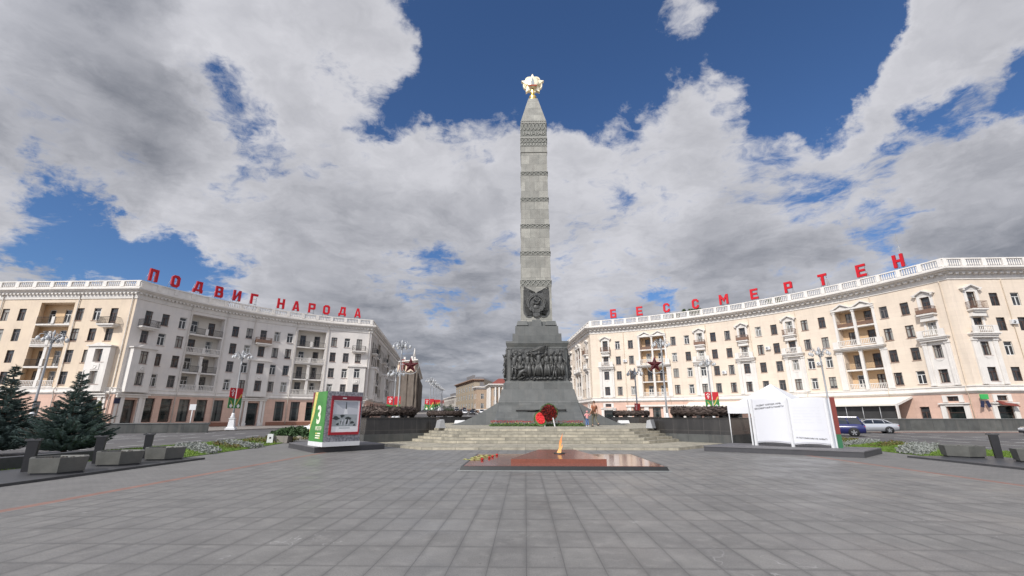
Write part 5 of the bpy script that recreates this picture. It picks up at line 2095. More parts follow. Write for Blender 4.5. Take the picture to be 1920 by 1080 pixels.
# ================================================================== FAR BUILDINGS
def far_house(name, label, pts, back, h, wallmat, rows, pitch, base, seed, roofmat='roof', rh=0.0, over=.6, wd=1.3, wh=2.0, gmat=None, z0=2.0, trim='white'):
    P_ = Path(pts)
    t = thing(name, label, 'building', base)
    rnd = random.Random(seed)
    ops = []
    m2 = []
    for i in range(len(pts) - 1):
        L = P_.cum[i + 1] - P_.cum[i]
        n = int(L / pitch)
        if n < 1:
            continue
        for k_ in range(n):
            sv = P_.cum[i] + L * (k_ + .5) / n
            for z in rows:
                ops.append((sv - wd / 2, sv + wd / 2, z, z + wh, .10))
                m2.append((sv, z))
    mb = MB()
    gz = rows[0] + wh + .7 if gmat else -.3
    if gmat:
        wall(mb, P_, 0, P_.cum[-1], -.3, gz, ops, .1, 1)
        wall(mb, P_, 0, P_.cum[-1], gz, h, ops, 0, 0)
    else:
        wall(mb, P_, 0, P_.cum[-1], -.3, h, ops, 0, 0)
    bk = [pts[-1]] + back + [pts[0]]
    for i in range(len(bk) - 1):
        mb.quad((*bk[i], -.3), (*bk[i + 1], -.3), (*bk[i + 1], h), (*bk[i], h))
    mb.build('wall', [wallmat, gmat or wallmat], t, True)
    mb = MB()
    sweep(mb, P_, 0, P_.cum[-1], [(0, h), (over, h), (over, h - .35), (over * .4, h - .6), (.1, h - 1.0), (0, h - 1.02)])
    if gmat:
        sbox(mb, P_, 0, P_.cum[-1], gz - .05, gz + .35, 0, .3)
    mb.build('cornice', trim, t, True)
    mb = MB()
    poly = [tuple(q) for q in pts] + back
    cx = sum(q[0] for q in poly) / len(poly)
    cy = sum(q[1] for q in poly) / len(poly)
    n = len(poly)
    lo = [(q[0], q[1], h + .01) for q in poly]
    hi = [(q[0] + (cx - q[0]) * .45, q[1] + (cy - q[1]) * .45, h + .02 + rh) for q in poly]
    mb.add(lo + hi, [(i, (i + 1) % n, n + (i + 1) % n, n + i) for i in range(n)] + [list(range(n, 2 * n))])
    for q in range(4 if roofmat == 'roof' else 0):
        f = .2 + .18 * q
        x, y = hi[0][0] + (hi[1][0] - hi[0][0]) * f, hi[0][1] + (hi[1][1] - hi[0][1]) * f
        mb.box((x, y, h + rh + .5), (1.2, .9, 1.4))
    mb.build('roof', roofmat, t, True)
    m2 = m2[:98]
    pm = MB()
    pm.quad((-wd / 2, .0, 0), (wd / 2, .0, 0), (wd / 2, .0, wh), (-wd / 2, .0, wh))
    for x in (-wd / 2 + .05, 0, wd / 2 - .05):
        pm.box((x, -.03, wh / 2), (.09, .05, wh), 1)
    pm.box((0, -.033, wh * .7), (wd, .05, .08), 1)
    o0 = pm.build('window', ['farwin', 'frame_white' if seed % 2 else 'frame_brown'])
    me = o0.data
    bpy.data.objects.remove(o0)
    for sv, z in m2:
        o = link('window', me, t)
        o.location = P_.at(sv, z, -.05) - Vector(base)
        o.rotation_euler = (0, 0, P_.ang(sv))
    return t, P_


# corner house of the avenue on the left, its front wrapped in brown netting
tw, Pt = far_house('corner_house', 'tall cream corner house wrapped in brown scaffold netting behind the left star', [(-72, 187), (-52, 181), (-42.6, 174.5), (-60, 262)], [(-78, 262)], 22.5, 'cream', (6, 9.5, 13, 16.5), 3.4, (-52, 181, 0), 4, wd=1.2, over=1.2)
mb = MB()
s_c = Pt.cum[1]
S = [s_c + .6 + i * .8 for i in range(int((Pt.cum[-1] - s_c - 2) / .8))]
for i in range(len(S) - 1):
    for j in range(12):
        z0, z1 = .4 + 17.6 * j / 12, .4 + 17.6 * (j + 1) / 12
        f = lambda s_, z: Pt.at(s_, z, 1.0 + .35 * math.sin(s_ * 1.9) + .25 * mnoise.noise(Vector((s_ * .6, z * .25, 3))))
        mb.quad(f(S[i], z0), f(S[i + 1], z0), f(S[i + 1], z1), f(S[i], z1))
mb.build('scaffold_netting', 'netting', tw, True)
mb = MB()
for q in range(10):
    c = Pt.at(s_c + 1 + q * 4.5, 23.3, -.2)
    mb.box(tuple(c), (.7, .7, 1.6))
c = Pt.at(Pt.cum[2], 24.0, -.3)
mb.tube([tuple(c), (c.x, c.y, 27.2)], [.5, .1], 6)
mb.build('parapet_post', 'white', tw, True)
mb = MB()
c = Pt.at(s_c + 4.2, 20.8, .9)
mb.prism([(-1.6, -2.2), (1.0, -2.0), (1.4, 2.2), (-1.0, 2.4)], -.1, .1, 0, Matrix.Translation(c) @ Matrix.Rotation(Pt.ang(s_c + 2), 4, 'Z') @ Matrix.Rotation(R(90), 4, 'X'))
mb.build('hanging_cloth', 'redroof', tw, True)
# houses on the right side of the avenue
far_house('street_house', 'large ochre four storey house on the avenue, left of the obelisk base', [(-34.2, 228), (-21.2, 190.5), (-17.0, 190.7)], [(-12, 230)], 16.4, 'yellowhouse', (1.2, 4.6, 8.3, 11.8), 5.4, (-21.2, 190.5, 0), 1, 'roof', 1.6, 1.0, 2.0, 2.2, 'orangehouse', trim='orangehouse')
far_house('street_house', 'lower tan house joined to the ochre house, close beside the obelisk base', [(-20.6, 185.5), (-18.8, 178.5), (-10, 179.2)], [(-8, 189), (-14, 189)], 12.6, 'tanhouse', (1.2, 4.4, 8.0), 3.0, (-18.8, 178.5, 0), 3, 'roof', .8, .8, 1.2, 1.9, 'orangehouse')
t_, P_ = far_house('street_house', 'tan house with white columns and a red roof, partly hidden by the obelisk base', [(-13.9, 172), (-11.7, 160.5), (-1, 161)], [(0, 172)], 12.4, 'tanhouse', (1.0, 4.6, 8.2), 2.6, (-11.7, 160.5, 0), 5, 'redroof', 2.0, 1.2, 1.2, 2.2)
for q in range(8):
    c = P_.at(P_.cum[1] + .5 + (q - 3) * 1.25, 0, .5) if q > 3 else P_.at(P_.cum[1] - .8 - q * 2.6, 0, .5)
    mb = MB()
    mb.frustum(c.x, c.y, 4.2, 11.2, .32, .26)
    mb.build('column', 'white', t_, True)
far_house('street_house', 'pale narrow house farther along the avenue beyond the ochre house', [(-50.5, 288), (-38.2, 250), (-34, 250)], [(-34, 288)], 12.0, 'greystucco', (1.2, 4.6, 8.0), 3.2, (-39.6, 250, 0), 2, 'roof', 1.0, .7, 1.3, 2.0)
far_house('street_house', 'small cream house with red roof at the far end of the avenue', [(-78, 372), (-58, 318), (-49, 319)], [(-52, 372)], 9.5, 'cream', (1.2, 5.0), 3.4, (-58, 318, 0), 7, 'redroof', 3.0, .8, 1.3, 2.2)


# ================================================================== STREET FURNITURE
def lamp_post(x, y, h, rz, label, full=True):
    t = thing('street_lamp', label, 'street lamp', (x, y, 0), rz, 'ornate street lamps')
    return t


def lamp_parts(t, h):
    m = MB()
    m.box((0, 0, .10), (1.05, 1.05, .20))
    m.frustum(0, 0, .20, .34, .46, .40)
    m.frustum(0, 0, .34, 1.25, .34, .27)
    m.frustum(0, 0, 1.25, 1.36, .33, .33)
    m.lathe([(.24, 1.36), (.27, 1.5), (.18, 1.66), (.2, 1.8), (.12, 1.95)], 10)
    m.build('base', 'whitepaint', t)
    m = MB()
    m.lathe([(.115, 1.9), (.10, 4.0), (.085, h - 1.5), (.13, h - 1.45), (.09, h - 1.35), (.085, h - .9), (.16, h - .8), (.10, h - .6), (.07, h - .1), (.14, h + .05), (.02, h + .35)], 10)
    m.build('pole', 'lamp_paint', t)
    am = MB()
    am.tube([(.08, 0, -.9), (.30, 0, -.35), (.62, 0, -.05), (.92, 0, -.12), (1.02, 0, -.36)], [.05, .045, .045, .04, .03], 6)
    am.tube([(.10, 0, -.55), (.42, 0, -.62), (.55, 0, -.4), (.42, 0, -.26), (.34, 0, -.40)], .03, 5)
    am.tube([(.50, 0, -.08), (.60, 0, .16), (.74, 0, .12), (.70, 0, .0)], .025, 5)
    lm = MB()
    lm.lathe([(.04, .10), (.08, .08), (.16, -.04), (.185, -.16), (.185, -.20)], 10, (1.02, 0, -.40))
    gm = MB()
    gm.lathe([(.165, -.20), (.15, -.27), (.08, -.34), (.0, -.36)], 10, (1.02, 0, -.40))
    a0 = am.build('arm', 'lamp_paint', t)
    s0 = lm.build('lamp_shade', 'lamp_paint', a0)
    g0 = gm.build('lamp_bowl', 'lamp_glass', a0)
    a0.location = (0, 0, h)
    for q in range(1, 6):
        a = a0.copy()
        COL.objects.link(a)
        a.parent = t
        a.rotation_euler = (0, 0, R(60 * q))
        for o in (s0, g0):
            d = o.copy()
            COL.objects.link(d)
            d.parent = a


first = None
lamps = [(-35.3, 55.6, 9.2, 'white street lamp with pedestal, in front of the middle bay of the left building'),
         (-45.2, 41.6, 9.2, 'grey street lamp rising behind the spruces at the far left'),
         (34.9, 54.5, 9.2, 'white street lamp behind the open book, in front of the right building'),
         (26.0, 65.6, 9.2, 'street lamp with red banner behind the right front wreath')]
for x, y, h, lb in lamps:
    if first is None:
        first = lamp_post(x, y, h, .3, lb)
        lamp_parts(first, h)
    else:
        dup(first, (x, y, 0), .1 + x * .05, lb, 'ornate street lamps')
tall = lamp_post(-15.75, 57.3, 11, .2, 'tall street lamp holding the left star, beside the netted house')
lamp_parts(tall, 10.7)
dup(tall, (17.1, 57.0, 0), .5, 'tall street lamp holding the right star, in front of the far loggia', 'ornate street lamps')
low = lamp_post(-17.6, 62.0, 7.6, .4, 'lower street lamp behind the tall one with the left star')
lamp_parts(low, 7.6)
dup(low, (14.9, 62.5, 0), .4, 'lower pole with a small lamp head between the obelisk and the right star', 'ornate street lamps')
nms = ['nearest in the row along the avenue', 'second of the row', 'third of the row', 'fourth of the row', 'fifth of the row', 'sixth of the row', 'seventh of the row', 'farthest of the row']
for q in range(8):
    y = 100 + q * 15.5
    dup(first, (-20.6 - (y - 100) * .155, y, zr(y)), .3 + q, 'white street lamp on the distant avenue, %s' % nms[q], 'street lamps along the avenue')

# five-pointed stars on the tall posts


def star_thing(x, y, z, side, label):
    t = thing('star_ornament', label, 'star', (x, y, z), 0, 'red stars on the tall lamps')
    ro, ri = .98, .40
    pts = [((ro if i % 2 == 0 else ri) * math.sin(R(36 * i)), (ro if i % 2 == 0 else ri) * math.cos(R(36 * i))) for i in range(10)]
    m = MB()
    vs = [(p_[0], 0, p_[1]) for p_ in pts] + [(0, -.26, 0), (0, .26, 0)]
    m.add(vs, [((i + 1) % 10, i, 10) for i in range(10)] + [(i, (i + 1) % 10, 11) for i in range(10)])
    m.build('star', 'star_red', t)
    m = MB()
    for i in range(10):
        a, b = pts[i], pts[(i + 1) % 10]
        m.tube([(a[0], -.01, a[1]), (b[0], -.01, b[1])], .022, 4)
    m.build('outline', 'darkred', t)
    m = MB()
    m.tube([(1.06 * math.cos(R(a)), .05, 1.06 * math.sin(R(a))) for a in range(-200, 21, 11)], .03, 5)
    m.tube([(-side * 1.3, .06, -.95), (0, .06, -1.0)], .03, 5)
    m.tube([(-side * 1.3, .06, .2), (-side * .5, .06, .1)], .03, 5)
    m.build('bracket', 'lamp_paint', t)


star_thing(-14.42, 57.0, 7.72, 1, 'dark red five pointed star in a hoop on the left tall lamp')
star_thing(16.05, 56.7, 7.72, -1, 'dark red five pointed star in front of the right building')


def banner(x, y, z, rz, sc_, label):
    t = thing('flag_banner', label, 'banner', (x, y, z), rz, 'red and green banners on lamp posts')
    Rx_ = Matrix.Rotation(R(90), 4, 'X')
    for sg in (-1, 1):
        m = MB()
        a, b = (.10, 1.05)
        X0 = lambda q: sg * q
        def pol(pts, mi, dd):
            m.prism([(X0(u) * sc_, v * sc_) for u, v in pts], -dd, dd, mi, Rx_)
        pol([(a, 1.15), (b, 1.35), (b, 2.5), (a, 2.5)], 0, .02)
        pol([(a, 0), (b, 0), (b, 1.35), (a, 1.15)], 1, .02)
        if sg > 0:
            pol([(a + .02, .45), (a + .22, .45), (b - .02, 1.75), (b - .22, 1.75)], 2, .028)
        else:
            pol([(a + .1, .2), (a + .22, .2), (b - .25, .95), (b - .4, .95)], 2, .028)
        if sg < 0:
            for u, v in ((.35, 2.1), (.55, 2.25), (.75, 2.1), (.55, 1.95), (.45, 1.75), (.65, 1.75), (.55, 1.55)):
                pol([(u - .1, v), (u, v - .1), (u + .1, v), (u, v + .1)], 3, .032)
        pol([(.5, .08), (.7, .08), (.85, .3), (.6, .55), (.35, .3)], 3, .034)
        m.build('cloth', ['ban_red', 'ban_green', 'ban_yel', 'ban_white'], t)
    m = MB()
    for v in (.02, 2.48):
        m.tube([(-1.08 * sc_, 0, v * sc_), (1.08 * sc_, 0, v * sc_)], .018, 5)
    m.build('rail', 'steel', t)


banner(-17.6, 61.7, 2.0, .1, .85, 'red and green banner on the low lamp beside the left star')
banner(26.0, 65.35, 2.7, -.2, .85, 'red and green banner with round ornament behind the right front wreath')
banner(14.9, 62.3, 1.2, .9, .8, 'small red banner low on the pole right of the obelisk base')
banner(-35.15, 55.3, 2.5, R(80), .95, 'red white and green banner on the white lamp before the left building')
for q in range(4):
    y = 97.5 + q * 15.5
    banner(-20.6 - (y - 100) * .155, y, 2.6 + zr(y), .1, .9, 'red and green banner on the avenue, %s' % ('nearest of the row', 'second of the row', 'third of the row', 'farthest of the row')[q])

# ------------------------------------------------------------------ granite parapets of the underpass
t = thing('granite_parapet', 'low dark granite parapet of the underpass in front of the left building', 'parapet', (-39, 47.5, 0))
m = MB()
a, b = Vector((-60, 43.6)), Vector((-34.3, 50.0))
a2 = Vector((-43.5, 45.4))
for u, v in ((a, a2), (a2, b)):
    tt = (v - u).normalized()
    nn = Vector((-tt.y, tt.x)) * .6
    m.prism([tuple(u), tuple(v), tuple(v + nn), tuple(u + nn)], -.3, .82)
m.build('wall', 'wall_granite', t, True)
m = MB()
for u, v in ((a, a2), (a2, b)):
    tt = (v - u).normalized()
    nn = Vector((-tt.y, tt.x))
    u2, v2 = u - nn * .06, v - nn * .06
    m.prism([tuple(u2), tuple(v2), tuple(v2 + nn * .72), tuple(u2 + nn * .72)], .823, .90)
m.build('coping', 'lgranite', t, True)
t = thing('granite_parapet', 'long grey granite parapet of the underpass in front of the right building', 'parapet', (50, 55, 0))
m = MB()
m.prism([(37.4, 54.8), (96, 54.4), (96, 55.1), (37.4, 55.5)], -.3, 1.24)
m.build('wall', 'wall_granite', t, True)
m = MB()
m.prism([(37.3, 54.72), (96.1, 54.32), (96.1, 55.18), (37.3, 55.58)], 1.243, 1.32)
m.build('coping', 'lgranite', t, True)
# sign on a post behind the left parapet
t = thing('street_sign', 'white square sign on a thin white post above the left parapet', 'sign', (-37.0, 50.9, 0), .3)
m = MB()
m.tube([(0, 0, 0), (0, 0, 2.5)], .05, 6)
m.build('post', 'whitepaint', t)
m = MB()
m.box((0, -.06, 2.55), (.62, .04, .62))
m.build('board', 'whitepaint', t)
# clipped thuja by the corner entrance
t = thing('potted_thuja', 'yellow green cone shaped thuja in a pot at the left building corner', 'plant', (-53.9, 57.4, 0))
m = MB()
for q in range(900):
    z = random.random()
    rr = .75 * (1 - z) ** .6 * random.uniform(.6, 1)
    a = random.uniform(0, 2 * PI)
    leafclump(m, rr * math.cos(a), rr * math.sin(a), .6 + 2.7 * z, .1, 3, .09)
m.build('foliage', 'leaf_yel', t)
m = MB()
m.lathe([(.35, 0), (.5, .6), (.52, .66), (.4, .62)], 12)
m.build('pot', 'brownstone', t)


# ------------------------------------------------------------------ planters, posts
def planter(x, y, rz, label, grp):
    t = thing('granite_planter', label, 'planter', (x, y, .06), rz, grp)
    n = 6
    m = MB()
    ring = lambda r_, z: [(r_ * math.cos(2 * PI * i / n), r_ * math.sin(2 * PI * i / n), z) for i in range(n)]
    lo, hi, hi2, hi3 = ring(.655, .05), ring(.70, .43), ring(.585, .43), ring(.55, .35)
    fs = [list(range(n - 1, -1, -1))]
    for k_ in range(3):
        fs += [(k_ * n + i, k_ * n + (i + 1) % n, (k_ + 1) * n + (i + 1) % n, (k_ + 1) * n + i) for i in range(n)]
    m.add(lo + hi + hi2 + hi3, fs)
    m.build('bowl', 'planter', t)
    m = MB()
    m.prism([(.555 * math.cos(2 * PI * i / n), .555 * math.sin(2 * PI * i / n)) for i in range(n)], .33, .37)
    for q in range(26):
        a, rr = random.uniform(0, 6.28), .46 * math.sqrt(random.random())
        m.ball((rr * math.cos(a), rr * math.sin(a), .37), random.uniform(.02, .06), 6)
    m.build('soil', 'soil', t)
    m = MB()
    m.prism([(.60 * math.cos(2 * PI * i / n), .60 * math.sin(2 * PI * i / n)) for i in range(n)], 0, .05)
    m.build('foot', 'kerb', t)


def dark_post(x, y, rz, label, grp):
    t = thing('granite_post', label, 'post', (x, y, .06), rz, grp)
    m = MB()
    m.frustum(0, 0, 0, .60, .105, .12, 0, .07, .08)
    m.frustum(0, 0, .60, .84, .12, .125, 0, .08, .09)
    m.build('shaft', 'blackplastic', t)
    m = MB()
    m.prism([(-.19, .843), (.16, .843), (.16, .90), (.06, .90), (.02, .88), (-.05, .88), (-.09, .91), (-.19, .89)], -.10, .10, 0, Matrix.Rotation(R(90), 4, 'X'))
    m.build('notched_cap', 'kerb', t)


planter(-13.25, 13.3, R(15), 'grey hexagonal granite planter nearest the camera on the left', 'hexagonal granite planters')
planter(-13.42, 15.5, R(11), 'middle grey hexagonal granite planter on the left kerb', 'hexagonal granite planters')
planter(-13.38, 17.4, R(8), 'grey hexagonal granite planter at the far end of the left kerb', 'hexagonal granite planters')
planter(17.12, 19.25, R(5), 'pale grey hexagonal granite planter beside the dark post on the right', 'hexagonal granite planters')
planter(17.75, 17.1, R(0), 'grey hexagonal granite planter cut by the right edge of the photo', 'hexagonal granite planters')
dark_post(-14.35, 13.5, .5, 'dark notched post behind the nearest left planter', 'dark notched posts')
dark_post(-14.5, 15.85, .5, 'dark notched post behind the middle left planter', 'dark notched posts')
dark_post(-14.38, 17.75, .5, 'dark notched post behind the far left planter', 'dark notched posts')
dark_post(17.98, 18.75, -.5, 'dark notched post beside the pale right planter', 'dark notched posts')
# low granite edging in the lawns
for (x0, y0, x1, y1, lb) in ((-16.0, 9, -16.0, 17.6, 'low dark granite edging behind the left planters'), (19.6, 11, 19.6, 19.4, 'low dark granite edging behind the right planters')):
    m = MB()
    m.prism([(x0 - .2, y0), (x0 + .2, y0), (x1 + .2, y1), (x1 - .2, y1)], -.05, .38)
    tag(m.build('low_wall', 'kerb'), lb, 'low wall', 'low granite edgings')


# ------------------------------------------------------------------ spruces
def spruce(x, y, h, rad, seed, label):
    rnd = random.Random(seed)
    t = thing('spruce_tree', label, 'tree', (x, y, 0), 0, 'blue spruces on the left lawn')
    m = MB()
    m.tube([(0, 0, 0), (.03, .02, h * .5), (.0, 0, h * .98)], [.11, .065, .012], 7)
    m.build('trunk', 'bark', t)
    m = MB()
    z = .22
    while z < h - .12:
        f = z / h
        q_ = 1 - f
        Lb = rad * (.67 * q_ if q_ < .3 else (.2 + (q_ - .3) * 2.2 if q_ < .45 else min(1.0, .53 + (q_ - .45) * 1.5))) + .09
        if q_ > .9:
            Lb *= .9
        nb_ = max(5, int(17 * (1 - f) + 5))
        a0 = rnd.uniform(0, 6.28)
        for k_ in range(nb_):
            a = a0 + 2 * PI * k_ / nb_ + rnd.uniform(-.22, .22)
            L = Lb * rnd.uniform(.72, 1.14)
            if rnd.random() < .08:
                L *= .55
            zz = z + rnd.uniform(-.09, .09)
            dr = Vector((math.cos(a), math.sin(a), 0))
            tg = Vector((-dr.y, dr.x, 0))
            rise = .30 if f > .6 else .08
            cv = lambda q: dr * (L * q) + Vector((0, 0, zz + L * (rise * q - .22 * q * (1 - q) * 1.6 + .12 * q * q)))
            m.tube([cv(0), cv(.5), cv(.97)], [.018, .011, .005], 4, 1)
            ns = max(4, int(L / .075))
            for i in range(ns):
                q = .12 + .88 * (i + .5) / ns
                c = cv(q)
                sl = (.10 + .30 * L * (1 - q * .75)) * rnd.uniform(.7, 1.2)
                sl = min(sl, .40)
                for sg in (-1, 1):
                    d = (dr * .8 + tg * sg * .9 + Vector((0, 0, rnd.uniform(-.12, .22)))).normalized()
                    e = c + d * sl
                    wv = Vector((0, 0, 1)) * .020 + d.cross(Vector((0, 0, 1))) * .03
                    wu = d.cross(Vector((0, 0, 1))) * .026
                    mid = c.lerp(e, .5)
                    m.add([c, mid + wu, e, mid - wu], [(0, 1, 2, 3)])
                    m.add([c, mid + Vector((0, 0, .028)), e, mid - Vector((0, 0, .022))], [(0, 1, 2, 3)])
                    # needles standing off the twig
                    for w_ in range(6):
                        cc = c.lerp(e, rnd.uniform(.2, .95))
                        n_ = (d + Vector((rnd.gauss(0, .8), rnd.gauss(0, .8), rnd.gauss(.2, .6)))).normalized()
                        sd = n_.cross(d)
                        if sd.length > .05:
                            sd = sd.normalized() * .008
                            m.add([cc - sd, cc + sd, cc + n_ * .085], [(0, 1, 2)])
        z += .155 + .05 * f
    # leader
    for q in range(26):
        c = Vector((0, 0, h - .5 + .5 * q / 26))
        a = rnd.uniform(0, 6.28)
        d = Vector((math.cos(a), math.sin(a), .9)).normalized() * .13
        s_ = Vector((-d.y, d.x, 0)) * .16
        m.add([c - s_, c + s_, c + d], [(0, 1, 2)])
    m.build('crown', ['needle', 'bark'], t)


spruce(-21.15, 21.3, 3.72, 1.45, 11, 'blue spruce in front of the left building corner')
spruce(-24.1, 20.9, 3.95, 1.35, 23, 'blue spruce at the left edge of the photo, behind the other spruce')


def leafy_tree(x, y, z, h, rad, seed, label, grp, n=1500):
    rnd = random.Random(seed)
    t = thing('leafy_tree', label, 'tree', (x, y, z), 0, grp)
    m = MB()
    m.tube([(0, 0, 0), (.05, 0, h * .4), (0, .1, h * .8)], [.12, .09, .03], 7)
    for q in range(6):
        a = q * 1.1
        m.tube([(0, 0, h * (.35 + .06 * q)), (rad * .6 * math.cos(a), rad * .6 * math.sin(a), h * (.6 + .05 * q))], [.05, .015], 5)
    m.build('trunk', 'bark', t)
    m = MB()
    cl = [(rnd.gauss(0, rad * .45), rnd.gauss(0, rad * .45), h * rnd.uniform(.45, 1.0), rad * rnd.uniform(.3, .5)) for _ in range(14)]
    for q in range(n):
        c = rnd.choice(cl)
        v = Vector((rnd.gauss(0, 1), rnd.gauss(0, 1), rnd.gauss(0, .8))).normalized() * c[3] * rnd.random() ** .4
        leafclump(m, c[0] + v.x, c[1] + v.y, c[2] + v.z, .12, 2, .11)
    m.build('crown', 'tree_leaf', t)


qq = pR.at(A(62.0), 0, -4.5)
leafy_tree(qq.x, qq.y, 20.45, 3.1, 1.3, 2, 'small green tree growing on the right roof between the two letters С', 'little trees on the right roof')
qq = pR.at(A(65.6), 0, -4.5)
leafy_tree(qq.x, qq.y, 20.45, 2.2, 1.1, 5, 'low green bush tree on the right roof beside the first С', 'little trees on the right roof', 900)
qq = pR.at(A(47.5), 0, -4.5)
leafy_tree(qq.x, qq.y, 20.45, 2.3, 1.2, 6, 'low green bush tree on the right roof beside the letter Е', 'little trees on the right roof', 900)
leafy_tree(-31.5, 190, 0, 5.5, 2.6, 8, 'dark green street tree on the avenue in front of the far small house', 'street trees on the avenue', 1500)
leafy_tree(-60.5, 290, 0, 10, 5, 9, 'far green street tree at the end of the avenue', 'street trees on the avenue', 1800)

# low shrub with a flower tub by the road
t = thing('juniper_shrub', 'low dark juniper spilling from a stone trough beside the green display stand', 'shrub', (-14.6, 29.6, 0))
m = MB()
for q in range(330):
    a, rr = random.uniform(0, 6.28), random.random() ** .5
    x, y = 1.5 * rr * math.cos(a), .7 * rr * math.sin(a)
    leafclump(m, x, y, .30 + .42 * (1 - rr) + random.uniform(0, .2), .2, 14, .10)
m.build('foliage', 'leaf_dark', t)
m = MB()
m.frustum(-.55, -.5, 0, .42, .5, .55, 0, .3, .34)
m.build('trough', 'walk', t)
t = thing('flower_tub', 'tub of red flowers beside the green display stand', 'flower tub', (-12.7, 29.5, 0))
m = MB()
for q in range(90):
    a, rr = random.uniform(0, 6.28), .42 * random.random() ** .5
    leafclump(m, rr * math.cos(a), rr * math.sin(a), .36 + random.uniform(0, .28), .10, 5, .06, 0)
    leafclump(m, rr * math.cos(a), rr * math.sin(a), .55 + random.uniform(0, .22), .08, 5, .05, 1)
m.build('flowers', ['leaf_dark', 'fl_red'], t)
m = MB()
m.lathe([(.28, 0), (.40, .38), (.43, .42), (.36, .40)], 12)
m.build('tub', 'planter', t)
t = thing('white_utility_box', 'small white plastic box standing on the lawn edge before the juniper', 'box', (-15.6, 28.6, 0), .3)
m = MB()
m.box((0, 0, .27), (.34, .2, .54), 0, None, 0, .9)
m.build('case', 'whitepaint', t)
m = MB()
m.box((.0, -.098, .32), (.10, .02, .10))
m.build('vent', 'blackplastic', t)


# ================================================================== DISPLAY STAND
kF, kL, kR_ = Vector((-9.15, 21.2)), Vector((-10.4, 22.51)), Vector((-8.0, 22.6))
pF, pLf, pRt = Vector((-9.50, 21.2)), Vector((-12.5, 24.8)), Vector((-7.15, 24.0))
m = MB()
pB = pLf + pRt - pF
m.prism([tuple(pF), tuple(pRt), tuple(pB), tuple(pLf)], .215, .255, 0)
kp = Vector((pF.x, pF.y, 0))
t = thing('display_stand', 'green and grey display stand with a framed poster on a dark deck', 'display stand', (kF.x, kF.y, 0))
deckm = m
m.build('deck', 'deck', t, True)
m = MB()
m.prism([tuple(pF + Vector((.0, .03))), tuple(pRt), tuple(pB), tuple(pLf)], -.02, .212, 0)
m.build('deck_side', 'deck_side', t, True)
# body as a real box: front face runs kF -> kR_, left face kL -> kF
u = (kR_ - kF).normalized()
front_w = (kR_ - kF).length + .02
v = (kL - kF).normalized()
side_w = (kL - kF).length
Ht = 2.46
X = Matrix.Translation((kF.x, kF.y, .257)) @ Matrix.Rotation(math.atan2(u.y, u.x), 4, 'Z')
Xi = X.inverted()
lL = Xi @ Vector((kL.x, kL.y, .257))
fb = [(0, 0), (front_w, 0), (front_w + lL.x, lL.y), (lL.x, lL.y)]
m = MB()
m.prism([(q[0], q[1]) for q in fb], .20, Ht, 0, X)
m.build('body', 'marble', t, True)
m = MB()
m.prism([(fb[0][0] - .02, fb[0][1] - .02), (fb[1][0] + .02, fb[1][1] - .02), (fb[2][0] + .02, fb[2][1] + .02), (fb[3][0] - .02, fb[3][1] + .02)], 0, .197, 0, X)
m.build('white_base', 'whitepaint', t, True)
# left side panel (green)
Y = Matrix.Translation((kL.x, kL.y, .257)) @ Matrix.Rotation(math.atan2(-v.y, -v.x), 4, 'Z') @ Matrix.Rotation(R(90), 4, 'X')
m = MB()
m.prism([(.01, .20), (side_w - .0, .20), (side_w, Ht), (.01, Ht)], .001, .018, 0, Y)
m.build('side_panel', 'panel_green', t, True)
m = MB()
wav = [(.01, Ht - .01), (.42, Ht - .01), (.60, Ht - .01)]
m.prism([(.30, Ht - .005), (.66, Ht - .005), (.60, 2.15), (.50, 1.8), (.46, 1.5), (.36, 1.25), (.22, 1.05), (.10, .80), (.02, .55), (.02, .95), (.10, 1.3), (.18, 1.6), (.24, 1.95)], .020, .026, 0, Y)
m.build('wheat_ribbon', 'panel_yel', t, True)
m = MB()
m.prism([(.012, Ht - .005), (.25, Ht - .005), (.16, 2.0), (.06, 1.75), (.012, 1.6)], .020, .024, 0, Y)
m.build('corner_stripe', 'darkred', t, True)


def flat_text(body, size, mat, Xm, loc, name, off=.0):
    me = text_mesh(body, size, .004, off).copy()
    me.materials.clear()
    me.materials.append(M[mat])
    o = link(name, me, t)
    Q = Xm @ Matrix.Translation(loc) @ Matrix.Rotation(R(-90), 4, 'X')
    o.matrix_basis = Matrix.Translation(-Vector(t.location)) @ Q
    return o


flat_text('3', 1.12, 'panel_cream', Y, (1.06, 1.02, .026), 'numeral', .03)
flat_text('ИЮЛЯ', .25, 'panel_cream', Y, (1.15, .70, .026), 'lettering', .0)
m = MB()
for z, mi, w0_, w1_ in ((.54, 0, .85, 1.05), (.54, 1, 1.08, 1.46), (.44, 1, .85, 1.42), (.34, 1, .85, 1.30), (.34, 0, 1.32, 1.44)):
    m.prism([(w0_, z), (w1_, z), (w1_, z + .055), (w0_, z + .055)], .020, .024, mi, Y)
m.build('printed_lines', ['panel_yel', 'panel_cream'], t, True)
# poster
Z = X @ Matrix.Rotation(R(90), 4, 'X')
fx0, fx1 = .22, front_w - .10
m = MB()
for x0, x1, z0, z1 in ((fx0, fx0 + .10, .62, 2.06), (fx0, fx1, .50, .62), (fx1 - .04, fx1, .62, 2.06)):
    m.prism([(x0, z0), (x1, z0), (x1, z1), (x0, z1)], .001, .05, 0, Z)
m.build('poster_frame', 'redframe', t, True)
m = MB()
m.prism([(fx0, 2.06), (fx1 + .03, 2.06), (fx1 + .03, 2.26), (fx0, 2.26)], .001, .06, 0, Z)
m.build('frame_head', 'darkred', t, True)
px0, px1 = fx0 + .10, fx1 - .04
pw = px1 - px0
m = MB()


def pr(pts, mi, d0, d1):
    m.prism([(px0 + a * pw, .62 + b * 1.44) for a, b in pts], d0, d1, mi, Z)


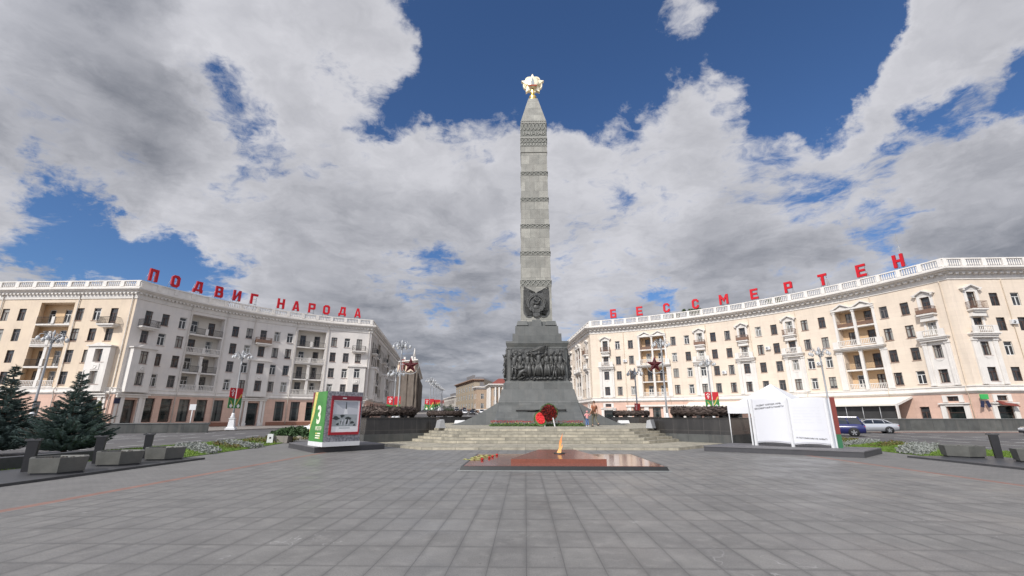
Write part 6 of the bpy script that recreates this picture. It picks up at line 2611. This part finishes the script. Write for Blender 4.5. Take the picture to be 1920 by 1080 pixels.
pr([(0, 0), (1, 0), (1, 1), (0, 1)], 4, .001, .020)
pr([(.02, .18), (.93, .18), (.93, .97), (.02, .97)], 0, .0205, .022)
pr([(.02, .55), (.93, .55), (.93, .97), (.02, .97)], 2, .0225, .023)
pr([(.02, .60), (.40, .64), (.60, .64), (.93, .66), (.93, .74), (.60, .78), (.36, .73), (.02, .95)], 1, .0235, .024)
pr([(.02, .55), (.93, .55), (.93, .66), (.02, .64)], 1, .0245, .025)
pr([(.46, .72), (.50, .72), (.49, .95), (.47, .95)], 3, .026, .027)
pr([(.40, .56), (.56, .56), (.52, .74), (.44, .74)], 4, .026, .0265)
for cx, cz, sx, sz in ((.14, .44, .12, .05), (.60, .42, .11, .05), (.36, .30, .05, .07), (.56, .31, .06, .08), (.74, .30, .07, .05), (.84, .22, .04, .03), (.36, .50, .08, .04), (.22, .25, .05, .04)):
    pr([(cx + sx * math.cos(a) * (1 + .3 * math.sin(3 * a + cx * 20)), cz + sz * math.sin(a) * (1 + .3 * math.cos(2 * a + cz * 20))) for a in [2 * PI * i / 14 for i in range(14)]], 3, .027, .028)
for q in range(3):
    a = .33 + q * .12
    pr([(a, .20), (a + .04, .22), (a + .08, .38), (a + .03, .40)], 1, .029, .030)
m.build('poster', ['ph_mid', 'ph_light', 'ph_sky', 'ph_dark', 'ph_white'], t, True)
m = MB()
pr([(.28, .115), (.68, .115), (.68, .140), (.28, .140)], 0, .0215, .0225)
m.build('caption_line', ['ph_mid'], t, True)
m = MB()
m.prism([(fx0 + .52, 2.14), (fx0 + .72, 2.14), (fx0 + .72, 2.18), (fx0 + .52, 2.18)], .061, .064, 0, Z)
m.build('head_line', 'ph_white', t, True)


# ================================================================== OPEN BOOK MONUMENT
b0, b1, b2 = Vector((8.45, 22.9)), Vector((13.45, 19.4)), Vector((15.75, 21.6))
t = thing('open_book_display', 'giant white open book standing on a long grey deck, with hand lettering', 'book display', (12.2, 21.8, 0))
b3 = b0 + b2 - b1
m = MB()
m.prism([tuple(b0), tuple(b1), tuple(b2), tuple(b3)], .205, .25)
m.build('deck', 'deck', t, True)
m = MB()
m.prism([tuple(b0 + Vector((.02, .02))), tuple(b1 + Vector((0, .03))), tuple(b2), tuple(b3)], -.02, .202)
m.build('deck_side', 'deck_side', t, True)
PL, PC, PR_ = Vector((11.05, 23.10)), Vector((12.13, 21.95)), Vector((13.52, 21.35))
TOPZ = 2.40


def post(pv, name='edge_post', w_=.10):
    m = MB()
    m.box((pv.x, pv.y, (.25 + TOPZ) / 2), (w_, w_, TOPZ - .25), 0, None, .5)
    m.build(name, 'whitepaint', t, True)


for pv in (PL, PC, PR_):
    post(pv)
for (a, b, side) in ((PL, PC, 0), (PC, PR_, 1)):
    uu = (b - a).normalized()
    nn = Vector((uu.y, -uu.x))        # towards the reader
    L = (b - a).length
    m = MB()
    ns = 14
    fr_, bk_ = [], []
    cur = lambda q: (.13 * math.sin(PI * q) ** .8 * (1.0) - .02)
    top = lambda q: (TOPZ - .03 - (.09 * q if side == 0 else .09 * (1 - q)) + .05 * math.sin(PI * q))
    bot = lambda q: (.40 + .06 * math.sin(PI * q) + (.02 if side == 0 else .0))
    for i in range(ns + 1):
        q = .04 + .92 * i / ns
        c = a + uu * (L * q)
        f = c + nn * (cur(q) - .02)
        e = c - nn * .10
        fr_.append((f, q))
        bk_.append(e)
    for i in range(ns):
        (f0_, q0), (f1_, q1) = fr_[i], fr_[i + 1]
        e0, e1 = bk_[i], bk_[i + 1]
        m.add([(*f0_, bot(q0)), (*f1_, bot(q1)), (*f1_, top(q1)), (*f0_, top(q0))], [(0, 1, 2, 3)], 0, True)
        m.add([(*e1, bot(q1)), (*e0, bot(q0)), (*e0, top(q0)), (*e1, top(q1))], [(0, 1, 2, 3)])
        m.add([(*f0_, top(q0)), (*f1_, top(q1)), (*e1, top(q1)), (*e0, top(q0))], [(0, 1, 2, 3)])
        m.add([(*e0, bot(q0)), (*e1, bot(q1)), (*f1_, bot(q1)), (*f0_, bot(q0))], [(0, 1, 2, 3)])
    pg = m.build('page', 'page', t, True)
    # second sheet just under the top one
    m = MB()
    for i in range(ns):
        (f0_, q0), (f1_, q1) = fr_[i], fr_[i + 1]
        g0, g1 = f0_ - nn * .03, f1_ - nn * .03
        m.add([(*g0, bot(q0) - .05), (*g1, bot(q1) - .05), (*g1, bot(q1) + .1), (*g0, bot(q0) + .1)], [(0, 1, 2, 3)])
        m.add([(*g0, top(q0) - .1), (*g1, top(q1) - .1), (*g1, top(q1) + .035), (*g0, top(q0) + .035)], [(0, 1, 2, 3)])
    m.build('under_page', 'page', t, True)

    def page_text(body, size, z, q, mat, slope):
        me = text_mesh(body.replace('В', 'B'), size, .002, .0015).copy()
        me.materials.clear()
        me.materials.append(M[mat])
        # bend the lettering onto the curved page
        half = max(abs(v_.co.x) for v_ in me.vertices)
        for v_ in me.vertices:
            qq_ = q + v_.co.x / L
            c = a + uu * (L * qq_) + nn * (cur(min(.96, max(.04, qq_))) - .02 + .006 - v_.co.y)
            zz = z + v_.co.z + slope * v_.co.x
            v_.co = (c.x - t.location.x, c.y - t.location.y, zz)
        link('hand_lettering', me, t)
    if side == 0:
        page_text('ПОДВИГ НАРОДА ЖИВ,', .098, 2.09, .50, 'ink', .09)
        page_text('БЕССМЕРТНЫЙ В ПАМЯТИ', .098, 1.95, .50, 'ink', .09)
    else:
        page_text('И ПОТОМКАМИ НЕ ЗАБЫТ!', .088, .60, .50, 'ink', -.05)
        m = MB()
        for k_ in range(7):
            z = 1.95 - k_ * .13 if k_ < 6 else .98
            for i in range(1, ns - 2):
                if random.random() < .12:
                    continue
                (f0_, q0), (f1_, q1) = fr_[i], fr_[i + 1]
                g0, g1 = f0_ + nn * .004, f1_ + nn * .004
                m.add([(*g0, z), (*g1, z), (*g1, z + .018), (*g0, z + .018)], [(0, 1, 2, 3)])
        m.build('ruled_line', 'greyink', t, True)
# page block and covers at both edges
uR = (PR_ - PC).normalized()
nR = Vector((uR.y, -uR.x))
m = MB()
e0 = PR_ + uR * .06
m.prism([tuple(e0), tuple(e0 + uR * .10 - nR * .04), tuple(e0 + uR * .10 - nR * .38), tuple(e0 - uR * .10 - nR * .38)], .25, TOPZ - .05)
m.build('page_block', 'pagegrey', t, True)
m = MB()
e1 = e0 + uR * .12 - nR * .06
for z0, z1, mi in ((.25, .82, 1), (.823, TOPZ + .02, 0)):
    m.prism([tuple(e1), tuple(e1 + uR * .20 - nR * .02), tuple(e1 + uR * .20 - nR * .12), tuple(e1 - nR * .40)], z0, z1, mi)
m.build('cover', ['cover_red', 'cover_green'], t, True)
uL = (PL - PC).normalized()
m = MB()
e0 = PL + uL * .07
m.prism([tuple(e0), tuple(e0 + uL * .05 + Vector((.25, .2))), tuple(e0 - uL * .04 + Vector((.25, .2)))], .25, TOPZ - .05)
m.build('page_block', 'pagegrey', t, True)
post(PR_ + uR * .155 - nR * .03, 'edge_post', .045)
post(PL + uL * .16 + Vector((.03, .05)), 'edge_post', .06)

# ------------------------------------------------------------------ white tent
t = thing('canopy_tent', 'white pyramid roofed canopy tent behind the open book', 'tent', (13.75, 26.2, 0))
hx = 1.80
cz0, cz1 = 2.13, 3.33
m = MB()
cor = [(-hx, -hx), (hx, -hx), (hx, hx), (-hx, hx)]
ang_ = R(45)
Xt = Matrix.Translation((13.75, 26.2, 0)) @ Matrix.Rotation(ang_, 4, 'Z')
for i in range(4):
    a, b = cor[i], cor[(i + 1) % 4]
    N_ = 6
    row = []
    for j in range(N_ + 1):
        f = j / N_
        row.append([((a[0] + (b[0] - a[0]) * q / 6) * (1 - f), (a[1] + (b[1] - a[1]) * q / 6) * (1 - f), cz0 + (cz1 - cz0) * f ** 1.12 - .06 * math.sin(PI * q / 6) * (1 - f)) for q in range(7)])
    for j in range(N_):
        for q in range(6):
            m.add([row[j][q], row[j][q + 1], row[j + 1][q + 1], row[j + 1][q]], [(0, 1, 2, 3)], 0, False, Xt)
m.build('roof', 'canvas', t, True)
m = MB()
for i in range(4):
    a, b = cor[i], cor[(i + 1) % 4]
    for q in range(8):
        f0_, f1_ = q / 8, (q + 1) / 8
        k0, k1 = 1 + .012 * (q % 2), 1 + .012 * ((q + 1) % 2)
        A_ = ((a[0] + (b[0] - a[0]) * f0_) * k0, (a[1] + (b[1] - a[1]) * f0_) * k0)
        B_ = ((a[0] + (b[0] - a[0]) * f1_) * k1, (a[1] + (b[1] - a[1]) * f1_) * k1)
        s0_ = .06 * math.sin(PI * f0_)
        s1_ = .06 * math.sin(PI * f1_)
        m.add([(*A_, 1.73), (*B_, 1.73), (*B_, cz0 - s1_), (*A_, cz0 - s0_)], [(0, 1, 2, 3)], 0, False, Xt)
m.build('valance', 'canvas', t, True)
for i in range(4):
    a = cor[i]
    m = MB()
    m.tube([(a[0] * .98, a[1] * .98, 0), (a[0] * .98, a[1] * .98, 2.1)], .028, 6, 0, True, Xt)
    m.build('leg', 'whitepaint', t, True)


# ================================================================== CARS
def car(t, L, Wd, H, paint, style):
    """lofted body along x (front at +x)"""
    if style == 'suv':
        prof = [(-.50, .42, .98), (-.485, .30, 1.02), (-.36, .24, 1.04), (-.15, .22, 1.05), (.12, .22, 1.04), (.30, .24, 1.00), (.43, .27, .92), (.49, .36, .78), (.50, .45, .66)]
        cab = [(-.47, 1.02), (-.40, H), (.02, H + .02), (.12, H - .05), (.27, 1.03)]
    else:
        prof = [(-.50, .40, .88), (-.49, .28, .94), (-.38, .22, .97), (-.15, .20, .96), (.12, .20, .95), (.30, .22, .88), (.43, .25, .78), (.49, .32, .66), (.50, .42, .55)]
        cab = [(-.40, .96), (-.24, H - .06), (-.05, H), (.08, H - .05), (.25, .93)]
    m = MB()
    sec = []
    for fx, z0, z1 in prof:
        w2 = Wd / 2 * (1 - .9 * max(0, abs(fx) - .36) ** 1.4)
        zm = z0 + (z1 - z0) * .55
        sec.append([(fx * L, y, z) for y, z in ((-w2 * .92, z0), (-w2, zm), (-w2 * .93, z1), (0, z1 + .03), (w2 * .93, z1), (w2, zm), (w2 * .92, z0))])
    n = 7
    vs = [q for s_ in sec for q in s_]
    fs = []
    for i in range(len(sec) - 1):
        for k_ in range(n):
            fs.append((i * n + k_, (i + 1) * n + k_, (i + 1) * n + (k_ + 1) % n, i * n + (k_ + 1) % n))
    fs.append(list(range(n)))
    fs.append([(len(sec) - 1) * n + k_ for k_ in range(n - 1, -1, -1)])
    m.add(vs, fs, 0, True)
    # roof and pillars
    w1, w2 = Wd / 2 * .90, Wd / 2 * .72
    roof = [(cab[i][0] * L, cab[i][1]) for i in (1, 2, 3)]
    for i in range(2):
        (xa, za), (xb, zb) = roof[i], roof[i + 1]
        m.add([(xa, -w2, za), (xb, -w2, zb), (xb, w2, zb), (xa, w2, za), (xa, -w2 - .02, za - .06), (xb, -w2 - .02, zb - .06), (xb, w2 + .02, zb - .06), (xa, w2 + .02, za - .06)],
              ((0, 1, 2, 3), (4, 5, 1, 0), (2, 6, 7, 3)), 0)
    for sg in (-1, 1):
        for (xa, za), (xb, zb), r_ in (((cab[0][0] * L, cab[0][1]), roof[0], .05), ((cab[4][0] * L, cab[4][1]), roof[2], .04), ((-.04 * L, .96), (-.03 * L, H - .03), .045), ((-.25 * L, .98), (-.22 * L, H - .09), .045)):
            m.tube([(xa, sg * w1, za), (xb, sg * w2, zb)], r_, 5, 0)
    m.build('body', paint, t)
    m = MB()
    pts = [(c[0] * L, c[1] - .015) for c in cab]
    for i in range(4):
        (xa, za), (xb, zb) = pts[i], pts[i + 1]
        wa = (w1 if i == 0 else w2) - .01
        wb = (w1 if i == 3 else w2) - .01
        if i in (0, 3):
            m.add([(xa, -wa, za), (xb, -wb, zb), (xb, wb, zb), (xa, wa, za)], [(0, 1, 2, 3)])
    for sg in (-1, 1):
        q = [(c[0] * L, sg * ((w1 if i in (0, 4) else w2) - .005), c[1] - .01) for i, c in enumerate(cab)]
        m.add(q if sg < 0 else q[::-1], [list(range(5))])
    m.build('glass', 'carglass', t)
    wr = .34 if style == 'suv' else .31
    for fx in (-.31, .31):
        for sg in (-1, 1):
            m = MB()
            Q = Matrix.Translation((fx * L, sg * (Wd / 2 - .10), wr)) @ Matrix.Rotation(R(90), 4, 'X')
            m.lathe([(wr * .66, -.11), (wr, -.09), (wr, .09), (wr * .66, .11)], 18, (0, 0, 0), 0, Q)
            wh_ = m.build('wheel', 'tyre', t)
            m = MB()
            for s2 in (-1, 1):
                for k_ in range(5):
                    m.box((0, wr * .33, s2 * .105), (.07, wr * .62, .02), 0, Q @ Matrix.Rotation(R(72 * k_), 4, 'Z'))
                m.lathe([(.06, s2 * .10), (.06, s2 * .12), (.0, s2 * .12)], 8, (0, 0, 0), 0, Q)
            m.build('rim', 'rim', wh_)
    zt = .80 if style == 'suv' else .74
    for sg in (-1, 1):
        m = MB()
        m.box((-.488 * L, sg * Wd * .36, zt), (.12, Wd * .20, .15))
        m.build('taillight', 'taillight', t)
        m = MB()
        m.box((.485 * L, sg * Wd * .33, zt - .12), (.12, Wd * .2, .12))
        m.build('headlight', 'headlight', t)
    m = MB()
    m.box((-.497 * L, 0, .60), (.06, .5, .13))
    m.build('number_plate', 'plate', t)
    m = MB()
    for fx in (-.485, .485):
        m.box((fx * L, 0, .36), (.16, Wd * .86, .16))
    for sg in (-1, 1):
        for fx in (-.31, .31):
            m.lathe([(wr + .07, -.015), (wr + .07, .015)], 16, (0, 0, 0), 0, Matrix.Translation((fx * L, sg * (Wd / 2 - .012), wr + .02)) @ Matrix.Rotation(R(90), 4, 'X'))
    m.build('bumper_trim', 'blackplastic', t)
    for sg in (-1, 1):
        m = MB()
        m.box((.16 * L, sg * (Wd / 2 + .08), 1.0), (.12, .18, .13))
        m.build('mirror', paint, t)


t = thing('suv_car', 'dark blue suv waiting on the road beside the open book', 'car', (27.7, 43.2, ROAD_Z), R(148))
car(t, 4.5, 1.9, 1.66, 'car_blue', 'suv')
sd = thing('sedan_car', 'silver sedan parked in front of the cafe awning beside the blue suv', 'car', (36.2, 50.6, ROAD_Z), R(158))
car(sd, 4.5, 1.76, 1.42, 'car_silver', 'sedan')
t = thing('sedan_car', 'white car, its bonnet showing behind the green display stand', 'car', (-17.75, 41.2, ROAD_Z), R(186))
car(t, 4.5, 1.76, 1.45, 'car_white', 'sedan')
t = thing('sedan_car', 'pale car entering at the right edge of the photo', 'car', (46.6, 43.0, ROAD_Z), R(178))
car(t, 4.5, 1.76, 1.45, 'car_silver', 'sedan')
# cars far down the avenue
cols = {}
for nm in ('white', 'black', 'grey', 'red', 'silver'):
    t = thing('sedan_car', 'x', 'car', (0, 0, 0))
    car(t, 4.4, 1.76, 1.46, 'car_' + nm, 'sedan')
    cols[nm] = t
far = [('black', -27.5, 172), ('white', -25.0, 160), ('black', -22.2, 158), ('grey', -24.0, 178), ('white', -19.6, 165), ('black', -17.0, 152), ('silver', -14.6, 156), ('red', -30.0, 196), ('grey', -12.5, 150), ('white', -34.5, 205), ('black', -31.0, 182), ('silver', -28.5, 186)]
used = set()
for i, (nm, x, y) in enumerate(far):
    x += 4.2
    lb = '%s car standing in the far traffic on the avenue left of the obelisk base' % nm
    if nm not in used:
        used.add(nm)
        o = cols[nm]
        o.location = (x, y, zr(y) - .10)
        o.rotation_euler = (0, 0, R(-81))
        o['label'] = lb
        o['group'] = 'far cars on the avenue'
    else:
        dup(cols[nm], (x, y, zr(y) - .10), R(-81), lb, 'far cars on the avenue')


# ================================================================== PEOPLE
def skin_mesh(name, mat, pts, parent, sub=2):
    """pts: list of (x, y, z, r, parent index)"""
    me = bpy.data.meshes.new(name)
    me.from_pydata([p_[:3] for p_ in pts], [(p_[4], i) for i, p_ in enumerate(pts) if p_[4] is not None], [])
    o = bpy.data.objects.new(name, me)
    COL.objects.link(o)
    md = o.modifiers.new('skin', 'SKIN')
    md.use_smooth_shade = True
    for i, p_ in enumerate(pts):
        r_ = p_[3]
        o.data.skin_vertices[0].data[i].radius = (r_, r_) if not isinstance(r_, tuple) else r_
    o.data.skin_vertices[0].data[0].use_root = True
    sm = o.modifiers.new('smooth', 'SUBSURF')
    sm.levels = sub
    sm.render_levels = sub
    dg = bpy.context.evaluated_depsgraph_get()
    dg.update()
    m2 = bpy.data.meshes.new_from_object(o.evaluated_get(dg))
    bpy.data.objects.remove(o)
    m2.materials.clear()
    m2.materials.append(M[mat])
    for pl in m2.polygons:
        pl.use_smooth = True
    return link(name, m2, parent)


def limb(pts, chain, start):
    i = start
    for p_ in chain:
        pts.append((*p_, i))
        i = len(pts) - 1
    return i


def hand(pts, wrist, w_i, d, s, side):
    """palm, four unequal bent fingers and a thumb off the side; d points down the hand"""
    w_ = Vector(wrist)
    d = Vector(d).normalized()
    ax = Vector((0, 1, 0))
    pc = w_ + d * .05 * s
    pts.append((*pc, (.030 * s, .016 * s), w_i))
    pi = len(pts) - 1
    inn = Vector((-side, 0, 0))
    for k_, L in enumerate((.068, .078, .073, .055)):
        b = pc + d * .045 * s + ax * (.027 - .018 * k_) * s
        e1 = b + d * L * .55 * s + inn * .006 * s
        e2 = e1 + d * L * .45 * s + inn * .022 * s
        limb(pts, [(*b, .0085 * s), (*e1, .008 * s), (*e2, .0065 * s)], pi)
    b = w_ + d * .03 * s + ax * .034 * s
    limb(pts, [(*b, .010 * s), (*(b + d * .035 * s + ax * .022 * s + inn * .01 * s), .0085 * s)], pi)


def person(label, loc, rz, h, style, grp=None):
    s = h / 1.75
    t = thing('person', label, 'person', loc, rz, grp)
    # standing body facing -y, one heel lifted behind
    step_ = style['step']
    aR, aL = style['armR'], style['armL']
    pts = [(0, 0, .95 * s, (.13 * s, .10 * s), None)]
    c = limb(pts, [(0, -.005 * s, 1.08 * s, (.125 * s, .095 * s)), (0, 0, 1.25 * s, (.145 * s, .10 * s)), (0, .005 * s, 1.39 * s, (.13 * s, .085 * s))], 0)
    nk = limb(pts, [(0, 0, 1.47 * s, .058 * s), (0, -.008 * s, 1.53 * s, .055 * s)], c)
    limb(pts, [(0, -.012 * s, 1.59 * s, (.074 * s, .082 * s)), (0, -.010 * s, 1.655 * s, (.076 * s, .092 * s)), (0, 0, 1.72 * s, (.055 * s, .066 * s))], nk)
    for sg, ar in ((1, aR), (-1, aL)):
        sh = (.185 * sg * s, .0, 1.40 * s)
        el = tuple(q * s for q in ar[0])
        wr = tuple(q * s for q in ar[1])
        i = limb(pts, [(*sh, .056 * s), (*el, .041 * s), (*wr, .027 * s)], c)
        hand(pts, wr, i, Vector(wr) - Vector(el), s, sg)
    feet = []
    for sg, kn, an in ((1, style['kneeR'], style['ankR']), (-1, style['kneeL'], style['ankL'])):
        hp_ = (.09 * sg * s, 0, .90 * s)
        kn = tuple(q * s for q in kn)
        an = tuple(q * s for q in an)
        limb(pts, [(*hp_, .088 * s), (*kn, .058 * s), (an[0], an[1], an[2], .038 * s), (an[0], an[1] - .10 * s, max(.03 * s, an[2] - .06 * s), .032 * s)], 0)
        feet.append((hp_, kn, an))
    skin_mesh('body', 'skin', pts, t)
    # face: nose, eyes, mouth, ears
    m = MB()
    m.ball((0, -.105 * s, 1.625 * s), .016 * s, 6)
    for sg in (-1, 1):
        m.ball((sg * .082 * s, .0, 1.63 * s), .02 * s, 6, 0, None, 1.6, .5)
    m.build('nose_and_ears', 'skin', t)
    m = MB()
    for sg in (-1, 1):
        m.ball((sg * .030 * s, -.090 * s, 1.655 * s), .009 * s, 6)
    m.box((0, -.089 * s, 1.585 * s), (.04 * s, .008 * s, .008 * s))
    m.build('eyes_and_mouth', 'hair', t)
    m = MB()
    m.lathe([(.088 * s, 1.66 * s), (.095 * s, 1.70 * s), (.082 * s, 1.745 * s), (.045 * s, 1.772 * s), (.002, 1.778 * s)], 12, (0, .012 * s, 0), 0, None, True, .92, 1.12)
    m.ball((0, .05 * s, 1.67 * s), .075 * s, 9, 0, None, 1.1)
    if style.get('cap'):
        m.lathe([(.10 * s, 1.69 * s), (.16 * s, 1.665 * s), (.162 * s, 1.672 * s), (.10 * s, 1.70 * s)], 12, (0, .0, 0))
    m.build('cap' if style.get('cap') else 'hair', style.get('cap') or 'hair', t)
    # shirt
    pts = [(0, 0, .93 * s, (.150 * s, .118 * s), None)]
    c = limb(pts, [(0, -.005 * s, 1.08 * s, (.145 * s, .115 * s)), (0, 0, 1.25 * s, (.165 * s, .12 * s)), (0, .005 * s, 1.38 * s, (.150 * s, .10 * s)), (0, 0, 1.455 * s, .070 * s)], 0)
    for sg, ar in ((1, aR), (-1, aL)):
        sh = Vector((.185 * sg * s, .0, 1.395 * s))
        el = Vector(ar[0]) * s
        wr = Vector(ar[1]) * s
        if style['sleeve'] == 'short':
            limb(pts, [(*sh, .076 * s), (*sh.lerp(el, .7), .070 * s)], c - 1)
        else:
            limb(pts, [(*sh, .076 * s), (*el, .060 * s), (*el.lerp(wr, .9), .045 * s)], c - 1)
    skin_mesh('shirt' if style['sleeve'] == 'short' else 'jacket', style['top'], pts, t)
    pts = [(0, 0, .97 * s, (.148 * s, .115 * s), None)]
    for hp_, kn, an in feet:
        k_ = Vector(an).lerp(Vector(kn), .12)
        limb(pts, [(hp_[0], hp_[1], .86 * s, .108 * s), (*kn, .078 * s), (*k_, .062 * s)], 0)
    skin_mesh('trousers', style['legs'], pts, t)
    for hp_, kn, an in feet:
        m = MB()
        m.ball((an[0], an[1] - .02 * s, an[2] - .02 * s), .052 * s, 8, 0, None, .9)
        m.tube([(an[0], an[1] + .05 * s, an[2] - .045 * s), (an[0], an[1] - .07 * s, max(.04 * s, an[2] - .055 * s)), (an[0], an[1] - .165 * s, max(.028 * s, an[2] - .065 * s))], [.042 * s, .046 * s, .030 * s], 8)
        m.build('shoe', style['shoe'], t)
    return t


man = person('man in a rust coloured t-shirt walking on the terrace beside a child in pink', (4.95, 33.7, .87), R(-150), 1.77,
             dict(step=1, armR=((.27, .06, 1.13), (.30, -.10, .92)), armL=((-.26, .02, 1.12), (-.28, .02, .86)), kneeR=(.10, -.12, .50), ankR=(.10, -.12, .085), kneeL=(-.10, .02, .49), ankL=(-.10, .30, .16),
                  sleeve='short', top='shirt', legs='trousers', shoe='shoe'))
m = MB()
m.tube([(-.15, -.14, 1.42), (.0, -.155, 1.25), (.15, -.13, 1.05)], .018, 5)
m.tube([(-.15, .12, 1.42), (.0, .14, 1.25), (.16, .10, 1.03)], .018, 5)
m.box((.24, .02, .98), (.10, .26, .22))
m.build('shoulder_bag', 'bag', man)
person('small child in a pink jacket, pink hat and blue jeans beside the man', (4.40, 33.55, .87), R(-160), 1.08,
       dict(step=1, armR=((.26, -.06, 1.18), (.22, -.22, 1.28)), armL=((-.28, .0, 1.2), (-.42, .0, 1.32)), kneeR=(.10, -.08, .48), ankR=(.11, .0, .085), kneeL=(-.10, -.02, .49), ankL=(-.11, .06, .085),
            sleeve='long', top='pinkcloth', legs='jeans', shoe='whitepaint', cap='pinkcloth'))
